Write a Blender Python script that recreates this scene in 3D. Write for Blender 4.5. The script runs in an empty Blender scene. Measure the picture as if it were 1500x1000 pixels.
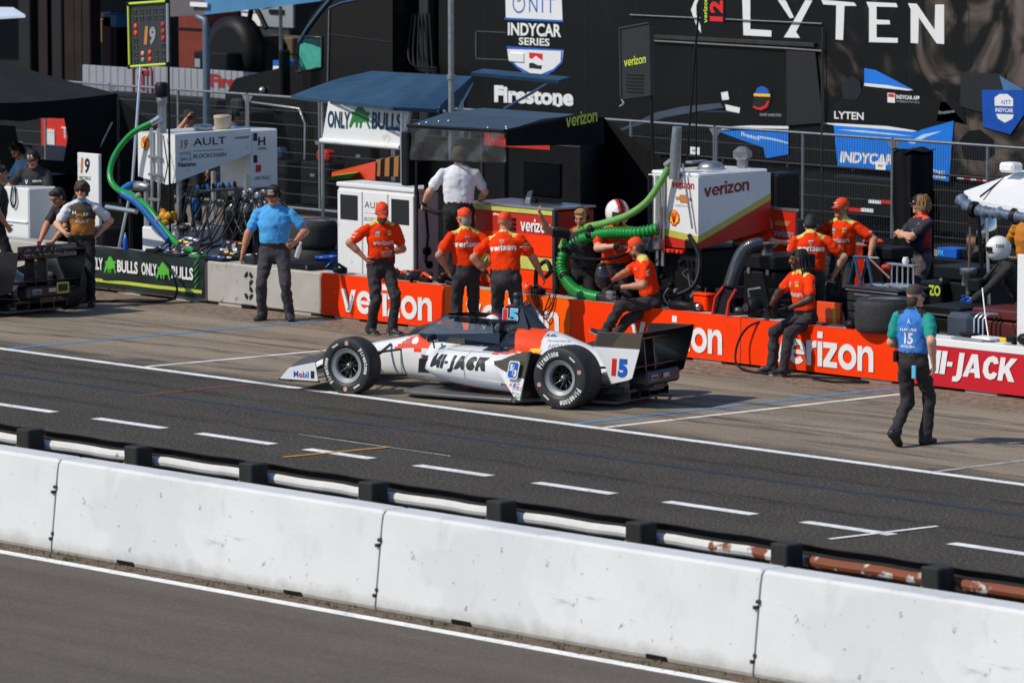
import bpy, math, random
import numpy as np
from mathutils import Vector, Matrix
from mathutils.bvhtree import BVHTree

random.seed(7)
SC = bpy.context.scene
COL = SC.collection
rad = math.radians

# ------------------------------------------------------------------ camera
CAM = np.array([45.0, -39.35, 7.166])
YAW, PITCH, ROLL, FPX = 0.84397, 0.10640, -0.00215, 7861.4
_cy, _sy, _cp, _sp = math.cos(YAW), math.sin(YAW), math.cos(PITCH), math.sin(PITCH)
_d = np.array([-_sy*_cp, _cy*_cp, -_sp]); _r0 = np.array([_cy, _sy, 0.0]); _u0 = np.cross(_r0, _d)
_r = _r0*math.cos(ROLL) + _u0*math.sin(ROLL); _u = _u0*math.cos(ROLL) - _r0*math.sin(ROLL)
cam = bpy.data.cameras.new('camera'); camo = bpy.data.objects.new('camera', cam); COL.objects.link(camo)
camo.matrix_world = Matrix(((_r[0], _u[0], -_d[0], CAM[0]), (_r[1], _u[1], -_d[1], CAM[1]), (_r[2], _u[2], -_d[2], CAM[2]), (0, 0, 0, 1)))
cam.sensor_width = 36.0; cam.lens = FPX*36.0/1500.0
cam.clip_start = 1.0; cam.clip_end = 800.0
cam.dof.use_dof = True; cam.dof.focus_distance = 60.5; cam.dof.aperture_fstop = 4.0
SC.camera = camo
# ------------------------------------------------------------------ sky, sun, exposure
SUN_EL = rad(46.0); TO_SUN = Vector((-0.35, -0.937, 0)).normalized()      # light travels away from the camera side
W = bpy.data.worlds.new('World'); SC.world = W; W.use_nodes = True
_n = W.node_tree.nodes; _sky = _n.new('ShaderNodeTexSky'); _sky.sky_type = 'NISHITA'; _sky.sun_disc = False
_sky.sun_elevation = SUN_EL; _sky.sun_rotation = math.atan2(TO_SUN.x, TO_SUN.y)
_sky.air_density = 1.0; _sky.dust_density = 0.2; _sky.ozone_density = 4.0
W.node_tree.links.new(_sky.outputs[0], _n['Background'].inputs[0]); _n['Background'].inputs[1].default_value = 0.15
sl = bpy.data.lights.new('sun', 'SUN'); sl.energy = 4.7; sl.angle = rad(0.53); sl.color = (1.0, 0.925, 0.79)
so = bpy.data.objects.new('sun', sl); COL.objects.link(so)
so.rotation_euler = (Vector((TO_SUN.x*math.cos(SUN_EL), TO_SUN.y*math.cos(SUN_EL), math.sin(SUN_EL)))).to_track_quat('Z', 'Y').to_euler()
so.location = (0, 0, 30)
SC.view_settings.view_transform = 'Standard'; SC.view_settings.look = 'None'
SC.view_settings.exposure = -0.38; SC.view_settings.gamma = 1.0; SC.view_settings.use_curve_mapping = False

# ------------------------------------------------------------------ surveying: where a sight line meets a plane of the place
def _ray(x, y): return _d*FPX + _r*(x-750.0) - _u*(y-500.0)
def gz(x, y, z=0.0):
    v = _ray(x, y); t = (z-CAM[2])/v[2]; return Vector(CAM+v*t)
def at(x, y, Y):
    v = _ray(x, y); t = (Y-CAM[1])/v[1]; return Vector(CAM+v*t)
def atx(x, y, X):
    v = _ray(x, y); t = (X-CAM[0])/v[0]; return Vector(CAM+v*t)

# ------------------------------------------------------------------ materials
def srgb(r, g, b):
    f = lambda c: c/12.92 if c <= .04045 else ((c+.055)/1.055)**2.4
    return tuple(f(c/255.0) for c in (r, g, b))
_mats = {}
def mat(name, col=(.5, .5, .5), rough=.5, metal=0.0, var=.12, scale=6.0, bump=0.0, bscale=60.0, coat=0.0, alpha=1.0, spec=.5, dirt=None, stretch=None):
    """plain surface with uneven tone; dirt=(colour, amount, scale) lays blotches of wear on it"""
    if name in _mats: return _mats[name]
    m = bpy.data.materials.new(name); m.use_nodes = True; nt = m.node_tree; b = nt.nodes['Principled BSDF']
    b.inputs['Roughness'].default_value = rough; b.inputs['Metallic'].default_value = metal
    b.inputs['Coat Weight'].default_value = coat; b.inputs['Coat Roughness'].default_value = .06
    b.inputs['Specular IOR Level'].default_value = spec
    tc = nt.nodes.new('ShaderNodeTexCoord'); vec = tc.outputs['Object']
    if stretch:
        mp = nt.nodes.new('ShaderNodeMapping'); mp.inputs['Scale'].default_value = stretch
        nt.links.new(vec, mp.inputs[0]); vec = mp.outputs[0]
    nz = nt.nodes.new('ShaderNodeTexNoise'); nz.inputs['Scale'].default_value = scale; nz.inputs['Detail'].default_value = 5
    nt.links.new(vec, nz.inputs['Vector'])
    mr = nt.nodes.new('ShaderNodeMapRange'); mr.inputs[1].default_value = .3; mr.inputs[2].default_value = .7
    mr.inputs[3].default_value = 1-var; mr.inputs[4].default_value = 1+var*.6
    nt.links.new(nz.outputs[0], mr.inputs[0])
    mx = nt.nodes.new('ShaderNodeMix'); mx.data_type = 'RGBA'; mx.blend_type = 'MULTIPLY'; mx.inputs[0].default_value = 1
    mx.inputs[6].default_value = (*col, 1); nt.links.new(mr.outputs[0], mx.inputs[7]); out = mx.outputs[2]
    if dirt:
        dn = nt.nodes.new('ShaderNodeTexNoise'); dn.inputs['Scale'].default_value = dirt[2]; dn.inputs['Detail'].default_value = 8; dn.inputs['Roughness'].default_value = .65
        nt.links.new(vec, dn.inputs['Vector'])
        dr = nt.nodes.new('ShaderNodeMapRange'); dr.inputs[1].default_value = .62-dirt[1]*.3; dr.inputs[2].default_value = .72-dirt[1]*.2; dr.inputs[4].default_value = .85
        nt.links.new(dn.outputs[0], dr.inputs[0])
        dm = nt.nodes.new('ShaderNodeMix'); dm.data_type = 'RGBA'; nt.links.new(dr.outputs[0], dm.inputs[0])
        nt.links.new(out, dm.inputs[6]); dm.inputs[7].default_value = (*dirt[0], 1); out = dm.outputs[2]
    nt.links.new(out, b.inputs['Base Color'])
    if alpha < 1: b.inputs['Alpha'].default_value = alpha
    if bump:
        bn = nt.nodes.new('ShaderNodeTexNoise'); bn.inputs['Scale'].default_value = bscale; bn.inputs['Detail'].default_value = 4
        nt.links.new(vec, bn.inputs['Vector'])
        bp = nt.nodes.new('ShaderNodeBump'); bp.inputs['Strength'].default_value = bump; bp.inputs['Distance'].default_value = .02
        nt.links.new(bn.outputs[0], bp.inputs['Height']); nt.links.new(bp.outputs[0], b.inputs['Normal'])
    _mats[name] = m; return m

# ------------------------------------------------------------------ mesh building
class MB:
    def __init__(s, m=None):
        s.v = []; s.f = []; s.mi = []; s.sm = []; s.mats = []; s.cur = 0
        if m: s.use(m)
    def use(s, m):
        if m not in s.mats: s.mats.append(m)
        s.cur = s.mats.index(m); return s
    def add(s, vs, fs, smooth=False, M=None):
        o = len(s.v)
        for p in vs:
            p = Vector(p); s.v.append(M @ p if M else p)
        for f in fs:
            s.f.append([i+o for i in f]); s.mi.append(s.cur); s.sm.append(smooth)
        return s
    def box(s, x, y, z, sx, sy, sz, bev=0.0, M=None):
        """box centred on x,y,z"""
        hx, hy, hz = sx/2, sy/2, sz/2; b = min(bev, hx*.9, hy*.9, hz*.9)
        if b <= 0:
            vs = [(x+i*hx, y+j*hy, z+k*hz) for i in (-1, 1) for j in (-1, 1) for k in (-1, 1)]
            return s.add(vs, [(0, 1, 3, 2), (4, 6, 7, 5), (0, 4, 5, 1), (2, 3, 7, 6), (0, 2, 6, 4), (1, 5, 7, 3)], M=M)
        vs = []; idx = {}
        for i in (-1, 1):
            for j in (-1, 1):
                for k in (-1, 1):
                    for a, (dx, dy, dz) in enumerate(((0, b, b), (b, 0, b), (b, b, 0))):
                        idx[i, j, k, a] = len(vs); vs.append((x+i*(hx-dx), y+j*(hy-dy), z+k*(hz-dz)))
        fs = []
        for i in (-1, 1):
            q = [(-1, -1), (1, -1), (1, 1), (-1, 1)]
            if i < 0: q = q[::-1]
            fs += [[idx[i, a, c, 0] for a, c in q], [idx[c, i, a, 1] for a, c in q], [idx[a, c, i, 2] for a, c in q]]
        for i in (-1, 1):
            for j in (-1, 1):
                e = [[idx[i, j, -1, 0], idx[i, j, 1, 0], idx[i, j, 1, 1], idx[i, j, -1, 1]], [idx[-1, i, j, 1], idx[1, i, j, 1], idx[1, i, j, 2], idx[-1, i, j, 2]], [idx[j, -1, i, 2], idx[j, 1, i, 2], idx[j, 1, i, 0], idx[j, -1, i, 0]]]
                for q in e: fs.append(q if i*j < 0 else q[::-1])
        for i in (-1, 1):
            for j in (-1, 1):
                for k in (-1, 1):
                    t = [idx[i, j, k, 0], idx[i, j, k, 1], idx[i, j, k, 2]]; fs.append(t if i*j*k > 0 else t[::-1])
        return s.add(vs, fs, M=M)
    def span(s, a, b, bev=0.0, M=None):
        return s.box((a[0]+b[0])/2, (a[1]+b[1])/2, (a[2]+b[2])/2, abs(b[0]-a[0]), abs(b[1]-a[1]), abs(b[2]-a[2]), bev, M)
    def tube(s, pts, r, n=8, caps=True, closed=False, M=None):
        pts = [Vector(p) for p in pts]; N = len(pts); rr = r if isinstance(r, (list, tuple)) else [r]*N
        T = []
        for i in range(N):
            a = pts[(i-1) % N] if closed else pts[max(i-1, 0)]; b = pts[(i+1) % N] if closed else pts[min(i+1, N-1)]
            t = (b-a); T.append(t.normalized() if t.length > 1e-9 else Vector((0, 0, 1)))
        up = Vector((0, 0, 1)) if abs(T[0].z) < .9 else Vector((1, 0, 0))
        u = T[0].cross(up).normalized(); vs = []
        for i in range(N):
            u = (u - T[i]*u.dot(T[i])); u = u.normalized() if u.length > 1e-6 else T[i].orthogonal().normalized(); w = T[i].cross(u)
            for k in range(n):
                a = 2*math.pi*k/n; vs.append(pts[i] + (u*math.cos(a)+w*math.sin(a))*rr[i])
        fs = []
        for i in range(N if closed else N-1):
            j = (i+1) % N
            for k in range(n):
                l = (k+1) % n; fs.append((i*n+k, i*n+l, j*n+l, j*n+k))
        s.add(vs, fs, smooth=n > 4, M=M)
        if caps and not closed:
            s.add(vs[:n], [tuple(range(n-1, -1, -1))], M=M); s.add(vs[-n:], [tuple(range(n))], M=M)
        return s
    def lathe(s, prof, c=(0, 0, 0), axis=(0, 0, 1), n=24, caps=True, M=None, smooth=True):
        """prof: (radius, distance along axis)"""
        ax = Vector(axis).normalized(); u = ax.orthogonal().normalized(); w = ax.cross(u); c = Vector(c); vs = []
        for r, h in prof:
            for k in range(n):
                a = 2*math.pi*k/n; vs.append(c+ax*h+(u*math.cos(a)+w*math.sin(a))*r)
        P = len(prof); fs = [(i*n+k, i*n+(k+1) % n, (i+1)*n+(k+1) % n, (i+1)*n+k) for i in range(P-1) for k in range(n)]
        s.add(vs, fs, smooth=smooth, M=M)
        if caps:
            if prof[0][0] > 1e-4: s.add(vs[:n], [tuple(range(n-1, -1, -1))], M=M)
            if prof[-1][0] > 1e-4: s.add(vs[-n:], [tuple(range(n))], M=M)
        return s
    def prism(s, poly, o, u, v, d, M=None):
        """poly of (a,b) in the plane o+u*a+v*b, thickness along vector d"""
        o, u, v, d = Vector(o), Vector(u), Vector(v), Vector(d); n = len(poly)
        A = [o+u*a+v*b for a, b in poly]; B = [p+d for p in A]
        if u.cross(v).dot(d) > 0: A, B = B, A
        fs = [tuple(range(n)), tuple(range(2*n-1, n-1, -1))] + [(i, i+n, (i+1) % n+n, (i+1) % n) for i in range(n)]
        area = sum(poly[i][0]*poly[(i+1) % n][1]-poly[(i+1) % n][0]*poly[i][1] for i in range(n))
        if area < 0: fs = [f[::-1] for f in fs]
        return s.add(A+B, fs, M=M)
    def hull(s, A, B, M=None):
        """two matching rings of corners joined into a solid"""
        n = len(A); fs = [tuple(range(n-1, -1, -1)), tuple(range(n, 2*n))] + [(i, (i+1) % n, (i+1) % n+n, i+n) for i in range(n)]
        return s.add(list(A)+list(B), fs, M=M)
    def grid(s, fn, nu, nv, smooth=True, M=None, matfn=None):
        vs = [fn(i/nu, j/nv) for i in range(nu+1) for j in range(nv+1)]; w = nv+1
        fs = [(i*w+j, (i+1)*w+j, (i+1)*w+j+1, i*w+j+1) for i in range(nu) for j in range(nv)]
        if not matfn: return s.add(vs, fs, smooth, M)
        o = len(s.v); s.add(vs, fs, smooth, M)
        for k, f in enumerate(fs):
            c = sum((Vector(vs[i]) for i in f), Vector())/4; s.use(matfn(c)); s.mi[len(s.f)-len(fs)+k] = s.cur
        return s
    def ball(s, c, r, n=12, M=None):
        rx, ry, rz = r if isinstance(r, (list, tuple)) else (r, r, r); c = Vector(c); m = max(4, n//2)
        def f(u, v):
            a = math.pi*u; b = 2*math.pi*v
            return c+Vector((rx*math.sin(a)*math.cos(b), ry*math.sin(a)*math.sin(b), -rz*math.cos(a)))
        return s.grid(lambda u, v: f(u, 1-v), m, n, M=M)
    def build(s, name, parent=None, sharp=None, **tags):
        me = bpy.data.meshes.new(name); me.from_pydata([tuple(p) for p in s.v], [], s.f)
        for m in s.mats: me.materials.append(m)
        me.polygons.foreach_set('material_index', s.mi); me.polygons.foreach_set('use_smooth', s.sm); me.update()
        if sharp: me.set_sharp_from_angle(angle=rad(sharp))
        return link(name, me, parent, **tags)
def link(name, me, parent=None, label=None, cat=None, group=None, kind=None):
    o = bpy.data.objects.new(name, me); COL.objects.link(o)
    if parent: o.parent = parent
    if label: o['label'] = label
    if cat: o['category'] = cat
    if group: o['group'] = group
    if kind: o['kind'] = kind
    return o
def thing(name, label, cat, loc=(0, 0, 0), rz=0.0, group=None):
    o = link(name, None, None, label, cat, group); o.location = loc; o.rotation_euler = (0, 0, rz); o.empty_display_size = .2; return o
def copy_tree(o, parent=None, label=None):
    c = o.copy(); COL.objects.link(c)
    if parent: c.parent = parent
    if label: c['label'] = label
    for ch in list(o.children): copy_tree(ch, c)
    return c

# ------------------------------------------------------------------ lettering
_txt = {}
def text_shape(s, bold=0.0, shear=0.0, space=1.0):
    k = (s, bold, shear, space)
    if k not in _txt:
        c = bpy.data.curves.new('t', 'FONT'); c.body = s; c.offset = bold; c.shear = shear; c.space_character = space; c.resolution_u = 3
        o = bpy.data.objects.new('t', c); me = bpy.data.meshes.new_from_object(o)
        v = [(p.co.x, p.co.y) for p in me.vertices]; f = [tuple(p.vertices) for p in me.polygons]
        bpy.data.objects.remove(o); bpy.data.curves.remove(c); bpy.data.meshes.remove(me)
        x0 = min(p[0] for p in v); x1 = max(p[0] for p in v); y0 = min(p[1] for p in v); y1 = max(p[1] for p in v)
        _txt[k] = ([((p[0]-x0)/(x1-x0), (p[1]-y0)/(y1-y0)) for p in v], f)
    return _txt[k]
def _refine(v, f, lim):
    import bmesh
    bm = bmesh.new(); vv = [bm.verts.new(p) for p in v]
    for q in f:
        try: bm.faces.new([vv[i] for i in q])
        except ValueError: pass
    bmesh.ops.triangulate(bm, faces=bm.faces[:])
    for _ in range(4):
        e = [e for e in bm.edges if e.calc_length() > lim]
        if not e: break
        bmesh.ops.subdivide_edges(bm, edges=e, cuts=1); bmesh.ops.triangulate(bm, faces=bm.faces[:])
    bm.verts.index_update(); r = [p.co.copy() for p in bm.verts], [tuple(x.index for x in q.verts) for q in bm.faces]; bm.free(); return r
def print_on(shapes, name, parent, bvh=None, nrm=None, off=.004, lim=.04):
    """shapes: list of (verts, faces, material) laid on a surface as one printed mark"""
    for group in shapes:
        mb = MB()
        for v, f, m in (group if isinstance(group, list) else [group]):
            if bvh is not None:
                v, f = _refine(v, f, lim); n = Vector(nrm).normalized(); w = []; ok = []
                for p in v:
                    h = bvh.ray_cast(p+n*.6, -n, 1.6); ok.append(h[0] is not None and h[3] > .56); w.append((h[0] if h[0] else p)+n*off)
                v = w; f = [q for q in f if all(ok[i] for i in q)]
            if f: mb.use(m).add(v, f)
        if mb.f: mb.build(name, parent)
BLOCK = {'M': (1.05, [[(0, 0), (0, 1), (.32, 1), (.53, .55), (.74, 1), (1.05, 1), (1.05, 0), (.77, 0), (.77, .52), (.58, .12), (.46, .12), (.28, .52), (.28, 0)]]), 'I': (.3, [[(0, 0), (0, 1), (.3, 1), (.3, 0)]]), '-': (.3, [[(0, .36), (0, .56), (.3, .56), (.3, .36)]]), 'J': (.55, [[(.25, 1), (.55, 1), (.55, .0), (.48, -.16), (.34, -.26), (.05, -.26), (.05, -.04), (.2, -.04), (.25, .03)]]), 'A': (1.0, [[(0, 0), (.34, 1), (.68, 1), (1.0, 0), (.70, 0), (.64, .2), (.36, .2), (.36, .38), (.58, .38), (.5, .66), (.28, 0)]]), 'C': (.85, [[(.85, .72), (.62, .66), (.52, .76), (.38, .74), (.3, .5), (.38, .26), (.52, .24), (.62, .34), (.85, .28), (.74, .06), (.5, -.02), (.22, .06), (.02, .3), (.02, .7), (.22, .94), (.5, 1.02), (.74, .94)]]), 'K': (.95, [[(0, 0), (0, 1), (.28, 1), (.28, .6), (.58, 1), (.94, 1), (.56, .55), (.95, 0), (.6, 0), (.36, .36), (.28, .27), (.28, 0)]])}
def block_word(s, o, u, v, w, h, m, shear=.18, gap=.06):
    o, u, v = Vector(o), Vector(u), Vector(v); tot = sum(BLOCK[c][0]+gap for c in s)-gap; V = []; Fc = []; x = 0
    for c in s:
        for P in BLOCK[c][1]:
            n = len(V); ar = sum(P[i][0]*P[(i+1) % len(P)][1]-P[(i+1) % len(P)][0]*P[i][1] for i in range(len(P))); V += [o+u*((x+a+shear*b)*w/tot)+v*(b*h) for a, b in P]; f = tuple(range(n, n+len(P))); Fc.append(f if ar > 0 else f[::-1])
        x += BLOCK[c][0]+gap
    return (V, Fc, m)
def _arc(cx, cy, r0, r1, a0, a1, n=14, sx=1.0):
    return [(cx+sx*r1*math.cos(rad(a0+(a1-a0)*k/n)), cy+r1*math.sin(rad(a0+(a1-a0)*k/n))) for k in range(n+1)]+[(cx+sx*r0*math.cos(rad(a1-(a1-a0)*k/n)), cy+r0*math.sin(rad(a1-(a1-a0)*k/n))) for k in range(n+1)]
BLOCK.update({'v': (.98, [[(0, 1), (.29, 1), (.49, .36), (.69, 1), (.98, 1), (.63, 0), (.35, 0)]]), 'e': (1.0, [_arc(.5, .5, .25, .51, 8, 318, 20), [(.26, .40), (.26, .57), (1.005, .57), (1.01, .40)]]), 'r': (.58, [[(0, 0), (0, 1), (.27, 1), (.27, 0)], [(.27, .5), (.27, .86), (.40, 1.0), (.58, 1.02), (.58, .74), (.42, .73), (.33, .64)]]),
 'i': (.27, [[(0, 0), (0, 1), (.27, 1), (.27, 0)], [(-.02, 1.13), (-.02, 1.40), (.29, 1.40), (.29, 1.13)]]), 'z': (.80, [[(0, 1), (.79, 1), (.79, .78), (.36, .23), (.80, .23), (.80, 0), (0, 0), (0, .22), (.43, .77), (0, .77)]]), 'o': (1.04, [_arc(.52, .5, .26, .52, 90, 270), _arc(.52, .5, .26, .52, -90, 90)]), 'n': (.90, [[(0, 0), (0, 1), (.26, 1), (.26, 0)], [(.26, .58), (.27, .84), (.38, .96), (.55, 1.02), (.76, .97), (.88, .82), (.90, .64), (.90, 0), (.63, 0), (.63, .60), (.58, .74), (.46, .78), (.34, .72)]])})
def letters(s, o, u, v, w, h, m, bold=.02, shear=0.0, space=1.0):
    """text fitted in the box at corner o, u*w wide, v*h tall"""
    if s == 'verizon': return block_word(s, o, u, v, w, h/1.40, m, shear)
    tv, tf = text_shape(s, bold, shear, space); o, u, v = Vector(o), Vector(u), Vector(v)
    return ([o+u*(a*w)+v*(b*h) for a, b in tv], tf, m)
def shape2(poly, o, u, v, m):
    o, u, v = Vector(o), Vector(u), Vector(v); P = [o+u*a+v*b for a, b in poly]; n = len(P)
    ar = sum(poly[i][0]*poly[(i+1) % n][1]-poly[(i+1) % n][0]*poly[i][1] for i in range(n))
    return (P, [tuple(range(n)) if ar > 0 else tuple(range(n-1, -1, -1))], m)
def lay(shape, n, k=1):
    """the same shape a little prouder, for print over print"""
    return ([p+Vector(n)*(.0015*k) for p in shape[0]], shape[1], shape[2])
V_Z = Vector((0, 0, 1))
def spline_pts(pts, sub=8):
    P = [Vector(p) for p in pts]; out = []
    for i in range(len(P)-1):
        p0, p1, p2, p3 = P[max(i-1, 0)], P[i], P[i+1], P[min(i+2, len(P)-1)]
        for k in range(sub):
            t = k/sub; out.append(.5*((2*p1)+(p2-p0)*t+(2*p0-5*p1+4*p2-p3)*t*t+(3*p1-p0-3*p2+p3)*t**3))
    return out+[P[-1]]
# ------------------------------------------------------------------ shared materials
ORANGE = mat('team_orange_cloth', srgb(240, 60, 10), .85, spec=.15, var=.1, scale=9)
WRAP2 = mat('bright_orange_wrap', srgb(255, 96, 0), .6, spec=.15, var=.05, scale=2)
WRAP = mat('orange_wall_wrap', srgb(255, 60, 0), .6, spec=.15, var=.07, scale=2, dirt=(srgb(190, 70, 35), .08, 3.0))
RED = mat('red_wrap', srgb(200, 22, 38), .4, var=.06, scale=2)
DRED = mat('red_panel', srgb(196, 40, 22), .4, var=.08, scale=3)
WHITE = mat('white_print', (.82, .82, .82), .5, var=.03)
PWHITE = mat('white_paint', (.8, .8, .8), .3, var=.04, scale=2, coat=.3, dirt=((.5, .5, .48), .04, 4))
BLACK = mat('black_print', (.012, .012, .014), .5, var=.1)
BLK = mat('black_plastic', (.007, .0073, .0085), .5, var=.3, scale=8, bump=.05, spec=.22)
BCLOTH = mat('black_fabric', (.008, .0085, .0095), .9, spec=.15, var=.3, scale=4, bump=.15, bscale=30)
GCLOTH = mat('grey_black_canvas', (.019, .021, .024), .85, spec=.2, var=.25, scale=3, bump=.15, bscale=12)
BLUECAN = mat('blue_canvas', srgb(34, 70, 98), .55, var=.25, scale=3, bump=.35, bscale=7)
ALU = mat('aluminium', (.62, .63, .65), .32, .9, var=.1)
STEEL = mat('dull_steel', (.35, .36, .38), .4, .8, var=.2)
DSTEEL = mat('dark_steel', (.06, .062, .068), .38, .6, var=.25)
GALV = mat('galvanised_steel', (.33, .345, .36), .42, .75, var=.2, scale=12)
LIME = mat('lime_print', srgb(190, 205, 70), .5, var=.05)
YELLOW = mat('yellow_print', srgb(248, 196, 28), .5, var=.05)
SHELLRED = mat('red_print', srgb(214, 30, 32), .5, var=.05)
BLUEP = mat('blue_print', srgb(24, 92, 190), .45, var=.05)
CYAN = mat('light_blue_print', srgb(96, 190, 232), .45, var=.05)
NAVY = mat('navy_print', srgb(22, 44, 84), .5, var=.05)
GREENP = mat('green_print', srgb(92, 186, 60), .5, var=.05)
DKGREENP = mat('dark_green_print', srgb(46, 120, 62), .5, var=.05)
LGREY = mat('grey_print', srgb(140, 146, 152), .5, var=.05)
GOLD = mat('gold_print', srgb(186, 124, 62), .5, var=.05)
GREENHOSE = mat('green_hose', srgb(20, 140, 58), .32, var=.15, scale=10)
BLUEHOSE = mat('blue_hose', srgb(24, 104, 176), .35, var=.15, scale=10)
RUBBER = mat('tyre_rubber', (.02, .02, .021), .62, var=.3, scale=12, bump=.04, bscale=90)
TREAD = mat('worn_tread_rubber', (.026, .026, .027), .75, var=.35, scale=18, bump=.12, bscale=50)
def asphalt(name, base, speck, var, scale, extra=None):
    m = bpy.data.materials.new(name); m.use_nodes = True; nt = m.node_tree; b = nt.nodes['Principled BSDF']; N = nt.nodes.new; Lk = nt.links.new
    b.inputs['Roughness'].default_value = .88; b.inputs['Specular IOR Level'].default_value = .3
    tc = N('ShaderNodeTexCoord'); vec = tc.outputs['Object']
    def noise(sc, det=4, vec=vec, ro=.6):
        n = N('ShaderNodeTexNoise'); n.inputs['Scale'].default_value = sc; n.inputs['Detail'].default_value = det; n.inputs['Roughness'].default_value = ro; Lk(vec, n.inputs['Vector']); return n.outputs[0]
    def rng(x, a, c, lo, hi):
        r = N('ShaderNodeMapRange'); r.inputs[1].default_value = a; r.inputs[2].default_value = c; r.inputs[3].default_value = lo; r.inputs[4].default_value = hi; Lk(x, r.inputs[0]); return r.outputs[0]
    def mix(f, a, c, bl='MIX'):
        x = N('ShaderNodeMix'); x.data_type = 'RGBA'; x.blend_type = bl
        for i, q in ((0, f), (6, a), (7, c)):
            if hasattr(q, 'is_output'): Lk(q, x.inputs[i])
            else: x.inputs[i].default_value = q if i == 0 else (*q, 1)
        return x.outputs[2]
    st = N('ShaderNodeMapping'); st.inputs['Scale'].default_value = (.12, 1.6, 1); Lk(vec, st.inputs[0])
    col = mix(rng(noise(.5, 6), .35, .68, 0, 1), base, tuple(c*(1-var) for c in base))
    col = mix(rng(noise(1.0, 5, st.outputs[0]), .42, .68, 0, .7), col, tuple(c*.55 for c in base))      # tyre rubber laid along the lane
    if extra: col = extra(nt, tc, noise, rng, mix, col, st)
    g = noise(scale, 2, ro=.5)
    col = mix(rng(g, .54, .72, 0, .62), col, speck); col = mix(rng(g, .45, .30, 0, .6), col, tuple(c*.3 for c in base))
    Lk(col, b.inputs['Base Color'])
    bp = N('ShaderNodeBump'); bp.inputs['Strength'].default_value = .5; bp.inputs['Distance'].default_value = .006; Lk(noise(scale*1.3, 2), bp.inputs['Height']); Lk(bp.outputs[0], b.inputs['Normal'])
    _mats[name] = m; return m
def _lane_extra(nt, tc, noise, rng, mix, col, st):
    sep = nt.nodes.new('ShaderNodeSeparateXYZ'); nt.links.new(tc.outputs['Object'], sep.inputs[0])
    ad = nt.nodes.new('ShaderNodeMath'); ad.operation = 'MULTIPLY_ADD'; nt.links.new(noise(.9, 6), ad.inputs[0]); ad.inputs[1].default_value = 1.1; nt.links.new(sep.outputs[1], ad.inputs[2])
    box = mix(rng(noise(.7, 6, st.outputs[0]), .4, .72, 0, .8), srgb(152, 137, 119), srgb(94, 85, 75))
    box = mix(rng(noise(2.2, 7, st.outputs[0]), .53, .66, 0, .85), box, srgb(76, 70, 66)); box = mix(rng(noise(.35, 7), .58, .68, 0, .5), box, srgb(92, 86, 80))
    col = mix(rng(ad.outputs[0], .55, 1.15, 0, 1), col, box)                                     # older, paler asphalt of the pit boxes
    old = mix(rng(noise(9, 4), .4, .65, 0, 1), srgb(142, 122, 105), srgb(88, 77, 67))
    return mix(rng(ad.outputs[0], 4.95, 5.1, 0, 1), col, old)                                  # crumbled strip at the foot of the wall
PITASPH = asphalt('pit_lane_asphalt', srgb(68, 64, 58), srgb(150, 138, 118), .36, 34, _lane_extra)
TRACKASPH = asphalt('track_asphalt', srgb(102, 93, 86), srgb(124, 115, 108), .14, 60)
PADASPH = asphalt('paddock_asphalt', srgb(138, 122, 108), srgb(140, 128, 114), .3, 30)
LINEW = mat('worn_white_line', (.86, .86, .85), .7, var=.16, scale=3, dirt=((.22, .21, .19), .24, 14))
LINEB = mat('blue_line', srgb(70, 150, 205), .7, var=.15, scale=4, dirt=(srgb(96, 100, 104), .3, 8))
LINEO = mat('orange_tape', srgb(226, 156, 38), .6, var=.1)
LINER = mat('faded_red_line', srgb(150, 60, 44), .7, var=.2, dirt=(srgb(112, 98, 84), .5, 12))
TAR = mat('tar_seam', srgb(38, 46, 54), .5, var=.2, scale=4)
# ------------------------------------------------------------------ the ground
def sheet(name, x0, x1, y0, y1, z, m):
    return MB(m).add([(x0, y0, z), (x1, y0, z), (x1, y1, z), (x0, y1, z)], [(0, 1, 2, 3)]).build(name, kind='structure')
sheet('ground', -300, 300, -200, 400, -.012, PADASPH)
sheet('paddock_shade_sheet', -120, 60, 15.6, 120, -.009, mat('painted_shade_asphalt', (.018, .018, .019), .9, var=.3, scale=2, spec=.1))  # shade over the rear paddock, put into the near-black colour of both sheets
sheet('paddock_shade_sheet', -17.5, 60, 8.6, 15.6, -.0095, mat('painted_shade_asphalt', (.018, .018, .019)))
sheet('race_track', -300, 300, -60, -10.36, -.008, TRACKASPH)
sheet('pit_lane', -300, 300, -9.8, 5.6, 0, PITASPH)
sheet('track_edge_line', -60, 60, -10.38, -10.22, -.004, LINEW)
sheet('pit_lane_line', -80, 60, -.07, .07, .004, LINEW)
VERGE = mat('dirt_verge', srgb(104, 88, 74), .95, var=.4, scale=8, bump=.4, bscale=40)
sheet('verge', -80, 80, -10.24, -9.6, -.004, VERGE)
def streak(name, a, b, w, m, z=.004):
    a = Vector(a); b = Vector(b); d = (b-a).normalized(); n = Vector((-d.y, d.x, 0))*w/2
    return MB(m).add([(*(a-n).xy, z), (*(b-n).xy, z), (*(b+n).xy, z), (*(a+n).xy, z)], [(0, 1, 2, 3)]).build(name, kind='structure')
for (x0, y0), (x1, y1) in [((-20, 588), (87, 603)), ((137, 613), (243, 627)), ((288, 635), (405, 650)), ((447, 658), (550, 671)), ((605, 682), (718, 697)), ((782, 707), (902, 723)), ((972, 735), (1108, 753)), ((1178, 764), (1308, 783)), ((1390, 796), (1520, 813))]:
    a, b = gz(x0, y0), gz(x1, y1); streak('lane_dash', (a.x, -3.5, 0), (b.x, -3.5, 0), .15, LINEW)
streak('box_line', (-42.83+45, .06, 0), (-42.83+45, 4.9, 0), .09, LINEW); streak('blue_box_line', (-43.3+45, .06, 0), (-43.3+45, 5.2, 0), .085, LINEB)
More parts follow.
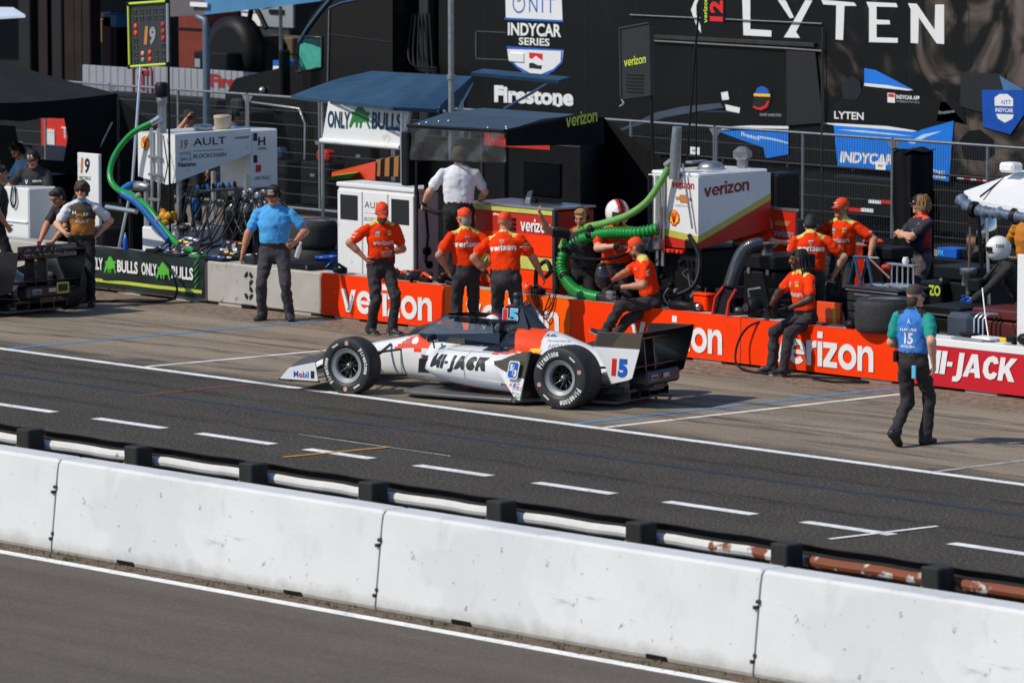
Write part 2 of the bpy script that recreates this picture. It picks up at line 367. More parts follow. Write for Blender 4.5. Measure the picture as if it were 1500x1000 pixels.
streak('blue_box_line', (-53.75+45, .06, 0), (-53.75+45, 5.2, 0), .085, LINEB); streak('box_line', (-50.98+45, .06, 0), (-50.9+45, 3.1, 0), .09, LINEW)
streak('box_line', (-37.82+45, .06, 0), (-37.8+45, 4.9, 0), .09, mat('faded_white_line', srgb(176, 174, 168), .7, var=.2, dirt=(srgb(112, 100, 88), .4, 8)))
streak('tape_mark', gz(415, 670), gz(572, 655), .06, LINEO, .008); streak('tape_mark', gz(1215, 790), gz(1373, 771), .07, LINEW, .008)
streak('chalk_line', gz(437, 636), gz(660, 668), .02, LINEW); streak('faded_red_mark', gz(350, 499), gz(485, 516), .03, LINER); streak('faded_red_mark', gz(200, 580), gz(370, 562), .06, LINER)
def tyre_mark(pts, w=.22):
    P = spline_pts([Vector((x, y, .0055)) for x, y in pts], 10); vs = []
    for i, p in enumerate(P):
        d = (P[min(i+1, len(P)-1)]-P[max(i-1, 0)]).normalized(); n = Vector((-d.y, d.x, 0))*w/2*(1+.15*math.sin(i*1.7)); vs += [p-n, p+n]
    MB(SKID).add(vs, [(2*i, 2*i+2, 2*i+3, 2*i+1) for i in range(len(P)-1)]).build('tyre_mark', kind='structure')
SKID = mat('laid_rubber', (.018, .017, .017), .85, var=.3, scale=4)
_nt = SKID.node_tree; _tc = _nt.nodes.new('ShaderNodeTexCoord'); _mp = _nt.nodes.new('ShaderNodeMapping'); _mp.inputs['Scale'].default_value = (.6, 5, 1); _nz = _nt.nodes.new('ShaderNodeTexNoise'); _nz.inputs['Scale'].default_value = 2.2; _nz.inputs['Detail'].default_value = 8; _rg = _nt.nodes.new('ShaderNodeMapRange'); _rg.inputs[1].default_value = .42; _rg.inputs[2].default_value = .78; _rg.inputs[4].default_value = .62
_nt.links.new(_tc.outputs['Object'], _mp.inputs[0]); _nt.links.new(_mp.outputs[0], _nz.inputs['Vector']); _nt.links.new(_nz.outputs[0], _rg.inputs[0]); _nt.links.new(_rg.outputs[0], _nt.nodes['Principled BSDF'].inputs['Alpha'])
for _p in ([(6.5, 3.2), (3, 2.9), (.4, 2.6), (-2.5, 1.6), (-6, .6), (-11, .1)], [(6.5, 1.5), (3, 1.3), (.4, 1.0), (-2.5, .3), (-6, -.5), (-11, -.9)], [(12, 2.6), (8, 2.3), (4, 1.9), (1, 1.4)], [(-4, 3.4), (-8, 3.2), (-11, 2.7), (-15, 1.6)], [(-4, 1.9), (-8, 1.7), (-11, 1.1), (-15, .2)], [(20, -1.0), (10, -1.1), (0, -1.05), (-14, -1.1)], [(20, -2.7), (10, -2.75), (0, -2.7), (-14, -2.8)], [(9, 3.9), (5, 3.6), (2.5, 3.7)]): tyre_mark(_p)
streak('tar_seam', (-30, -1.62, 0), (25, -1.62, 0), .1, TAR, .003)
# ------------------------------------------------------------------ white concrete barrier along the track
def barrier_paint():
    m = mat('barrier_paint', (.68, .685, .69), .62, var=.07, scale=1.3, bump=.12, bscale=22); nt = m.node_tree; b = nt.nodes['Principled BSDF']; N = nt.nodes.new; Lk = nt.links.new
    src = b.inputs['Base Color'].links[0].from_socket; tc = N('ShaderNodeTexCoord'); sep = N('ShaderNodeSeparateXYZ'); Lk(tc.outputs['Object'], sep.inputs[0])
    def noise(sc, det, st=None):
        n = N('ShaderNodeTexNoise'); n.inputs['Scale'].default_value = sc; n.inputs['Detail'].default_value = det; n.inputs['Roughness'].default_value = .62
        if st:
            mp = N('ShaderNodeMapping'); mp.inputs['Scale'].default_value = st; Lk(tc.outputs['Object'], mp.inputs[0]); Lk(mp.outputs[0], n.inputs['Vector'])
        else: Lk(tc.outputs['Object'], n.inputs['Vector'])
        return n.outputs[0]
    def rng(x, a, c, lo, hi):
        r = N('ShaderNodeMapRange'); r.inputs[1].default_value = a; r.inputs[2].default_value = c; r.inputs[3].default_value = lo; r.inputs[4].default_value = hi; Lk(x, r.inputs[0]); return r.outputs[0]
    def mix(f, a, col):
        x = N('ShaderNodeMix'); x.data_type = 'RGBA'; Lk(f, x.inputs[0]); Lk(a, x.inputs[6]); x.inputs[7].default_value = (*col, 1); return x.outputs[2]
    def ma(a, bb, op):
        x = N('ShaderNodeMath'); x.operation = op
        for i, q in enumerate((a, bb)):
            if hasattr(q, 'is_output'): Lk(q, x.inputs[i])
            else: x.inputs[i].default_value = q
        return x.outputs[0]
    c = mix(rng(noise(.75, 3), .5, .53, 0, .42), src, (.57, .585, .61))                       # repainted patches
    c = mix(rng(noise(2.6, 8, (1, 1, .35)), .58, .75, 0, .6), c, (.45, .45, .44))             # rain streaks
    low = ma(sep.outputs[2], ma(noise(3, 7), .3, 'MULTIPLY'), 'SUBTRACT')
    c = mix(rng(low, .0, -.16, 0, .7), c, (.30, .27, .22))                                    # splashed dirt at the foot
    c = mix(rng(noise(11, 6), .655, .70, 0, .85), c, (.24, .24, .24))                            # chips
    c = mix(rng(noise(1.7, 9, (.35, 1, 2.6)), .645, .70, 0, .55), c, (.33, .33, .34))                     # tyre and bumper scuffs
    c = mix(rng(noise(5, 9, (1.6, 1, .3)), .69, .73, 0, .8), c, (.2, .19, .18))
    Lk(c, b.inputs['Base Color']); return m
BARR = barrier_paint()
bnames = ['white concrete barrier block cut off by the left edge of the picture', 'white concrete barrier block with two black slots, left of centre', 'white concrete barrier block below the centre, between two joints', 'white concrete barrier block in the bottom right corner']
JX = [.95, 5.6, 10.22, 14.86, 19.5]
for i in range(4):
    x0, x1 = JX[i]+.012, JX[i+1]-.012; prof = [(-9.99, .0), (-10.0, .03), (-9.985, .16), (-9.92, .74), (-9.905, .822), (-9.885, .846), (-9.872, .85), (-9.64, .85), (-9.63, .845), (-9.61, .82), (-9.59, .7), (-9.5, .1), (-9.49, 0)]
    r = thing('concrete_barrier', bnames[i], 'barrier', (x0, 0, 0), group='white barrier blocks along the track')
    Lb = x1-x0; xs = [0, .02]+[Lb*k/24 for k in range(1, 24)]+[Lb-.02, Lb]; mb = MB(BARR); vs = []
    for k, x in enumerate(xs):
        e = .985 if k in (0, len(xs)-1) else 1.0
        for y, z in prof: vs.append((x, -9.745+(y+9.745)*e+random.uniform(-.0015, .0015), z*(e if z > .4 else 1)+(random.uniform(-.003, .003) if .1 < z < .7 else 0)))
    P = len(prof); mb.add(vs, [(a*P+q, (a+1)*P+q, (a+1)*P+q+1, a*P+q+1) for a in range(len(xs)-1) for q in range(P-1)], True)
    mb.add(vs[:P], [tuple(range(P-1, -1, -1))][::-1]); mb.add(vs[-P:], [tuple(range(P))])
    mb.build('block', r, sharp=14)
    for fx in (.24, .76):
        MB(BLK).box(Lb*fx, -9.972, .022, .27, .06, .05, .012).build('lifting_slot', r)
    for z, dx in ((.6, 0.0), (.55, .03), (.17, 0.0), (.12, .03)):
        MB(DSTEEL).box(Lb+.012-dx+.005, -9.925-(.85-z)*.07, z, .035, .05, .03, .006).build('joint_hook', r)
# grass and weeds at the foot of the barrier
def tufts():
    mb = MB(mat('verge_weeds', srgb(92, 104, 58), .9, var=.4, scale=20))
    for _ in range(190):
        x = random.uniform(3.5, 15.5); y = random.uniform(-10.2, -10.03); n = random.choice((0, 0, 3, 9))
        for _ in range(n):
            a = random.uniform(0, 6.3); h = random.uniform(.015, .05); c = Vector((x+random.uniform(-.06, .06), y+random.uniform(-.03, .03), -.006)); d = Vector((math.cos(a), math.sin(a), 0)); s = Vector((-d.y, d.x, 0))*.008
            mb.add([c-s, c+s, c+d*h*.7+Vector((0, 0, h))], [(0, 1, 2)])
    mb.build('verge_weeds', kind='stuff')
    g = MB(mat('verge_grit', srgb(120, 104, 88), .95, var=.5, scale=30))
    for _ in range(500):
        x = random.uniform(3.5, 16); y = random.uniform(-10.22, -9.99); r = random.uniform(.004, .013); g.ball((x, y, 0), (r, r, r*.6), 5)
    g.build('verge_grit', kind='stuff')
tufts()
# ------------------------------------------------------------------ steel guard rail behind the barrier
def rust_paint():
    m = mat('rusty_white_rail', (.7, .69, .66), .5, var=.1, scale=5); nt = m.node_tree; b = nt.nodes['Principled BSDF']; N = nt.nodes.new; Lk = nt.links.new
    src = b.inputs['Base Color'].links[0].from_socket; tc = N('ShaderNodeTexCoord'); sep = N('ShaderNodeSeparateXYZ'); Lk(tc.outputs['Object'], sep.inputs[0])
    n = N('ShaderNodeTexNoise'); n.inputs['Scale'].default_value = 4.5; n.inputs['Detail'].default_value = 8; Lk(tc.outputs['Object'], n.inputs['Vector'])
    k = N('ShaderNodeMapRange'); k.inputs[1].default_value = 11.3; k.inputs[2].default_value = 14; k.inputs[3].default_value = -.2; k.inputs[4].default_value = .10; Lk(sep.outputs[0], k.inputs[0])
    a = N('ShaderNodeMath'); Lk(n.outputs[0], a.inputs[0]); Lk(k.outputs[0], a.inputs[1])
    r = N('ShaderNodeMapRange'); r.inputs[1].default_value = .5; r.inputs[2].default_value = .55; Lk(a.outputs[0], r.inputs[0])
    x = N('ShaderNodeMix'); x.data_type = 'RGBA'; Lk(r.outputs[0], x.inputs[0]); Lk(src, x.inputs[6]); x.inputs[7].default_value = (*srgb(132, 72, 44), 1); Lk(x.outputs[2], b.inputs['Base Color']); return m
RUST = rust_paint(); RUSTD = mat('dark_rusty_steel', srgb(38, 33, 30), .8, var=.4, scale=8, bump=.1)
POSTW = mat('tarred_wood', (.02, .019, .018), .8, var=.4, scale=9, bump=.3, bscale=18, stretch=(1, 1, .2))
gr = thing('guard_rail', 'low steel guard rail with black posts and white corrugated beam, rusty at the right', 'guard rail', (0, 0, 0))
PX = [.9, 2.72, 4.45, 6.2, 7.93, 9.69, 11.5, 13.28, 15.02, 16.8]
for x in PX:
    t = .735+random.uniform(-.012, .012)
    MB(POSTW).box(x+.1, -8.17, t/2, .2, .2, t, .012).build('post', gr)
    MB(mat('brass_bolt', srgb(140, 104, 56), .5, .6)).lathe([(.018, 0), (.018, .02), (.008, .028)], (x+.03, -8.27, .56), (0, -1, 0), 8).build('bolt', gr)
def wbeam(x0, x1):
    mb = MB()
    prof = [(-7.985, .712, 1), (-7.992, .706, 1), (-7.985, .695, 1), (-7.91, .675, 1), (-7.91, .645, 1), (-8.005, .625, 0), (-8.035, .605, 0), (-8.045, .575, 0), (-8.035, .545, 0), (-8.01, .525, 1), (-7.93, .49, 1), (-7.93, .44, 1), (-7.98, .40, 1), (-7.995, .38, 1)]
    n = 10
    for q in range(len(prof)-1):
        mb.use(RUSTD if prof[q][2] else RUST)
        vs = [(x0+(x1-x0)*k/n, prof[q+e][0]+.006*math.sin(k*2.1+x0), prof[q+e][1]+.004*math.sin(k*1.3+x0)) for k in range(n+1) for e in (0, 1)]
        mb.add(vs, [(2*k, 2*k+2, 2*k+3, 2*k+1) for k in range(n)], True)
    mb.build('rail_section', gr)
for a, b in zip(PX[:-1], PX[1:]): wbeam(a, b)
# ------------------------------------------------------------------ open-wheel racing cars (local frame: +X nose, +Y left, origin under the rear axle)
CARB = mat('carbon_fibre', (.016, .017, .019), .3, var=.2, scale=20, coat=.4); CARBM = mat('satin_carbon', (.05, .05, .053), .4, var=.2, scale=12)
CWHITE = mat('white_car_paint', (.80, .81, .82), .22, var=.02, coat=.6); CORANGE = mat('orange_car_paint', srgb(244, 76, 12), .25, var=.03, coat=.6)
BRONZE = mat('dark_bronze_wrap', srgb(98, 88, 80), .35, .35, var=.1); CNAVY = mat('navy_gloss', srgb(24, 30, 40), .2, var=.1, coat=.5)
SCREEN = mat('aeroscreen_glass', srgb(150, 172, 190), .03, var=.02, alpha=.22, spec=.8, coat=.5)
RIMG = mat('grey_rim_band', srgb(150, 152, 158), .45, .2, var=.08); RIMB = mat('black_rim', (.014, .014, .015), .35, var=.1, coat=.3)
SIDEW = mat('tyre_sidewall', (.024, .025, .026), .5, var=.15, scale=10); TYREW = mat('tyre_lettering', (.72, .72, .70), .6, var=.1); PEACH = mat('peach_emblem', srgb(214, 156, 140), .6)
CBLACK = mat('black_car_paint', (.012, .012, .014), .22, var=.1, coat=.6); CRED = mat('red_car_paint', srgb(206, 40, 22), .25, var=.04, coat=.5)
def smooth(x, keys):
    xs = [k[0] for k in keys]; ys = [k[1] for k in keys]
    if xs[0] > xs[-1]: xs, ys = xs[::-1], ys[::-1]
    if x <= xs[0]: return ys[0]
    if x >= xs[-1]: return ys[-1]
    i = max(j for j in range(len(xs)-1) if xs[j] <= x); h = xs[i+1]-xs[i]; t = (x-xs[i])/h
    def slope(j):
        if j == 0 or j == len(xs)-1: return (ys[min(j+1, len(xs)-1)]-ys[max(j-1, 0)])/(xs[min(j+1, len(xs)-1)]-xs[max(j-1, 0)])
        a = (ys[j]-ys[j-1])/(xs[j]-xs[j-1]); b = (ys[j+1]-ys[j])/(xs[j+1]-xs[j]); return 0 if a*b <= 0 else 2*a*b/(a+b)
    m0, m1 = slope(i)*h, slope(i+1)*h
    return (2*t**3-3*t*t+1)*ys[i]+(t**3-2*t*t+t)*m0+(-2*t**3+3*t*t)*ys[i+1]+(t**3-t*t)*m1
def arc_letters(s, c, ax, rad_mid, hgt, ang0, m, up, side, per=.13):
    """letters standing round a circle; ang0 of the middle of the word, clockwise as seen from outside"""
    out = []; n = len(s)
    for i, ch in enumerate(s):
        if ch == ' ': continue
        a = ang0-(i-(n-1)/2)*per; r = up*math.sin(a)+side*math.cos(a); t = up*-math.cos(a)+side*math.sin(a)       # t runs clockwise
        w = {'i': .4, 'r': .7, 't': .7}.get(ch, .95)*per*rad_mid*.92; out.append(letters(ch, c+r*(rad_mid-hgt*.5)-t*(w/2), t, r, w, hgt*(1.12 if ch in 'Ft' else (1.05 if ch == 'i' else .85)), m, .05))
    V = []; Fc = []
    for v_, f_, _ in out:
        o = len(V); V += v_; Fc += [tuple(i+o for i in f) for f in f_]
    return [(V, Fc, m)]
def wheel(parent, x, y, r, w, sgn, steer=0.0, rim=.2, name='wheel', rich=True, band=None):
    """one wheel as a part with tyre, rim and lettering as sub-parts; sgn +1 = on the left"""
    M = Matrix.Translation((x, y, r)) @ Matrix.Rotation(steer, 4, 'Z'); A = (0, sgn, 0); hw = w/2
    hub = MB(RIMB); hub.lathe([(rim*.98, -hw*.9), (rim*.98, hw*.35), (rim*.84, hw*.4), (rim*.80, -hw*.1), (.055, -hw*.25), (.05, hw*.3), (.0, hw*.31)], (0, 0, 0), A, 32, M=M)
    for k in range(10):
        a = 2*math.pi*k/10; da = .09; c, s_ = math.cos(a), math.sin(a)
        p0 = Vector((c*.045, sgn*hw*.28, s_*.045)); p1 = Vector((c*rim*.84, sgn*hw*.55, s_*rim*.84)); hub.tube([p0, (p0+p1)/2+Vector((0, sgn*.008, 0)), p1], [.013, .009, .011], 6, M=M)
    wb = hub.build(name, parent)
    nut = MB(STEEL); nut.lathe([(.036, hw*.12), (.036, hw*.5), (.026, hw*.56), (.024, hw*.66), (.0, hw*.67)], (0, 0, 0), A, 12, M=M); nut.build('wheel_nut', wb)
    MB(band or RIMG).lathe([(rim*.72, hw*.55), (rim*.745, hw*.80), (rim*.80, hw*.86), (rim*.98, hw*.90), (rim*1.015, hw*.93), (rim*.995, hw*.97), (rim*.97, hw*.88)], (0, 0, 0), A, 40, caps=False, M=M).build('rim', wb)
    t = MB(); t.use(SIDEW).lathe([(rim*.99, hw*.80), (rim*1.06, hw*.97), (rim*1.2, hw*1.03), (r*.88, hw*1.03), (r*.945, hw*.985)], (0, 0, 0), A, 48, caps=False, M=M)
    t.use(TREAD).lathe([(r*.945, hw*.985), (r*.975, hw*.94), (r*.992, hw*.84), (r, hw*.5), (r, -hw*.5), (r*.992, -hw*.84), (r*.975, -hw*.94), (r*.945, -hw*.985)], (0, 0, 0), A, 48, caps=False, M=M)
    t.use(SIDEW).lathe([(r*.945, -hw*.985), (r*.88, -hw*1.03), (rim*1.1, -hw*1.0), (rim*.98, -hw*.88)], (0, 0, 0), A, 48, caps=False, M=M); t.build('tyre', wb)
    if rich:
        up = M.to_3x3() @ Vector((0, 0, 1)); sd = M.to_3x3() @ Vector((-sgn, 0, 0)); c = M @ Vector((0, sgn*(hw*1.03+.003), 0)); rm = (rim*1.2+r*.9)/2; hg = (r*.9-rim*1.2)*.82; off = rich if isinstance(rich, float) else .6
        sh = arc_letters('Firestone', c, None, rm, hg, off+math.pi/2, TYREW, up, sd)+arc_letters('Firestone', c, None, rm, hg, off-math.pi/2, TYREW, up, sd)
        for q in (0, math.pi):
            for da, m_, n_ in ((off+q-.30, PEACH, 1), (off+q+.30, TYREW, 0)):
                rr = up*math.sin(da)+sd*math.cos(da); tt = up*-math.cos(da)+sd*math.sin(da)
                sh.append(shape2([(-.024, -.02), (.0, -.03), (.024, -.02), (.022, .015), (0, .027), (-.022, .015)] if n_ else [(-.045, -.009), (.045, -.009), (.045, .009), (-.045, .009)], c+rr*rm, tt, rr, m_))
        print_on(sh, 'tyre_print', wb)
    return wb
PODW = [(2.16, .40), (2.08, .56), (1.95, .67), (1.7, .735), (1.3, .75), (1.0, .745), (.75, .70), (.5, .58), (.3, .46), (0, .33), (-.25, .24), (-.45, .18)]
PODZ = [(2.16, .44), (2.08, .50), (1.9, .555), (1.6, .60), (1.0, .595), (.7, .545), (.4, .47), (0, .38), (-.45, .30)]
RIDZ = [(2.4, .655), (1.9, .665), (1.5, .68), (1.3, .70), (1.12, .80), (1.0, .815), (.69, .765), (.16, .61), (-.1, .53), (-.45, .42)]
RIDS = [(2.2, .36), (1.6, .42), (1.25, .40), (1.05, .36), (.8, .31), (.4, .23), (0, .17), (-.45, .12)]
BOTZ = [(2.16, .35), (2.05, .27), (1.9, .20), (1.7, .155), (1.4, .13), (1.0, .12), (.5, .09)]
UNDW = [(2.16, .30), (1.9, .44), (1.4, .54), (1.0, .60), (.7, .60), (.5, .52), (0, .32), (-.45, .18)]
def race_car(label, loc, heading, body_fn, nose_m, trim=None, livery=None, wing_m=None, steer=0.06, rich=True, group=None, end_m=None, light=True):
    c = thing('race_car', label, 'race car', loc, rad(heading), group); trim = trim or CNAVY
    # main body: sidepods, engine cover and cockpit surround in one skin
    b = MB(); xs = [2.16-.0131*k for k in range(200)]; N = 64
    def ring(x):
        w, zp, zr, sg, ub = (smooth(x, k) for k in (PODW, PODZ, RIDZ, RIDS, UNDW)); zl = zp*.62; pts = []
        for k in range(N+1):
            t = -1+2*k/N; t = math.copysign(abs(t)**.85, t); y = w*t; zpod = zl+(zp-zl)*max(0, 1-abs(t)**4.0)**.5; q = abs(y)/sg; zri = zr-(q**2.4)*(zr-.30)*.42; a, bb = zpod, zri; kk = .05; h = max(kk-abs(a-bb), 0)/kk; pts.append((x, y, max(a, bb)+h*h*kk*.25))
        side = []
        for k in range(1, 9):
            t = k/8; side.append((x, ub+(w-ub)*(1-t*t)**.62 if True else 0, zl+(smooth(x, BOTZ)-zl)*(t**.85)))
        L_ = [(p[0], p[1], p[2]) for p in side]; Rr = [(p[0], -p[1], p[2]) for p in side]
        return Rr[::-1]+pts+L_
    rings = [ring(x) for x in xs]; n = len(rings[0])
    for i in range(len(xs)-1):
        for k in range(n-1):
            q = [rings[i][k], rings[i][k+1], rings[i+1][k+1], rings[i+1][k]]; ce = sum((Vector(p) for p in q), Vector())/4; b.use(body_fn(ce))
            b.f.append([i*n+k, (i+1)*n+k, (i+1)*n+k+1, i*n+k+1]); b.mi.append(b.cur); b.sm.append(True)
    b.v = [Vector(p) for r in rings for p in r]
    body = b.build('body', c); bvh = BVHTree.FromPolygons([tuple(v) for v in b.v], b.f)
    # inlets in front of the sidepods, cockpit tub, nose
    for s in (1, -1):
        MB(BLACK).hull([(2.155, s*.40, .25), (2.155, s*.58, .26), (2.13, s*.60, .42), (2.14, s*.41, .45)][::s], [(2.0, s*.40, .25), (2.0, s*.58, .26), (2.0, s*.60, .42), (2.0, s*.41, .45)][::s]).build('sidepod_inlet', c)
    nk = [(4.02, .055, .145, .20), (3.9, .10, .13, .25), (3.6, .135, .12, .345), (3.2, .165, .12, .485), (2.8, .215, .12, .575), (2.4, .275, .11, .65), (2.16, .32, .10, .663), (1.9, .37, .09, .66), (1.7, .36, .09, .64)]
    nb = MB(); xs2 = [4.02-.02*k for k in range(117)]; n2 = 40; rr = []
    for x in xs2:
        w, z0, z1 = (smooth(x, [(k[0], k[j]) for k in nk]) for j in (1, 2, 3)); r_ = []
        for k in range(n2):
            a = 2*math.pi*k/n2; ca, sa = math.cos(a), math.sin(a); r_.append((x, w*math.copysign(abs(ca)**.62, ca), (z0+z1)/2+(z1-z0)/2*math.copysign(abs(sa)**.7, sa)))
        rr.append(r_)
    for i in range(len(xs2)-1):
        for k in range(n2):
            l = (k+1) % n2; ce = sum((Vector(p) for p in (rr[i][k], rr[i][l], rr[i+1][l], rr[i+1][k])), Vector())/4; nb.use(nose_m(ce)); nb.f.append([i*n2+k, i*n2+l, (i+1)*n2+l, (i+1)*n2+k]); nb.mi.append(nb.cur); nb.sm.append(True)
    nb.v = [Vector(p) for r_ in rr for p in r_]; nb.use(nose_m(Vector((4, 0, .2)))); nb.f.append(list(range(n2))[::-1]); nb.mi.append(nb.cur); nb.sm.append(False)
    nose = nb.build('nose', c); nbvh = BVHTree.FromPolygons([tuple(v) for v in nb.v], nb.f)
    # floor
    out = [(2.3, .30), (2.28, .62), (2.2, .80), (2.0, .90), (1.2, .93), (.62, .93), (.45, .70), (.2, .55), (-.45, .46)]
    poly = [(x, y) for x, y in out]+[(x, -y) for x, y in out[::-1]]
    fl = MB(mat('grey_floor', (.13, .13, .14), .32, var=.15, coat=.3)).prism(poly, (0, 0, .04), (1, 0, 0), (0, 1, 0), (0, 0, .028))
    for s in (1, -1):
        fl.tube([(2.27, s*.62, .058), (2.2, s*.79, .062), (2.0, s*.895, .065), (1.3, s*.925, .065), (.66, s*.925, .066)], .02, 6)
        fl.use(STEEL).box(1.2, s*.87, .071, 1.2, .09, .006); fl.use(CARBM)
    fl.build('floor', c)
    # front wing
    f = MB(CARB)
    for z, x0, ch, ti in ((.085, 3.84, .30, .10), (.15, 3.66, .20, .30), (.215, 3.54, .15, .5)):
        for s in (1, -1):
            A = [(x0, s*.12, z), (x0-ch, s*.12, z+ch*ti), (x0-ch, s*.12, z+ch*ti+.012), (x0, s*.12, z+.018)]; B = [(x0-.13, s*.93, z+.01), (x0-.13-ch, s*.93, z+ch*ti+.02), (x0-.13-ch, s*.93, z+ch*ti+.032), (x0-.13, s*.93, z+.028)]
            f.hull(A if s < 0 else A[::-1], B if s < 0 else B[::-1])
    fw = f.build('front_wing', c); e_m = end_m or CWHITE
    for s in (1, -1):
        e = MB(e_m).prism([(3.84, .125), (3.70, .265), (3.34, .345), (3.30, .125)], (0, s*.93, 0), (1, 0, 0), (0, 0, 1), (0, s*.016, 0))
        e.use(CARB).prism([(3.86, .11), (3.84, .128), (3.30, .128), (3.30, .11)], (0, s*.90, 0), (1, 0, 0), (0, 0, 1), (0, s*.06, 0)); e.use(BRONZE).hull([(3.72, s*.93, .25), (3.34, s*.93, .338), (3.34, s*.93, .35), (3.72, s*.93, .262)], [(3.66, s*.75, .34), (3.25, s*.75, .46), (3.25, s*.75, .472), (3.66, s*.75, .352)])
        ep = e.build('front_wing_endplate', fw)
        if livery and s > 0:
            print_on([[letters('Mobil', (3.64, .949, .155), (-1, 0, 0), (0, 0, 1), .21, .075, BLUEP, .015), letters('o', (3.563, .9505, .155), (-1, 0, 0), (0, 0, 1), .045, .052, SHELLRED, .03)], letters('1', (3.40, .949, .155), (-1, 0, 0), (0, 0, 1), .05, .085, BLACK, .05)], 'endplate_print', ep)
    for s in (1, -1): MB(CARB).prism([(3.6, .12), (3.4, .13), (3.42, .3), (3.6, .26)], (0, s*.10, 0), (1, 0, 0), (0, 0, 1), (0, s*.014, 0)).build('wing_pylon', c)
    # wheels
    for s in (1, -1):
        wheel(c, 2.9, s*.835, .3275, .265, s, steer, name='front_wheel', rich=(-1.31 if s > 0 else False) if rich else False)
        wheel(c, 0, s*.79, .355, .36, s, 0, name='rear_wheel', rich=(.61 if s > 0 else False) if rich else False)
    # suspension
    for s in (1, -1):
        for x0, y0, z0, x1, z1, r_ in ((3.12, .17, .42, 2.93, .42, .014), (2.62, .24, .47, 2.87, .43, .014), (3.10, .16, .17, 2.93, .20, .015), (2.55, .22, .17, 2.87, .20, .015), (2.78, .2, .52, 2.9, .22, .016), (3.02, .16, .36, 3.0, .34, .012)):
            MB(CARBM).tube([(x0, s*y0, z0), ((x0+x1)/2, s*(y0+.74)/2, (z0+z1)/2+.004), (x1, s*.74, z1)], [r_, r_*1.15, r_], 6).build('suspension_arm', c)
        for x0, y0, z0, x1, z1 in ((.5, .3, .42, .05, .45), (-.32, .15, .42, -.05, .45), (.5, .3, .2, .04, .23), (-.4, .15, .2, -.04, .23), (.2, .2, .5, 0, .25)):
            MB(CARBM).tube([(x0, s*y0, z0), (x1, s*.66, z1)], .015, 6).build('suspension_arm', c)
        MB(CARBM).box(2.9, s*.70, .33, .16, .10, .24, .03).build('brake_duct', c)
        MB(CARBM).box(0, s*.59, .36, .2, .08, .28, .03).build('brake_duct', c)
    # flick-up panel ahead of each rear tyre
    for s in (1, -1):
        top = [(1.02, .47, .745), (.88, .50, .80), (.72, .56, .85), (.56, .61, .88), (.43, .63, .90)]; bot = [(1.0, .40, .75), (.86, .30, .82), (.74, .2, .88), (.64, .1, .91), (.56, .065, .93)]
        k = MB()
        for i in range(4):
            for v0, v1, m_ in ((0, .56, BRONZE if livery else CBLACK), (.56, 1, CWHITE if livery else CBLACK)):
                q = []
                for a_, v_ in ((i, v0), (i+1, v0), (i+1, v1), (i, v1)):
                    t_, b_ = Vector(top[a_]), Vector(bot[a_]); p = t_+(b_-t_)*v_; q.append(Vector((p.x, s*p.z, p.y)))
                w_ = [p+Vector((-.01, -s*.016, 0)) for p in q]; k.use(m_).hull(q if s < 0 else q[::-1], w_ if s < 0 else w_[::-1])
        k.use(CARB).hull([(.45, s*.90, .62), (.58, s*.92, .08), (.5, s*.60, .08), (.40, s*.60, .55)][::s], [(.42, s*.90, .62), (.55, s*.92, .08), (.47, s*.60, .08), (.37, s*.60, .55)][::s])
        fk = k.build('wheel_ramp', c)
        if livery and s > 0:
            o = Vector((.735, .898, .315)); u = Vector((-.96, .20, 0)).normalized(); v = Vector((-.20, -.02, 1)).normalized(); o = o+Vector((0, .012, 0))
            rb = lambda g: [(-g, -g+.02), (-g+.02, -g), (.15+g-.02, -g), (.15+g, -g+.02), (.15+g, .19+g-.02), (.15+g-.02, .19+g), (-g+.02, .19+g), (-g, .19+g-.02)]
            L5 = lambda s_, a, b_, w_, h_, m_, k_=2: lay(letters(s_, o+u*a+v*b_, u, v, w_, h_, m_, .05), (0, 1, 0), k_)
            print_on([[lay(shape2(rb(.012), o, u, v, GREENP), (0, 1, 0), -1), lay(shape2(rb(.008), o, u, v, WHITE), (0, 1, 0), 0), lay(shape2(rb(-.004), o, u, v, BLUEP), (0, 1, 0), 1), L5('5', .02, .085, .045, .08, WHITE), L5('/', .066, .035, .02, .12, WHITE), L5('3', .09, .02, .045, .08, WHITE)]], 'ramp_logo', fk)
            o2 = Vector((.70, .928, .215)); print_on([letters('H', o2, u, v, .05, .05, SHELLRED, .05, .3), letters('R', o2+u*.055, u, v, .05, .05, BLUEP, .05, .3), letters('C', o2+u*.11, u, v, .05, .05, SHELLRED, .05, .3)], 'ramp_lettering', fk)
            o3 = Vector((.655, .942, .135)); print_on([letters('PNC', o3, u, v, .045, .03, BLACK, .03), letters('Fleet', o3+u*.055, u, v, .07, .025, LGREY, .03), letters('Firestone', o3+v*-.045, u, v, .12, .026, BLACK, .03)], 'ramp_print', fk)
    # cockpit surround, screen and its frame
    MB(trim).hull([(2.2, .30, .60), (2.2, -.30, .60), (1.2, -.34, .62), (1.2, .34, .62)], [(2.42, .20, .665), (2.42, -.20, .665), (1.22, -.30, .74), (1.22, .30, .74)]).build('cockpit_surround', c)
    base = [(2.52, 0, .655), (2.46, .12, .66), (2.33, .21, .665), (2.1, .285, .68), (1.8, .31, .70), (1.5, .315, .72), (1.3, .31, .735)]; tp = [(2.09, 0, .885), (2.06, .11, .885), (1.98, .19, .885), (1.85, .25, .885), (1.68, .275, .88), (1.5, .285, .875), (1.34, .28, .86)]
    def pl(P, u):
        Q = [(x, -y, z) for x, y, z in P[:0:-1]]+P; i = min(int(u*(len(Q)-1)), len(Q)-2); t = u*(len(Q)-1)-i; return Vector(Q[i]).lerp(Vector(Q[i+1]), t)
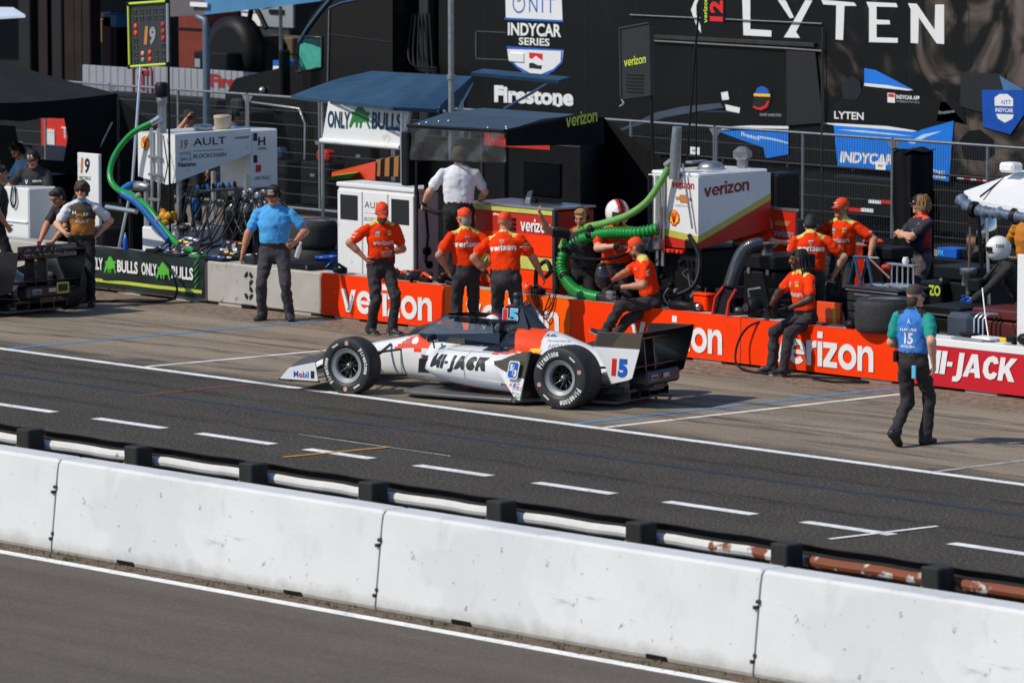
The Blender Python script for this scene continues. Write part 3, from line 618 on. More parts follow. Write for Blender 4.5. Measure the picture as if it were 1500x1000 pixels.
    MB(SCREEN).grid(lambda a, b_: pl(base, a).lerp(pl(tp, a), b_)+Vector((0, 0, .012*math.sin(b_*3.14))), 36, 6).build('aeroscreen', c)
    fr = MB(trim); Q = [(x, -y, z) for x, y, z in tp[:0:-1]]+tp
    lo = [Vector(p)+Vector((.045, 0, -.035)) if abs(p[1]) < .2 else Vector(p)+Vector((.012, .02*np.sign(p[1]), -.045)) for p in Q]
    for (a, b_), (l0, l1) in zip(zip(Q[:-1], Q[1:]), zip(lo[:-1], lo[1:])):
        a, b_ = Vector(a), Vector(b_); i_ = Vector((-.06, 0, 0)); 
        fr.add([a+Vector((0, 0, .012)), b_+Vector((0, 0, .012)), l1, l0], [(0, 1, 2, 3), (3, 2, 1, 0)], True); ia = a*.86+Vector((.20, 0, .12)); ib = b_*.86+Vector((.20, 0, .12)); ia.z = a.z+.012; ib.z = b_.z+.012; fr.add([a+Vector((0, 0, .012)), b_+Vector((0, 0, .012)), ib, ia], [(3, 2, 1, 0), (0, 1, 2, 3)], True)
    for s in (1, -1):
        fr.tube([(1.36, s*.28, .872), (1.2, s*.25, .868), (1.08, s*.13, .86)], .022, 8)
        sp = [(1.98, .872), (1.74, .843), (1.57, .815), (1.46, .785), (1.40, .71), (1.28, .70), (1.33, .79), (1.27, .855), (1.3, .892), (1.6, .896), (1.9, .902)]
        fr.prism(sp, (0, s*.292, 0), (1, s*-.03, 0), (0, 0, 1), (0, s*.016, 0))
    fr.tube([(2.50, 0, .665), (2.1, 0, .892)], .014, 6); sf = fr.build('screen_frame', c)
    if livery:
        u = Vector((-1, .03, 0)).normalized(); v = Vector((0, 0, 1)); o = Vector((1.66, .268, .775))
        print_on([shape2([(0, .06), (.03, .06), (.03, .1), (0, .1)], o+Vector((.02, 0, 0)), u, v, CYAN), letters('H', o+u*.06+v*.04, u, v, .07, .06, WHITE, .05), [shape2([(0, .03), (.04, -.01), (.08, .03), (.08, .09), (0, .09)], o+u*.17+v*.01, u, v, WHITE), lay(shape2([(.012, .05), (.068, .05), (.068, .06), (.012, .06)], o+u*.17+v*.01, u, v, NAVY), (0, 1, 0))]], 'frame_print', sf)
    # roll hoop, air box, camera, shark fin
    MB(trim).hull([(1.34, -.15, .66), (1.34, .15, .66), (1.29, .13, 1.0), (1.29, -.13, 1.0)], [(.90, -.16, .74), (.90, .16, .74), (1.02, .12, 1.02), (1.02, -.12, 1.02)]).hull([(1.29, -.13, 1.0), (1.29, .13, 1.0), (1.26, .08, 1.035), (1.26, -.08, 1.035)], [(1.02, -.12, 1.02), (1.02, .12, 1.02), (1.05, .08, 1.05), (1.05, -.08, 1.05)]).build('air_box', c)
    MB(CARBM).box(1.31, 0, .91, .02, .19, .14, .006).build('air_intake', c)
    MB(CARB).prism([(1.03, 1.03), (.82, .80), (.95, .78), (1.03, .8)], (0, -.012, 0), (1, 0, 0), (0, 0, 1), (0, .024, 0)).hull([(1.03, -.11, 1.03), (1.03, .11, 1.03), (1.03, .15, .76), (1.03, -.15, .76)], [(1.0, -.03, 1.0), (1.0, .03, 1.0), (.80, .05, .79), (.80, -.05, .79)]).build('shark_fin', c)
    MB(DSTEEL).lathe([(.05, 0), (.05, .05), (.045, .055), (.045, .085), (.05, .09), (.05, .13), (.03, .14)], (1.17, 0, 1.045), (0, 0, 1), 14).tube([(1.09, .02, 1.05), (1.02, .05, 1.09), (.96, .07, 1.07)], .012, 6).ball((.96, .07, 1.07), .022, 8).build('camera_pod', c)
    if livery:
        u = Vector((-1, 0, 0)); o = Vector((1.275, .143, .815)); v = Vector((-.03, -.05, 1)); P = lambda s_, a, b_, w_, h_, m_, k_: lay(letters(s_, o+u*a+v*b_+Vector((0, .012, 0)), u, v, w_, h_, m_, .06), (0, 1, 0), k_)
        print_on([[P('1', -.006, .03, .075, .165, WHITE, 0), P('1', 0, .035, .062, .155, SHELLRED, 1)], [P('5', .08, .03, .13, .17, WHITE, 0), P('5', .086, .036, .116, .157, CYAN, 1)], P('PNC', .07, -.07, .07, .03, LGREY, 1)], 'race_number', c)
    # mirrors
    for s in (1, -1):
        MB(trim).box(2.02, s*.50, .66, .07, .15, .09, .02).tube([(2.02, s*.43, .64), (2.02, s*.33, .60)], .012, 6).tube([(2.0, s*.5, .62), (1.98, s*.5, .54)], .01, 6).use(BRONZE).hull([(1.86, s*.46, .61), (1.86, s*.48, .61), (1.80, s*.48, .67), (1.80, s*.46, .67)], [(1.62, s*.40, .60), (1.62, s*.42, .60), (1.62, s*.42, .66), (1.62, s*.40, .66)]).build('mirror', c)
    # gearbox, diffuser, rear light
    MB(CARB).hull([(.05, -.2, .1), (.05, .2, .1), (.05, .16, .42), (.05, -.16, .42)], [(-.72, -.12, .18), (-.72, .12, .18), (-.72, .09, .36), (-.72, -.09, .36)]).build('gearbox', c)
    d = MB(CARB).hull([(-.2, -.44, .05), (-.2, .44, .05), (-.2, .44, .08), (-.2, -.44, .08)], [(-.58, -.44, .17), (-.58, .44, .17), (-.58, .44, .20), (-.58, -.44, .20)])
    for y in (-.42, -.21, 0, .21, .42): d.prism([(-.1, .05), (-.60, .09), (-.60, .18), (-.1, .07)], (0, y-.006, 0), (1, 0, 0), (0, 0, 1), (0, .012, 0))
    d.box(-.66, 0, .33, .26, .74, .16, .03); d.build('diffuser', c)
    if light:
        MB(mat('rear_light', srgb(190, 176, 160), .3)).box(-.80, -.03, .35, .02, .12, .055, .006).build('rear_light', c); MB(LGREY).box(-.794, .22, .34, .004, .15, .065).build('hybrid_plate', c)
        print_on([letters('HYBRID', (-.798, .285, .318), (0, -1, 0), (0, 0, 1), .13, .03, BLACK, .04)], 'hybrid_print', c)
    # rear wing
    wm = wing_m or BRONZE; rw = MB(CARB)
    for x0, z0, ch, ti in ((-.24, .70, .38, .16), (-.56, .765, .27, .38), (-.44, .40, .22, .25), (-.42, .30, .24, .2)):
        A = [(x0, -.56, z0), (x0-ch*.5, -.56, z0+ch*ti*.32), (x0-ch, -.56, z0+ch*ti), (x0-ch, -.56, z0+ch*ti+.012), (x0-ch*.5, -.56, z0+ch*ti*.42+.03), (x0-.02, -.56, z0+.034)]; rw.hull(A, [(p[0], -p[1], p[2]) for p in A])
    rwo = rw.build('rear_wing', c)
    MB(CARB).prism([(-.35, .36), (-.62, .36), (-.58, .80), (-.40, .78)], (0, -.11, 0), (1, 0, 0), (0, 0, 1), (0, .02, 0)).prism([(-.35, .36), (-.62, .36), (-.58, .80), (-.40, .78)], (0, .09, 0), (1, 0, 0), (0, 0, 1), (0, .02, 0)).build('wing_pylon', rwo)
    up_ = [(-.20, .69), (-.26, .86), (-.85, .875), (-.81, .69)]; lo_ = [(-.20, .69), (-.81, .69), (-.71, .36), (-.66, .335), (-.43, .28), (-.37, .46)]
    for s in (1, -1):
        e = MB(wm if s > 0 else CARB).prism(up_, (0, s*.56, 0), (1, 0, 0), (0, 0, 1), (0, s*.014, 0)); e.use((CWHITE if livery else wm) if s > 0 else CARB).prism(lo_, (0, s*.56, 0), (1, 0, 0), (0, 0, 1), (0, s*.014, 0))
        e.use(BLACK)
        for q in range(6): e.add([(-.275+.008*q, s*.5755, .842-.024*q), (-.56+.02*q, s*.5755, .846-.024*q), (-.56+.02*q, s*.5755, .834-.024*q), (-.275+.008*q, s*.5755, .830-.024*q)], [(0, 1, 2, 3) if s > 0 else (3, 2, 1, 0)])
        ep = e.build('rear_wing_endplate', rwo)
        if livery and s > 0:
            u = Vector((-1, 0, 0)); v = Vector((.0, 0, 1)); P = lambda s_, a, b_, w_, h_, m_, k_: lay(letters(s_, (a-.055, .577, b_), u, v, w_, h_, m_, .06, .06), (0, 1, 0), k_)
            print_on([P('1', -.385, .375, .075, .195, SHELLRED, 0), [P('5', -.47, .362, .13, .21, NAVY, 0), P('5', -.475, .367, .12, .195, BLUEP, 1)]], 'wing_number', ep)
    if livery: livery(c, body, bvh, nose, nbvh)
    return c, body, bvh, nose, nbvh
def mijack(c, body, bvh, nose, nbvh):
    u = Vector((-1, 0, 0)); v = Vector((0, 0, 1)); n = (0, 1, 0)
    print_on([block_word('MI-JACK', (1.93, 1.0, .35), u, v, .80, .15, BLACK)], 'sponsor_lettering', body, bvh, n)
    print_on([letters('HONDA', (.60, 1.0, .592), u, (0, 0, 1), .30, .05, LGREY, .012, 0, 1.1), letters('Powered by', (.64, 1.0, .662), u, v, .26, .022, LGREY, .01, .2), letters('HRC', (.70, 1.0, .715), u, v, .14, .035, NAVY, .05, .3)], 'engine_lettering', body, bvh, n)
    seam = lambda x, z0, z1, w_=.007: shape2([(0, 0), (w_, 0), (w_, z1-z0), (0, z1-z0)], (x, 1.0, z0), u, v, LGREY)
    print_on([seam(1.42, .25, .60), seam(.84, .28, .52), seam(.30, .42, .62), shape2([(0, 0), (1.0, .0), (1.0, .006), (0, .006)], (1.80, 1.0, .545), u, v, LGREY)], 'panel_gap', body, bvh, n)
    print_on([seam(2.62, .16, .56), seam(3.06, .16, .50)], 'panel_gap', nose, nbvh, n)
    print_on([letters('TRIUMPH', (.92, 1.0, .27), u, v, .14, .03, LGREY, .03), letters('Avon', (.95, 1.0, .19), u, v, .16, .04, BLACK, .015)], 'small_lettering', body, bvh, n)
    print_on([shape2([(0, 0), (.12, 0), (.12, .045), (0, .045)], (.79, 1.0, .545), u, v, YELLOW)], 'yellow_mark', body, bvh, n)
    print_on([shape2([(.02, 0), (.11, 0), (.13, .03), (.1, .045), (.075, .03), (.065, .06), (.03, .05), (.03, .03), (0, .035)], (.93, 1.0, .72), u, v, WHITE)], 'cover_emblem', body, bvh, (0, 1, .5))
    print_on([shape2([(.02, 0), (.09, 0), (.11, .04), (.08, .07), (.05, .055), (.03, .08), (0, .04)], (2.48, 1.0, .545), u, v, WHITE)], 'nose_emblem', nose, nbvh, n)
    print_on([letters('MI-JACK', (2.30, 1.0, .40), u, v, .2, .035, BLACK, .04, .2), letters('HRC', (2.60, 1.0, .52), (-1, 0, .25), v, .14, .03, LGREY, .04, .2), letters('ROOT', (2.62, 1.0, .605), (-1, 0, .2), v, .12, .025, NAVY, .04)], 'nose_lettering', nose, nbvh, n)
    print_on([letters('(MP)', (1.58, 1.0, .618), u, v, .22, .06, WHITE, .05)], 'cockpit_print', body, bvh, n)
def body_mj(p):
    if p.x < .25 and p.z < .30+max(0, -p.x)*.5: return CARB
    if p.x > .98+(p.z-.6)*.5 and p.z > .588-(.03 if p.x < 1.3 else 0) and abs(p.y) < .64: return CNAVY
    if .70-(.8-p.z)*.0 < p.x+max(0, .66-p.z)*.25 and p.x < 1.12 and p.z > .535: return CORANGE if p.x > .66+max(0, (p.z-.68))*.35 or p.z < .5 else CWHITE
    return CWHITE
def nose_mj(p): return CORANGE if 2.17 < p.x < 2.74 and p.z > .475+max(0, (2.35-p.x))*.1 and p.x < 2.74-(p.z-.475)*1.6 else CWHITE
# ------------------------------------------------------------------ people: one continuous skin grown from a distance field, clothes as zones of it
_rng = np.random.RandomState(3); _lat = _rng.rand(32, 32, 32).astype(np.float32)
def vnoise(p):
    i = np.floor(p).astype(int); f = p-i; f = f*f*(3-2*f); i &= 31; j = (i+1) & 31; r = 0
    for dx in (0, 1):
        for dy in (0, 1):
            for dz in (0, 1):
                w = (f[..., 0] if dx else 1-f[..., 0])*(f[..., 1] if dy else 1-f[..., 1])*(f[..., 2] if dz else 1-f[..., 2])
                r = r+w*_lat[j[..., 0] if dx else i[..., 0], j[..., 1] if dy else i[..., 1], j[..., 2] if dz else i[..., 2]]
    return r-.5
class Field:
    def __init__(s): s.p = []
    def seg(s, a, b, r0, r1, tag, u=None, w0=None, w1=None, k=.02):
        """tapered limb from a to b; u = width axis with half widths w0,w1 (r = half depth)"""
        s.p.append((np.array(a, float), np.array(b, float), r0, r1, tag, None if u is None else np.array(u, float)/np.linalg.norm(u), w0 or r0, w1 or w0 or r1, k)); return s
    def ell(s, c, r, tag, R=None, k=.012):
        s.p.append((np.array(c, float), None, np.array(r, float), None, tag, np.eye(3) if R is None else np.array(R)[:3, :3], 0, 0, k)); return s
    def mesh(s, h, folds=None, bias=None):
        lo = np.min([q[0]-(max(np.max(q[2]), q[6], q[7], q[3] or 0)) for q in s.p]+[q[1]-max(q[3], q[7]) for q in s.p if q[1] is not None], 0)-.04
        hi = np.max([q[0]+(max(np.max(q[2]), q[6], q[7], q[3] or 0)) for q in s.p]+[q[1]+max(q[3], q[7]) for q in s.p if q[1] is not None], 0)+.04
        n = np.ceil((hi-lo)/h).astype(int)+1; D = np.full(n, 1.0, np.float32); best = np.full(n, 9.0, np.float32); T = np.zeros(n, np.int8)
        for a, b, r0, r1, tag, u, w0, w1, k in s.p:
            if b is None: m0, m1 = a-np.max(r0)-.05, a+np.max(r0)+.05
            else:
                R = max(r0, r1, w0, w1)+.05; m0, m1 = np.minimum(a, b)-R, np.maximum(a, b)+R
            i0 = np.maximum(((m0-lo)/h).astype(int), 0); i1 = np.minimum(((m1-lo)/h).astype(int)+2, n)
            sl = tuple(slice(x, y) for x, y in zip(i0, i1)); g = np.stack(np.meshgrid(*[lo[i]+h*np.arange(i0[i], i1[i]) for i in range(3)], indexing='ij'), -1).astype(np.float32)
            if b is None:
                q = (g-a) @ u; kk = np.sqrt(((q/r0)**2).sum(-1)); d = (kk-1)*np.minimum(r0.min(), np.sqrt((q**2).sum(-1))/np.maximum(kk, 1e-3)+1e-4)
            else:
                ab = b-a; t = np.clip(((g-a) @ ab)/max(ab @ ab, 1e-9), 0, 1); q = g-(a+t[..., None]*ab); r = r0+(r1-r0)*t
                if u is None: d = np.sqrt((q**2).sum(-1))-r
                else:
                    w = w0+(w1-w0)*t; qu = q @ u; q2 = np.maximum((q**2).sum(-1)-qu**2, 0); kk = np.sqrt((qu/w)**2+q2/r**2); ln = np.sqrt(q2+qu**2)
                    d = (kk-1)*np.where(kk > .05, ln/np.maximum(kk, .05), np.minimum(r, w))
            o = D[sl]; hh = np.maximum(k-np.abs(o-d), 0)/k; D[sl] = np.minimum(o, d)-hh*hh*k*.25
            bs = best[sl]; c = d < bs; bs[c] = d[c]; T[sl][c] = tag
        if folds:
            near = np.abs(D) < .03; ix = np.argwhere(near); P = lo+ix*h; tg = T[near]
            amp = np.array([folds.get(i, 0) for i in range(32)])[tg]
            w = P*np.array([9., 9., 15.]); nz = vnoise(w+vnoise(P*5)[:, None]*2.5)+.5*vnoise(P*27+9)
            D[near] += (amp*nz*1.6).astype(np.float32)
        S = D < 0; c = [S[i:S.shape[0]-1+i, j:S.shape[1]-1+j, l:S.shape[2]-1+l] for i in (0, 1) for j in (0, 1) for l in (0, 1)]
        cnt = sum(x.astype(np.int8) for x in c); act = (cnt > 0) & (cnt < 8); ix = np.argwhere(act); num = -np.ones(act.shape, np.int64); num[act] = np.arange(len(ix))
        cs = [(i, j, l) for i in (0, 1) for j in (0, 1) for l in (0, 1)]; val = [D[ix[:, 0]+i, ix[:, 1]+j, ix[:, 2]+l] for i, j, l in cs]
        acc = np.zeros((len(ix), 3)); nn = np.zeros(len(ix))
        for p_ in range(8):
            for q_ in range(p_+1, 8):
                A, B = np.array(cs[p_]), np.array(cs[q_])
                if np.abs(A-B).sum() != 1: continue
                va, vb = val[p_], val[q_]; cr = (va < 0) != (vb < 0); t = np.where(cr, va/np.where(cr, va-vb, 1), 0)
                acc += np.where(cr[:, None], A+(B-A)*t[:, None], 0); nn += cr
        V = lo+(ix+acc/nn[:, None])*h; F = []
        for ax in range(3):
            b1, b2 = (ax+1) % 3, (ax+2) % 3; s0 = [slice(None)]*3; s1 = [slice(None)]*3; s0[ax] = slice(0, -1); s1[ax] = slice(1, None)
            A, B = S[tuple(s0)], S[tuple(s1)]; e = np.argwhere(A != B); e = e[(e[:, b1] > 0) & (e[:, b2] > 0) & (e[:, b1] < act.shape[b1]) & (e[:, b2] < act.shape[b2])]
            fl = A[e[:, 0], e[:, 1], e[:, 2]]
            def nb(d1, d2):
                q = e.copy(); q[:, b1] -= d1; q[:, b2] -= d2; return num[q[:, 0], q[:, 1], q[:, 2]]
            f = np.stack([nb(1, 1), nb(0, 1), nb(0, 0), nb(1, 0)], 1); F.append(np.where(fl[:, None], f, f[:, ::-1]))
        F = np.concatenate(F); F = F[(F >= 0).all(1)]
        tv = T[ix[:, 0], ix[:, 1], ix[:, 2]]; d8 = np.stack([np.abs(x) for x in val]); am = d8.argmin(0); co = np.array(cs)[am]; tv = T[ix[:, 0]+co[:, 0], ix[:, 1]+co[:, 1], ix[:, 2]+co[:, 2]]
        tf = tv[F[:, 0]]
        return V, F, tf
def np_mesh(name, V, F, mi, mats, parent):
    me = bpy.data.meshes.new(name); me.vertices.add(len(V)); me.vertices.foreach_set('co', V.astype(np.float32).ravel())
    me.loops.add(F.size); me.loops.foreach_set('vertex_index', F.astype(np.int32).ravel()); me.polygons.add(len(F)); me.polygons.foreach_set('loop_start', np.arange(0, F.size, 4, dtype=np.int32))
    for m in mats: me.materials.append(m)
    me.polygons.foreach_set('material_index', mi.astype(np.int32)); me.polygons.foreach_set('use_smooth', np.ones(len(F), bool)); me.update(calc_edges=True); me.validate()
    return link(name, me, parent)
def ik(a, c, l1, l2, hint):
    a, c, hint = Vector(a), Vector(c), Vector(hint); d = c-a; L = d.length
    if L > (l1+l2)*.995: c = a+d*((l1+l2)*.995/L); d = c-a; L = d.length
    L = max(L, abs(l1-l2)+.01); x = (l1*l1-l2*l2+L*L)/(2*L); h = math.sqrt(max(l1*l1-x*x, 0)); dn = d.normalized(); n = hint-dn*hint.dot(dn)
    n = n.normalized() if n.length > 1e-4 else dn.orthogonal().normalized()
    return a+dn*x+n*h, c
SKIN = mat('skin', srgb(214, 160, 132), .55, var=.12, scale=14); SKIN2 = mat('tanned_skin', srgb(190, 128, 98), .55, var=.12, scale=14); SKIN3 = mat('dark_skin', srgb(74, 46, 36), .5, var=.15, scale=14)
PANTS = mat('charcoal_trousers', srgb(50, 46, 49), .85, var=.15, scale=9, bump=.1, bscale=120); BPANTS = mat('black_trousers', srgb(26, 25, 27), .85, var=.2, scale=9)
SHOE = mat('black_shoe', (.02, .02, .022), .55, var=.2); SOLE = mat('white_sole', (.55, .55, .55), .6); DSOLE = mat('black_sole', (.015, .015, .015), .7)
EYE = mat('eye_dark', (.03, .02, .018), .3); LIP = mat('lip', srgb(168, 100, 88), .5)
YOKE = mat('pale_yellow_cloth', srgb(214, 200, 104), .8, var=.08); BELT = mat('black_belt', (.012, .012, .013), .5)
HBROWN = mat('brown_hair', srgb(66, 46, 34), .7, var=.4, scale=60); HGREY = mat('grey_hair', srgb(150, 140, 130), .7, var=.3, scale=60); HBLACK = mat('black_hair', (.012, .01, .01), .7, var=.4, scale=60); HRED = mat('reddish_hair', srgb(140, 84, 44), .7, var=.4, scale=60); HFAIR = mat('fair_hair', srgb(158, 118, 76), .7, var=.4, scale=60)
CAPOR = mat('orange_cap_cloth', srgb(240, 66, 16), .75, var=.06); CAPBK = mat('black_cap_cloth', srgb(32, 32, 36), .85, var=.1); CAPBR = mat('brown_cap_cloth', srgb(74, 62, 60), .85, var=.12)
LENS = mat('dark_lens', (.006, .006, .008), .08, spec=.8); OLENS = mat('orange_lens', srgb(232, 120, 10), .1, spec=.8)
BLUESH = mat('sky_blue_polo', srgb(72, 162, 226), .8, var=.08, scale=9); WPOLO = mat('white_polo', (.72, .72, .78), .8, var=.04)
TAG = dict(skin=1, shirt=2, pants=3, shoe=4, sole=5, eye=6, lip=7, belt=8, collar=9, yoke=10, sleeve=11, glove=12, hair=13, side=14, low=15)
def person(label, loc, heading, colours, pose=None, scale=1.0, h=.012, group=None, head=None, build=1.0, long=False, name='person'):
    """forward is -Y, left is +X before the heading is turned"""
    P = dict(pel=(0, 0, .93), lean=4, side=0, twist=0, hy=0, hp=0, lh=None, rh=None, le=(.5, .5, -.2), re=(-.5, .5, -.2), lf=(.11, .0, .08), rf=(-.11, .0, .08), lk=(.12, -1, 0), rk=(-.12, -1, 0), lfy=8, rfy=-8, lfp=0, rfp=0, lcurl=.5, rcurl=.5, hat=None)
    P.update(pose or {}); F = Field(); G = lambda n: TAG[n]
    root = thing(name, label, 'person', loc, rad(heading), group); root.scale = (scale,)*3
    R = Matrix.Rotation(rad(P['twist']), 3, 'Z') @ Matrix.Rotation(rad(P['lean']), 3, 'X') @ Matrix.Rotation(rad(P['side']), 3, 'Y')
    pel = Vector(P['pel']); X = R @ Vector((1, 0, 0)); B = build
    S = lambda x, y, z: pel + R @ Vector((x, y, z))
    # torso
    F.seg(S(0, .01, -.05), S(0, .005, .06), .118*B, .112*B, G('pants'), X, .168*B, .155*B, k=.04)
    F.seg(S(0, 0, .066), S(0, 0, .084), .119*B, .119*B, G('belt'), X, .16*B, .16*B)
    F.seg(S(0, 0, .108), S(0, -.005, .30), .126*B, .122*B, G('low' if 'low' in colours else 'shirt'), X, .170*B, .172*B, k=.012)
    F.seg(S(0, -.005, .30), S(0, .01, .40), .122*B, .11*B, G('shirt'), X, .176*B, .172*B, k=.04)
    F.seg(S(0, .01, .40), S(0, .025, .475), .11*B, .07*B, G('shirt'), X, .172*B, .10*B, k=.04)
    up = 'yoke' if 'yoke' in colours else 'shirt'
    sh = {}
    for sx in (1, -1):
        j = S(sx*.185*B, .015, .435); sh[sx] = j; F.seg(S(sx*.055, .02, .492), j+(R @ Vector((-sx*.02, 0, .016))), .046, .044, G(up), k=.03)
        if 'side' in colours: F.seg(S(sx*.155*B, .0, .14), S(sx*.163*B, .0, .36), .05, .05, G('side'), k=.01)
    # neck and head
    nb = S(0, .02, .49); RH = Matrix.Rotation(rad(P['twist']+P['hy']), 3, 'Z') @ Matrix.Rotation(rad(P['hp']+P['lean']*.3), 3, 'X'); hc = nb+(R @ Vector((0, -.005, .06)))+RH @ Vector((0, -.02, .112))
    HD = lambda x, y, z: hc+RH @ Vector((x, y, z))
    F.seg(nb-(R @ Vector((0, 0, .03))), HD(0, .01, -.06), .058, .052, G('skin')); F.seg(nb-(R @ Vector((0, .0, .004))), nb+(R @ Vector((0, -.004, .022))), .066, .064, G('collar' if 'collar' in colours else up), X, .074, .07)
    F.ell(hc+RH @ Vector((0, .012, .03)), (.076, .094, .088), G('skin'), RH); F.ell(HD(0, -.028, -.045), (.058, .06, .075), G('skin'), RH, k=.03); F.seg(HD(-.018, -.07, -.098), HD(.018, -.07, -.098), .022, .022, G('skin'))
    F.seg(HD(0, -.084, .012), HD(0, -.106, -.026), .011, .016, G('skin')); F.seg(HD(-.035, -.078, .03), HD(.035, -.078, .03), .014, .014, G('skin'))
    for sx in (1, -1):
        F.ell(HD(sx*.078, .008, -.008), (.012, .024, .034), G('skin'), RH, k=.006); F.ell(HD(sx*.03, -.083, .008), (.014, .01, .007), G('eye'), RH, k=.004); F.ell(HD(sx*.045, -.055, -.03), (.025, .028, .028), G('skin'), RH)
    F.seg(HD(-.02, -.086, -.06), HD(.02, -.086, -.06), .008, .008, G('lip'), k=.004)
    if 'beard' in colours:
        F.seg(HD(-.045, -.05, -.075), HD(0, -.085, -.10), .022, .022, G('hair')); F.seg(HD(.045, -.05, -.075), HD(0, -.085, -.10), .022, .022, G('hair')); F.seg(HD(-.025, -.09, -.045), HD(.025, -.09, -.045), .008, .008, G('hair'), k=.004)
    # arms and hands
    for sx, key, eh, ck in ((1, 'lh', 'le', 'lcurl'), (-1, 'rh', 're', 'rcurl')):
        a = sh[sx]; t = Vector(P[key]) if P[key] else a+Vector((sx*.09, -.05, -.53)); el, wr = ik(a, t, .29, .255, P[eh]); st = .97 if long else .64
        mid = a+(el-a)*st; F.seg(a, mid, .061, .062 if long else .07, G('sleeve' if 'sleeve' in colours else 'shirt'), k=.025)
        F.seg(a+(el-a)*.4, el, .05, .044, G('shirt' if long else 'skin'), k=.012)
        if long: F.seg(el, wr, .056, .045, G('shirt'), k=.02)
        F.seg(el, wr-(wr-el)*.0, .045, .029, G('skin'), k=.02)
        F.seg(el, el+(wr-el)*.45, .046, .043, G('skin'), k=.02)
        hg = G('glove') if 'glove' in colours else G('skin'); d = (wr-el).normalized(); hd = Vector(P.get(key+'d', d)).normalized(); pn = Vector(P.get(key+'n', (-sx, 0, 0))); pn = (pn-hd*pn.dot(hd)).normalized(); ac = hd.cross(pn)
        if ac.y > 0: ac = -ac                                                # thumb side, towards the front
        F.seg(wr, wr+hd*.085, .018, .014, hg, ac, .03, .042, k=.012); cu = P[ck]
        for q, (o, l) in enumerate(((.033, .075), (.011, .083), (-.011, .078), (-.032, .062))):
            b = wr+hd*.085+ac*o; k1 = hd*math.cos(cu*.8)+pn*math.sin(cu*.8); k2 = hd*math.cos(cu*2)+pn*math.sin(cu*2)
            F.seg(b, b+k1*l*.52, .0095, .009, hg, k=.003); F.seg(b+k1*l*.52, b+k1*l*.52+k2*l*.48, .009, .0075, hg, k=.003)
        b = wr+hd*.03+ac*.03; m_ = b+(hd*.55+ac*.7+pn*.35).normalized()*.045; F.seg(b, m_, .013, .011, hg, k=.008); F.seg(m_, m_+(hd*.85+ac*.2+pn*.4).normalized()*.035, .011, .008, hg, k=.003)
        if 'watch' in colours and sx == colours['watch']: F.seg(wr-d*.035, wr-d*.015, .036, .036, G('belt'), k=.004)
    # legs and shoes
    for sx, fk, kk, yk, pk in ((1, 'lf', 'lk', 'lfy', 'lfp'), (-1, 'rf', 'rk', 'rfy', 'rfp')):
        hp = S(sx*.09*B, .01, -.05); kn, an = ik(hp, P[fk], .43, .42, P[kk])
        F.seg(hp, kn, .092*B, .068, G('pants'), k=.03); F.seg(kn, an+(kn-an)*.06, .068, .062, G('pants'), k=.03); F.seg(an+(kn-an)*.06, an+(kn-an)*-.05, .064, .067, G('pants'))
        fd = Matrix.Rotation(rad(P[yk]), 3, 'Z') @ Matrix.Rotation(rad(P[pk]), 3, 'X') @ Vector((0, -1, 0)); fu = Matrix.Rotation(rad(P[yk]), 3, 'Z') @ Matrix.Rotation(rad(P[pk]), 3, 'X') @ Vector((0, 0, 1)); sd = fd.cross(fu)
        F.seg(an-fd*.055-fu*.035, an+fd*.06-fu*.03, .045, .04, G('shoe'), sd, .042, .044, k=.02); F.seg(an+fd*.06-fu*.035, an+fd*.165-fu*.045, .034, .024, G('shoe'), sd, .05, .046, k=.02)
        F.seg(an-fd*.06-fu*.068, an+fd*.17-fu*.068, .012, .012, G('sole'), sd, .042, .048, k=.003)
    V, Q, tf = F.mesh(h, folds={2: .012, 3: .016, 10: .008, 11: .014, 14: .012, 15: .016})
    base = dict(skin=SKIN, shirt=ORANGE, pants=PANTS, shoe=SHOE, sole=DSOLE, eye=EYE, lip=LIP, belt=BELT, hair=HBROWN, glove=BLK); base.update({k: v for k, v in colours.items() if k != 'watch'})
    if 'beard' in base: base['hair'] = base['beard']
    keys = [k for k in TAG if k in base and base[k] is not None]; idx = np.zeros(32, int)
    for i, k in enumerate(keys): idx[TAG[k]] = i
    body = np_mesh('body', V, Q, idx[tf], [base[k] for k in keys], root)
    info = dict(root=root, hc=hc, RH=RH, R=R, pel=pel, S=S, HD=HD, X=X, body=body)
    info['bvh'] = BVHTree.FromPolygons([tuple(v) for v in V], [tuple(int(i) for i in q) for q in Q])
    return info
def hmat(I): 
    m = I['RH'].to_4x4(); m.translation = I['hc']; return m
def chest_print(I, shapes_fn, front=True):
    """shapes_fn(u, v, place) -> shapes; place(x,z) is a point before the chest or behind the back"""
    R = I['R']; sg = -1 if front else 1; u = R @ Vector((-sg if not front else 1, 0, 0)); 
    u = R @ Vector((1 if front else -1, 0, 0)); v = R @ Vector((0, 0, 1)); n = R @ Vector((0, sg, 0))
    place = lambda x, z: I['S'](0, sg*.2, z)+u*x
    print_on(shapes_fn(u, v, place), 'shirt_print', I['root'], I['bvh'], n, .004, .03)
def team_front(u, v, p): return [letters('verizon', p(-.135, .24), u, v, .27, .06, WHITE, .03), letters('Shell', p(-.11, .345), u, v, .05, .02, YELLOW), shape2([(0, 0), (.05, 0), (.05, .035), (0, .035)], p(-.1, .375), u, v, CYAN), shape2([(0, 0), (.05, 0), (.05, .03), (0, .03)], p(.05, .36), u, v, YELLOW), letters('NTT', p(.05, .40), u, v, .05, .02, WHITE)]
def team_back(u, v, p): return [letters('verizon', p(-.165, .30), u, v, .33, .075, WHITE, .03), letters('PENSKE', p(-.03, .42), u, v, .06, .014, WHITE, .03), shape2([(0, 0), (.05, 0), (.05, .015), (0, .015)], p(-.025, .39), u, v, LGREY)]
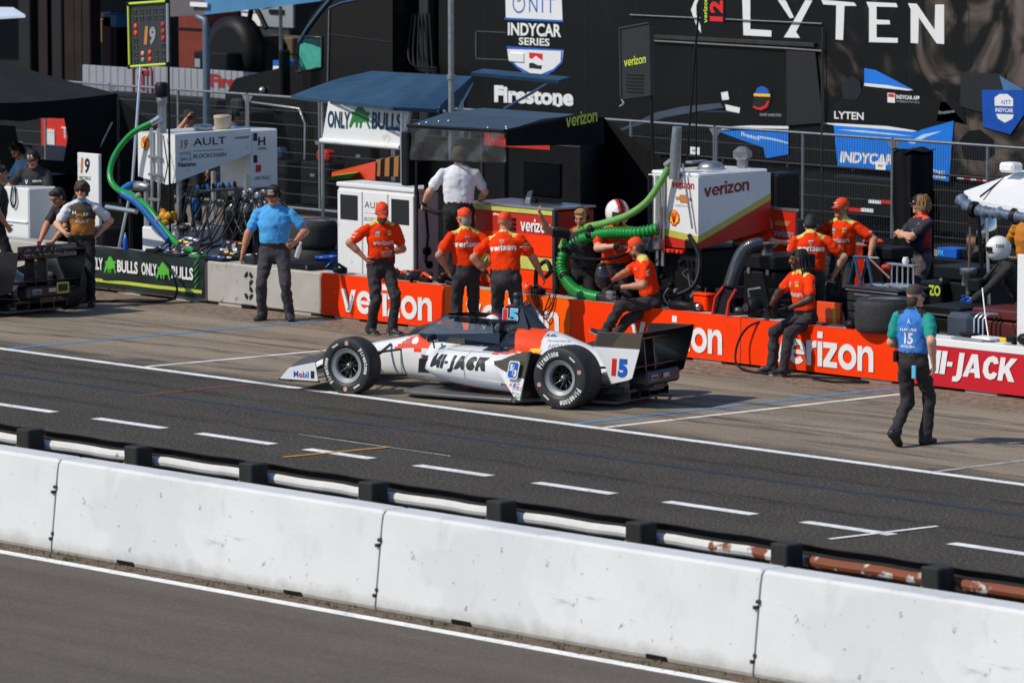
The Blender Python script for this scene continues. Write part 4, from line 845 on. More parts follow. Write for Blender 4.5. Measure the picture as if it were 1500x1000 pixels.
def cap(I, m, logo=None, back=False):
    M = hmat(I); 
    if back: M = M @ Matrix.Rotation(math.pi, 4, 'Z')
    mb = MB(m); 
    mb.grid(lambda a, b: (.084*math.cos(a*math.pi/2)**.8*math.cos(b*6.2832), .012+.1*math.cos(a*math.pi/2)**.8*math.sin(b*6.2832), .042+.088*math.sin(a*math.pi/2)), 8, 24, M=M)
    mb.grid(lambda a, b: (.0845*math.cos(b*6.2832), .012+.1005*math.sin(b*6.2832), .046-.02*a), 1, 24, M=M)
    for dz in (0, -.006): mb.grid(lambda a, b: ((.074+.004*a)*math.sin((b-.5)*2.4)*(1), .012-.09*math.cos((b-.5)*2.4)-.075*a*math.cos((b-.5)*1.9), .034+dz-.02*a-.018*abs(2*b-1)**2), 4, 12, M=M)
    mb.ball((0, .012, .131), (.01, .01, .006), 8, M=M); mb.build('cap', I['root'])
    if logo:
        n = M.to_3x3() @ Vector((0, -1, .25)); o = M @ Vector((-.035, -.1, .062)); u = M.to_3x3() @ Vector((1, 0, 0)); v = M.to_3x3() @ Vector((0, .25, 1))
        MB(logo[1]).add(*letters(logo[0], o+n*.0+Vector(), u, v, .07, logo[2] if len(logo) > 2 else .022, logo[1], .03)[:2]).build('cap_print', I['root'])
def hair(I, m, full=1.0, puff=0.0, h=.011, low=-.02, back=.0):
    F = Field(); HD = I['HD']; RH = I['RH']
    F.ell(HD(0, .022, .04), (.084+puff, .096+puff, .086+puff), 1, RH); F.ell(HD(0, .05, -.01+low), (.078+puff*.7, .06+puff+back, .07), 1, RH, k=.03)
    F.seg(HD(-.04, -.055, .085), HD(.04, -.055, .085), .03+puff*.4, .03+puff*.4, 1)
    V, Q, t = F.mesh(h, folds={1: .008+puff*.5}); np_mesh('hair', V, Q, t*0, [m], I['root'])
def glasses(I, m=None):
    M = hmat(I); mb = MB(m or LENS)
    for sx in (1, -1): mb.grid(lambda a, b: (sx*(.008+.058*a), -.108+.03*a*a, .008+(b-.5)*.036*(1-.2*a)), 4, 2, M=M)
    mb.use(BLK); mb.tube([(-.066, -.08, .014), (-.078, -.02, .012), (-.08, .02, .0)], .003, 5, M=M); mb.tube([(.066, -.08, .014), (.078, -.02, .012), (.08, .02, .0)], .003, 5, M=M); mb.tube([(-.066, -.085, .018), (-.03, -.107, .022), (.03, -.107, .022), (.066, -.085, .018)], .003, 5, M=M)
    mb.build('sunglasses', I['root'])
def headset(I):
    M = hmat(I); mb = MB(BLK); mb.tube([(.088*math.cos(a), .012, .03+.105*math.sin(a)) for a in [math.pi*k/12 for k in range(13)]], .009, 6, M=M)
    for sx in (1, -1): mb.lathe([(.02, 0), (.036, .004), (.036, .022), (.024, .032)], (sx*.076, .012, .0), (sx, 0, 0), 12, M=M)
    mb.tube([(.09, -.01, -.01), (.08, -.07, -.05), (.03, -.115, -.065)], .004, 5, M=M); mb.ball((.02, -.118, -.066), .01, 6, M=M); mb.build('headset', I['root'])
def belt_radio(I, x=.17, y=.02, z=.06):
    c = I['S'](x, y, z); M = I['R'].to_4x4(); M.translation = c; MB(BLK).box(0, 0, -.03, .045, .06, .12, .008, M).tube([(0, 0, .02), (0, 0, .14)], .005, 5, M=M).build('belt_radio', I['root'])
# ------------------------------------------------------------------ pit wall
CONC = mat('wall_concrete', srgb(176, 172, 166), .85, var=.12, scale=3, bump=.15, bscale=40, dirt=(srgb(96, 92, 88), .1, 5))
WY, WT, WZ = 5.40, .36, .58
wx = lambda px, py=470: at(px, py, WY).x
def wall_block(label, x0, x1, skin=None, top=.58, name='pit_wall_block'):
    r = thing(name, label, 'pit wall', (x0, WY, 0), group='pit wall blocks'); L_ = x1-x0
    MB(CONC).box(L_/2, WT/2, WZ/2+.015, L_-.012, WT, WZ-.03, .02).box(L_*.2, WT/2, .018, .5, WT-.04, .036).box(L_*.8, WT/2, .018, .5, WT-.04, .036).build('concrete', r)
    if skin:
        n = 18; mb = MB(skin); f = lambda a, b: (.004+(L_-.008)*a, -.006-.005*vn(a*9+x0, b*3)-.002*math.sin(a*57+b*9), .035+(top-.032)*b)
        mb.grid(f, n, 5); mb.grid(lambda a, b: (.004+(L_-.008)*a, -.006+.07*b, top+.003), n, 1); mb.build('vinyl_wrap', r)
    return r
def vn(a, b): return math.sin(a*2.7+1.3*math.sin(b*2+a))*math.cos(b*3.1+a*.7)
def wtext(r, s, x0, x1, z0, z1, m, bold=.03, shear=0, name='lettering'):
    o = Vector((x0-r.location.x, -.0155, z0)); return print_on([letters(s, o, (1, 0, 0), (0, 0, 1), x1-x0, z1-z0, m, bold, shear)], name, r)
X3 = wx(302, 440); XV = wx(470, 440)
b0 = wall_block('pit wall block almost hidden behind the black racing car, left end of the wall', -19.0, -13.7)
bb = wall_block('pit wall block hung with the dark green banner', -13.68, X3)
b3 = wall_block('bare concrete pit wall block stencilled with a black 3', X3+.01, XV)
XA = [XV+.01, wx(652), wx(836), wx(1086), wx(1333, 520)]
vb = [wall_block(t, XA[i], XA[i+1]-.006, WRAP2 if i == 1 else WRAP) for i, t in enumerate(['orange wrapped pit wall block behind the man with his hand on his hip', 'orange wrapped pit wall block behind the air box of the white racing car', 'orange wrapped pit wall block under the seated man with the black cup', 'orange wrapped pit wall block under the seated man with dreadlocks'])]
for i, (a, b) in enumerate([(501, 634), (684, 820), (925, 1059), (1130, 1281)]): wtext(vb[i], 'verizon', wx(a), wx(b), .11, .525, WHITE, .06)
mj = wall_block('red wrapped pit wall block with white rim, behind the walking man', XA[-1]+.01, 7.2, RED, .50)
MB(WHITE).span((.004, -.008, .505), (7.2-XA[-1]-.02, WT, .588), .006).build('white_rim', mj)
x0 = wx(1349, 545); print_on([block_word('MI-JACK', (x0-mj.location.x, -.0155, .185), (1, 0, 0), (0, 0, 1), wx(1492, 545)-x0-.05, .27, WHITE)], 'lettering', mj)
# stencilled 3, built of strips with the stencil bridges left open
o3 = wx(364.5, 420)-b3.location.x; mb = MB(BLACK)
def arcp(cx, cz, rx, rz, a0, a1, w):
    n = 8; P = []; 
    for k in range(n+1):
        a = rad(a0+(a1-a0)*k/n); P.append((cx+rx*math.cos(a), cz+rz*math.sin(a)))
    for k in range(n, -1, -1):
        a = rad(a0+(a1-a0)*k/n); P.append((cx+(rx-w)*math.cos(a), cz+(rz-w)*math.sin(a)))
    return P
for cz in (.40, .21):
    for a0, a1 in ((170, 100), (80, 10), (-10, -80)) if cz > .3 else ((80, 10), (-10, -80), (-100, -170)):
        P = [(o3+x, z) for x, z in arcp(0, cz, .10, .098, a0, a1, .058)]; mb.add([(x, -.003, z) for x, z in P], [tuple(range(len(P)))])
mb.build('stencilled_number', b3)
MB(BLK).box(.9, -.02, .03, .22, .05, .05, .01).build('drain_slot', b3)
# Only Bulls banner draped on the wall
BANNER = mat('dark_green_banner', srgb(22, 36, 34), .5, var=.25, scale=3, bump=.12, bscale=9)
def bull(o, u, v, m):
    P = [(.0, .02), (.08, .30), (.16, .52), (.10, .60), (.14, .70), (.24, .66), (.30, .78), (.42, .95), (.50, 1.0), (.60, .94), (.70, .84), (.78, .72), (.90, .76), (.98, .66), (.90, .58), (.86, .62), (.92, .44), (.88, .30), (.98, .06), (.92, .0), (.84, .18), (.76, .34), (.70, .26), (.66, .30), (.60, .26), (.56, .02), (.48, .02), (.50, .22), (.42, .28), (.38, .02), (.30, .04), (.32, .26), (.22, .24), (.08, .0)]
    return shape2(P, o, u, v, m)
BX0 = wx(127, 395)
bn = thing('banner', 'dark green banner with two white lettered slogans and bull emblems, hung on the pit wall', 'banner', (BX0, WY, 0)); BL = X3-BX0
mb = MB(BANNER); mb.grid(lambda a, b: (BL*a, -.022-.014*vn(a*7, b*2)-.02*(1-b)*abs(math.sin(a*9)), .07+.525*b), 30, 10); mb.grid(lambda a, b: (BL*a, -.022+.2*b, .597+.004*math.sin(a*30)), 30, 2); mb.build('cloth', bn)
mb = MB(LIME); mb.grid(lambda a, b: (BL*a*.985, -.028-.014*vn(a*7, .14+b*.1)-.02*(.86-b*.08)*abs(math.sin(a*9)), .135+.045*b), 30, 2); mb.build('lime_stripe', bn)
lx = lambda px: wx(px, 400)-BX0
for a, b, s in ((132, 155, 'ONLY'), (176, 206, 'BULLS'), (211.5, 234, 'ONLY'), (255.5, 287, 'BULLS')): print_on([letters(s, (lx(a), -.05, .30), (1, 0, 0), (0, 0, 1), lx(b)-lx(a), .17, WHITE, .035)], 'lettering', bn)
for a, b in ((156.5, 174.5), (232.5, 254)): print_on([bull((lx(a), -.05, .27), (lx(b)-lx(a), 0, 0), (0, 0, .24), GREENP)], 'bull_emblem', bn)
for k in range(5): print_on([shape2([(0, 0), (.06, .02), (.13, .12), (.04, .05)], (BL-.22, -.05, .18+.08*k), (1, 0, 0), (0, 0, 1), DKGREENP)], 'corner_pattern', bn)
# ------------------------------------------------------------------ fence of wire panels
FY, FZ = 15.4, 1.9
fx = lambda px, py: at(px, py, FY).x
def fence_panel(label, x0, x1):
    r = thing('fence_panel', label, 'fence', (x0, FY, 0), group='wire fence panels'); L_ = x1-x0; T_ = .021
    for a, b, n in (((.0, 0, 0), (.0, 0, FZ), 'upright'), ((L_, 0, 0), (L_, 0, FZ), 'upright'), ((L_/2, 0, .1), (L_/2, 0, FZ), 'middle_upright'), ((0, 0, FZ), (L_, 0, FZ), 'top_rail'), ((0, 0, .12), (L_, 0, .12), 'bottom_rail')): MB(GALV).tube([a, b], T_, 8).build(n, r)
    for x in (.02, L_-.02): MB(GALV).prism([(0, 0), (.09*(1 if x < 1 else -1), 0), (0, -.12)], (x, -.004, FZ-.02), (1, 0, 0), (0, 0, 1), (0, .008, 0)).build('corner_gusset', r)
    w = MB(mat('fence_wire', (.07, .07, .074), .5, .5))
    n = int(L_/.05)
    for k in range(1, n): w.box(L_*k/n, 0, FZ/2+.05, .0045, .0045, FZ-.12)
    w.build('upright_wires', r, kind='stuff'); h_ = MB(mat('fence_cross_wire', (.16, .165, .17), .45, .6))
    for k in range(1, 8): h_.box(L_/2, -.004, .12+(FZ-.12)*k/8, L_, .006, .006)
    h_.build('cross_wires', r, kind='stuff')
    for x in (.0, L_): MB(CONC).box(x, 0, .07, .22, .6, .14, .03).build('foot_block', r)
J = [fx(1309, 210), fx(1048, 190)]; st = J[0]-J[1]; pos = [J[0]+st, J[0]]
while pos[-1] > -33: pos.append(pos[-1]-st)
FL = ['wire fence panel at the right edge before the trailer lettered in white', 'wire fence panel carrying a small white notice behind the tall covered stand', 'wire fence panel behind the black mast of the dark hanging board', 'wire fence panel half hidden by the black timing canopy', 'wire fence panel behind the white cabinet with the sliding blue canopy', 'wire fence panel between the light blue canopy and the white fuel rig', 'wire fence panel behind the two men at the white fuel rig', 'wire fence panel beside the yellow edged signal board pole']
for i in range(min(8, len(pos)-1)): fence_panel(FL[i], pos[i+1]+.025, pos[i]-.025)
for px, py, l in ((1018, 221, 'small white paper notice tied to the fence left of the white and red tank'), (1290, 243, 'small white paper notice tied to the fence over the blue print of the trailer')):
    c = at(px, py, FY-.03); r = thing('notice', l, 'notice', (c.x, c.y, c.z)); MB(WHITE).box(0, 0, 0, .20, .004, .11).build('sheet', r); print_on([letters('PIT', (-.05, -.004, -.02), (1, 0, 0), (0, 0, 1), .1, .035, NAVY, .02)], 'lettering', r)
sheet('fence_footing', -34, 0, 17.6, 18.4, .01, mat('pale_concrete', srgb(150, 142, 130), .9, var=.15))
# ------------------------------------------------------------------ race trailer with its printed side
TY = 19.3
T_ = lambda px, py, d=.0: at(px, py, TY-d)
def smoke_skin():
    m = mat('trailer_black_skin', (.0068, .0066, .0063), .5, var=.3, scale=.8, spec=.2); nt = m.node_tree; b = nt.nodes['Principled BSDF']; N = nt.nodes.new; Lk = nt.links.new
    src = b.inputs['Base Color'].links[0].from_socket; tc = N('ShaderNodeTexCoord'); sp = N('ShaderNodeSeparateXYZ'); Lk(tc.outputs['Object'], sp.inputs[0])
    n = N('ShaderNodeTexNoise'); n.inputs['Scale'].default_value = .95; n.inputs['Detail'].default_value = 3.5; n.inputs['Distortion'].default_value = 1.6; Lk(tc.outputs['Object'], n.inputs['Vector'])
    k = N('ShaderNodeMapRange'); k.inputs[1].default_value = -16; k.inputs[2].default_value = -9.4; k.inputs[3].default_value = -.26; k.inputs[4].default_value = .10; Lk(sp.outputs[0], k.inputs[0])
    a = N('ShaderNodeMath'); Lk(n.outputs[0], a.inputs[0]); Lk(k.outputs[0], a.inputs[1])
    r = N('ShaderNodeMapRange'); r.interpolation_type = 'SMOOTHSTEP'; r.inputs[1].default_value = .46; r.inputs[2].default_value = .74; Lk(a.outputs[0], r.inputs[0])
    x = N('ShaderNodeMix'); x.data_type = 'RGBA'; Lk(r.outputs[0], x.inputs[0]); Lk(src, x.inputs[6]); x.inputs[7].default_value = (*srgb(104, 92, 86), 1); Lk(x.outputs[2], b.inputs['Base Color']); return m
TRB = smoke_skin()
tr = thing('trailer', 'long black race trailer printed with large white letters, series shield and blue race cars', 'trailer', (0, 0, 0))
tx0 = T_(640, 80).x; tx1 = tx0+16.2
MB(TRB).span((tx0, TY, 1.02), (tx1, TY+2.5, 4.12), .05).build('body', tr); MB(BLK).span((tx0+.3, TY+.1, .55), (tx1-.2, TY+2.4, 1.02), .03).build('chassis', tr); MB(BLK).span((tx0+1.2, TY+.06, .18), (tx1-.6, TY+.12, .95)).build('skirt', tr)
for x in (tx0+11.2, tx0+12.5):
    for y in (TY+.25, TY+2.2): MB(RUBBER).lathe([(.25, -.13), (.5, -.14), (.5, .14), (.25, .13)], (x, y, .5), (0, 1, 0), 24).build('wheel', tr)
for k in range(1, 13): MB(mat('panel_seam', (.004, .004, .004), .6)).box(tx0+1.22*k, TY-.0015, 2.58, .012, .003, 3.0).build('panel_seam', tr)
MB(DSTEEL).tube([(tx0, TY-.012, 1.04), (tx1, TY-.012, 1.04)], .02, 6).build('side_rail', tr)
_lay = [.004]
def TP(polys, m, name, n0=1):                                  # flat print on the trailer side, outlines in picture points turned to the wall
    _lay[0] += .0005; D_ = _lay[0]
    print_on([[(([T_(x, y, D_) for x, y in P]), [tuple(range(len(P)))[::-1] if sum(P[i][0]*P[(i+1) % len(P)][1]-P[(i+1) % len(P)][0]*P[i][1] for i in range(len(P))) > 0 else tuple(range(len(P)))], m) for P in polys]], name, tr)
def tt(s, l, b, rx, ry, h, m, bold=.02, shear=0, d=.008, name='trailer_lettering'):
    """text whose base line runs from l,b to rx,ry, h picture points tall"""
    _lay[0] += .0005; d = _lay[0]
    o = T_(l, b, d); e = T_(rx, ry, d); t = T_(l, b-h, d); print_on([letters(s, o, (e-o).normalized(), (0, 0, 1), (e-o).length, t.z-o.z, m, bold, shear)], name, tr)
LW = mat('trailer_white_print', (.78, .78, .78), .5, var=.02)
# the big word, letter by letter
for nm, P in {'mark': [[(1031, -30), (1018, 0), (1012, 15), (1021, 40), (1027, 49), (1026, 38), (1020, 22), (1020, 8), (1026, -8)]], 'L': [[(1086, -40), (1099, -40), (1099, 43), (1130, 45), (1130, 54), (1089, 52)]], 'Y': [[(1139, 0), (1151, 1), (1163, 26), (1157, 27)], [(1187, 1), (1190, 1), (1166, 47), (1172, 56), (1148, 55), (1154, 46), (1180, 0)]], 'T': [[(1203, 0), (1251, 4), (1255, 9), (1237, 9), (1235, 59), (1224, 58), (1225, 8), (1206, 7)]], 'E': [[(1269, 3), (1313, 5), (1315, 11), (1284, 10), (1284, 29), (1303, 30), (1304, 36), (1284, 36), (1284, 55), (1315, 56), (1315, 63), (1273, 62), (1273, 13)]], 'N': [[(1330, 5), (1343, 6), (1369, 44), (1370, 7), (1383, 7), (1383, 65), (1372, 64), (1346, 26), (1345, 64), (1334, 63), (1334, 14)]]}.items(): TP(P, LW, 'big_letter')
# series shield
TP([[(740, -20), (822, -18), (824, 31), (741, 27)]], LW, 'shield_top'); TP([[(739, 26), (825, 30), (825, 33), (739, 29)], [(742, 68), (826, 73), (826, 76), (742, 71)]], BLUEP, 'shield_line')
tt('NTT', 775, 18, 812, 20, 22, BLUEP, .0); c = T_(760, 6, _lay[0])
MB(BLUEP).lathe([(.155, 0), (.125, 0)], (c.x, c.y, c.z), (0, -1, 0), 28, caps=False).lathe([(.06, 0), (.035, 0)], (c.x, c.y, c.z+.09), (0, -1, 0), 20, caps=False).build('round_emblem', tr)
tt('INDYCAR', 744, 52, 822, 55, 19, LW, .03); tt('SERIES', 760, 66, 805, 68, 11, LW, .02)
TP([[(743, 72), (825, 75), (824, 92), (812, 104), (785, 117), (756, 99), (745, 88)]], LW, 'shield_bottom')
print_on([[( [T_(x, y, _lay[0]+.001) for x, y in P], [tuple(range(len(P)))[::-1] if k else tuple(range(len(P)))[::-1]], m) for k, (P, m) in enumerate([([(746, 73), (749, 88), (758, 97), (785, 112), (811, 101), (821, 91), (822, 75), (824, 75), (824, 92), (812, 104), (785, 116), (756, 99), (746, 89)][::-1], BLUEP), ([(775, 77), (795, 79), (795, 89), (790, 86), (785, 82), (779, 87), (775, 85)][::-1], SHELLRED), ([(775, 93), (780, 92), (788, 96), (794, 96), (793, 102), (775, 100)][::-1], BLACK)])]], 'shield_marks', tr)
for px, py, s_ in ((748, 80, 1),): MB(LW).span(tuple(T_(745, 91, .03)), tuple(T_(769, 78, .0)), .02).build('hatch_cover', tr)
def firestone(y0, l, rr, b, rb, h, m):
    tt('Firestone', l, b, rr, rb, h, m, .045, .0); 
firestone(0, 724, 840, 150, 156, 25, LW)
for a, b in (((725, 131), (741, 133)), ((812, 152), (822, 153))): TP([[a, (b[0], b[1]), (b[0]-2, b[1]+4), (a[0]+3, a[1]+4)]], LW, 'letter_serif')
TP([[(697, 45), (742, 47), (742, 49), (697, 46.5)], [(697, 85), (745, 87), (745, 89), (697, 87)], [(696, 48), (698, 48), (698, 84), (696, 84)]], mat('panel_groove', srgb(64, 64, 66), .5), 'panel_groove')
# printed two-seat car in black and blue
BODY = mat('print_dark_grey', srgb(26, 28, 32), .4); SLATE = mat('print_slate', srgb(64, 74, 90), .4, var=.2, scale=2); PBLUE = mat('print_blue', srgb(28, 122, 226), .35, var=.12, scale=.8); PBLUE2 = mat('print_deep_blue', srgb(18, 78, 172), .35, var=.15); SMOKE = mat('print_smoke', srgb(60, 54, 51), .45, var=.45, scale=1.1); SMOKE2 = mat('print_smoke_light', srgb(92, 82, 77), .45, var=.4, scale=1.3)
TP([[(905, 190), (930, 180), (960, 165), (1000, 156), (1055, 151), (1060, 158), (1020, 164), (975, 172), (940, 185), (920, 196)]], SLATE, 'car_print'); TP([[(1010, 170), (1040, 162), (1075, 163), (1090, 168), (1060, 178), (1020, 178)]], mat('print_slate_dark', srgb(46, 54, 70), .4), 'car_print')
TP([[(1056, 136), (1066, 134), (1068, 146), (1058, 147)], [(1062, 153), (1084, 158), (1083, 166), (1064, 162)]], LW, 'mirror_print')
TP([[(900, 196), (920, 188), (975, 172), (1040, 164), (1090, 166), (1150, 160), (1155, 186), (1060, 190), (960, 198), (905, 204)], [(1200, 170), (1240, 146), (1266, 126), (1300, 130), (1345, 138), (1385, 150), (1415, 182), (1398, 178), (1345, 192), (1290, 187), (1200, 180)], [(1372, 178), (1378, 150), (1396, 144), (1412, 160), (1416, 182), (1398, 178)], [(1406, 205), (1418, 192), (1436, 190), (1454, 204), (1456, 225), (1440, 236), (1412, 232)]], mat('print_black', (.005, .005, .0055), .4, spec=.3), 'car_print')
TP([[(1104, 145), (1110, 130), (1120, 126), (1128, 132), (1130, 142), (1126, 158), (1108, 162), (1102, 155)]], BODY, 'helmet_print')
print_on([[([T_(x, y, d) for x, y in P][::-1] if False else [T_(x, y, d) for x, y in P], [tuple(range(len(P)))], m) for P, m, d in [([(1105, 139), (1127, 139), (1124, 130), (1116, 126), (1109, 129)], BLUEP, _lay[0]+.001), ([(1104, 141), (1128, 142), (1128, 138), (1104, 137)], YELLOW, _lay[0]+.0015), ([(1103, 158), (1115, 162), (1123, 158), (1127, 148), (1124, 148), (1120, 155), (1112, 158), (1103, 155)], SHELLRED, _lay[0]+.0015)]]], 'helmet_colours', tr)
TP([[(1040, 192), (1060, 186), (1100, 184), (1155, 185), (1155, 189), (1100, 188), (1062, 190)]], LW, 'stripe_print'); TP([[(1050, 192), (1155, 190), (1155, 226), (1122, 232), (1118, 216), (1085, 205)]], PBLUE, 'car_print'); tt('Firestone', 1086, 199, 1113, 206, 6, LW, .03); tt('DAVEY HAMILTON', 1113, 170, 1144, 171, 4, LGREY, .03)
TP([[(1221, 182), (1300, 187), (1342, 192), (1342, 250), (1330, 252), (1227, 245)]], PBLUE, 'car_print'); TP([[(1200, 180), (1230, 181), (1300, 185), (1344, 192), (1336, 193), (1290, 189), (1225, 184)]], LW, 'stripe_print')
TP([[(1318, 206), (1350, 190), (1397, 177), (1390, 266), (1362, 262), (1354, 216), (1330, 216)]], PBLUE, 'car_print'); TP([[(1110, 199), (1135, 203), (1155, 209), (1155, 211), (1134, 206), (1110, 202)], [(1226, 190), (1262, 191), (1310, 196), (1338, 200), (1310, 198), (1262, 194)], [(1330, 209), (1352, 197), (1380, 192), (1356, 201), (1338, 211)]], mat('print_highlight', srgb(190, 214, 240), .4), 'highlight_print')
tt('INDYCAR', 1230, 238, 1309, 243, 17, LW, .05, .15); tt('LYTEN', 1222, 174, 1265, 176, 11, LW, .02)
TP([[(1266, 100), (1283, 103), (1338, 132), (1266, 124)]], PBLUE, 'fin_print'); TP([[(1266, 122), (1300, 125), (1338, 132), (1330, 133), (1266, 126)]], LW, 'stripe_print'); tt('INDYCAR APP', 1313, 145, 1347, 147, 6, LW, .03); tt('POWERED BY NTT DATA', 1313, 150, 1347, 152, 3, LGREY, .02)
TP([[(1300, 136), (1311, 137), (1311, 151), (1300, 150)]], LW, 'app_mark'); print_on([[([T_(x, y, _lay[0]+.001) for x, y in [(1301, 137), (1310, 138), (1310, 143), (1301, 142)]][::-1], [(0, 1, 2, 3)], SHELLRED)]], 'app_mark_red', tr)
TP([[(1232, 128), (1238, 116), (1250, 112), (1260, 120), (1262, 136), (1255, 146), (1236, 145)]], BODY, 'helmet_print'); TP([[(1407, 107), (1472, 108), (1472, 150), (1438, 165), (1407, 156)]], BLACK, 'wing_print'); TP([[(1438, 132), (1500, 132), (1500, 168), (1480, 197), (1440, 186)]], PBLUE2, 'wing_print'); TP([[(1464, 111), (1500, 132), (1470, 132)]], mat('print_pale_blue', srgb(74, 112, 158), .4), 'wing_print')
TP([[(1457, 143), (1464, 138), (1476, 138), (1484, 145), (1484, 156), (1457, 155)], [(1459, 167), (1485, 168), (1483, 174), (1472, 180), (1462, 174)]], LW, 'small_shield'); tt('INDYCAR', 1458, 164, 1484, 165, 6, LW, .03); tt('NTT', 1467, 153, 1481, 153, 6, BLUEP, .01); tt('PNC', 1365, 253, 1384, 256, 5, LW, .02); tt('Firestone', 1363, 260, 1386, 262, 5, LW, .02); tt('Firestone', 1375, 168, 1398, 165, 5, LGREY, .02)
# side hatch: dark opening with its frame and a black door standing open
MB(BLACK).add([T_(950, 72, .008), T_(1152, 84, .008), T_(1152, 176, .008), T_(950, 178, .008)][::-1], [(0, 1, 2, 3)]) if False else None
MB(GALV).tube([T_(923, 22, .03), T_(1204, 35, .03)], .012, 6).build('awning_rail', tr); MB(mat('hatch_rail', srgb(126, 122, 116), .5, .3)).tube([T_(955, 60, .04), T_(1150, 71, .04), T_(1205, 75, .04)], .016, 6).build('hatch_rail', tr); MB(DSTEEL).span(tuple(T_(955, 57, .06)), tuple(T_(1196, 63, .0)), .01).build('hatch_track', tr)
hd = MB(BLACK); a, b, c, d = T_(1152, 74, .05), T_(1194, 77, .05), T_(1205, 180, .05), T_(1152, 184, .05); hd.hull([a, d, c, b], [p+Vector((0, .05, 0)) for p in (a, d, c, b)]); hd.build('hatch_door', tr); MB(DSTEEL).tube([T_(1205, 40, .05), T_(1207, 185, .05)], .014, 6).build('hatch_post', tr)
for i in range(9):
    a = T_(1403+9.2*i, 256.5+.95*i); MB(LW if i % 2 == 0 else SHELLRED).add([(a.x, TY-.012, a.z), (a.x+.145, TY-.012, a.z), (a.x+.145, TY-.012, a.z-.055), (a.x, TY-.012, a.z-.055)], [(3, 2, 1, 0)]).build('reflector', tr)
for px, py, ms in ((1273, 292, (LW, SHELLRED)), (1244, 304, (SHELLRED, LW))):
    for k, m_ in enumerate(ms): a = at(px+(18*k), py+.6*k, TY-.4); MB(m_).span((a.x, TY-.412, a.z-.055), (a.x+.26, TY-.4, a.z), 0).build('reflector', tr)
MB(BLK).span((at(1240, 300, TY-.4).x-.3, TY-.4, .35), (at(1300, 300, TY-.4).x+.5, TY-.05, .95), .03).build('belly_box', tr)
for k in range(7): MB(DSTEEL).lathe([(.03, 0), (.03, .02)], tuple(T_(680+95*k, 212+6*k, .0)), (0, -1, 0), 8).build('marker_lamp', tr)
# ------------------------------------------------------------------ black tractor unit
KY = 18.9; K_ = lambda px, py, d=0: at(px, py, KY-d)
TRK = mat('truck_black', (.006, .0065, .008), .2, var=.15, spec=.35, coat=.15)
kt = thing('tractor_unit', 'black tractor unit coupled to the trailer, a green curtain showing in its side window', 'truck', (0, 0, 0))
prof = [(575, 230), (575, -60), (520, -40), (480, -5), (455, 25), (437, 60), (430, 95), (345, 115), (330, 140), (330, 230)]
P = [K_(x, y) for x, y in prof]; MB(TRK).hull([(p.x, KY, max(p.z, .5)) for p in P], [(p.x, KY+2.3, max(p.z, .5)) for p in P]).build('cab', kt)
MB(mat('roof_fairing_blue', srgb(52, 78, 104), .25, coat=.5)).tube([K_(x, y, .02) for x, y in ((525, -40), (490, -8), (468, 18), (450, 42), (438, 62))], .03, 6).build('roof_edge', kt)
MB(mat('window_glass', srgb(26, 62, 70), .06)).add([K_(x, y, .008) for x, y in ((440, 53), (471, 55), (471, 98), (462, 99), (452, 103), (434, 106), (436, 70))][::-1], [tuple(range(7))]).build('side_window', kt)
cu = MB(mat('teal_curtain', srgb(60, 158, 140), .8, var=.2, scale=8, bump=.3, bscale=10)); cu.add([K_(x, y, .011) for x, y in ((439, 66), (446, 63), (458, 66), (471, 71), (471, 98), (462, 99), (452, 102), (444, 103), (438, 85))][::-1], [tuple(range(9))]); cu.build('window_curtain', kt)
MB(CARB).tube([K_(x, y, .02) for x, y in ((440, 53), (471, 55), (471, 99), (434, 106), (436, 70))]+[K_(440, 53, .02)], .016, 6).build('window_frame', kt)
MB(mat('dull_chrome', srgb(90, 94, 98), .3, .7)).box(K_(592, 50).x, KY+.5, 2.2, .22, .2, 3.2, .03).build('exhaust_fairing', kt); MB(STEEL).tube([K_(482, 14, .02), K_(480, 120, .02)], .012, 6).build('door_seam', kt); MB(DSTEEL).tube([K_(482, 50, .02), K_(575, 62, .02)], .008, 6).build('body_seam', kt); MB(mat('painted_sky_reflection', srgb(90, 140, 186), .2, .5)).tube([K_(482, 12, .02), K_(500, 4, .02), K_(540, -4, .02)], .012, 6).build('window_brow', kt)  # window brow tinted blue, a sky reflection painted into its colour
for k in range(6): MB(BLK).tube(spline_pts([K_(604+5*k, 20, -.4), K_(600+7*k, 90+6*k, -.2), K_(640, 100+4*k, .1)]), .02, 6).build('air_line', kt)
MB(BLK).box(K_(420, 95, .3).x, KY-.35, 2.0, .10, .22, .8, .03).tube([K_(425, 80, .3), K_(437, 80, .0)], .02, 6).build('mirror', kt); MB(ALU).lathe([(.06, 0), (.05, .05), (.0, .07)], K_(385, 132, .03), (0, -1, 0), 12).build('head_lamp', kt)
for px in (360, 545): 
    c = K_(px, 200); MB(RUBBER).lathe([(.28, -.13), (.52, -.14), (.52, .14), (.28, .13)], (c.x, KY+.02, .52), (0, 1, 0), 24).build('wheel', kt)
for k in range(3): MB(ALU).box(K_(455, 160+32*k, .05).x, KY-.08, K_(455, 208+32*k).z if k < 2 else .45, .8, .2, .05, .01).build('step', kt)
MB(BLK).span((K_(330, 200).x-.2, KY+.1, .2), (K_(575, 200).x+1.5, KY+2.2, .9)).build('chassis', kt)
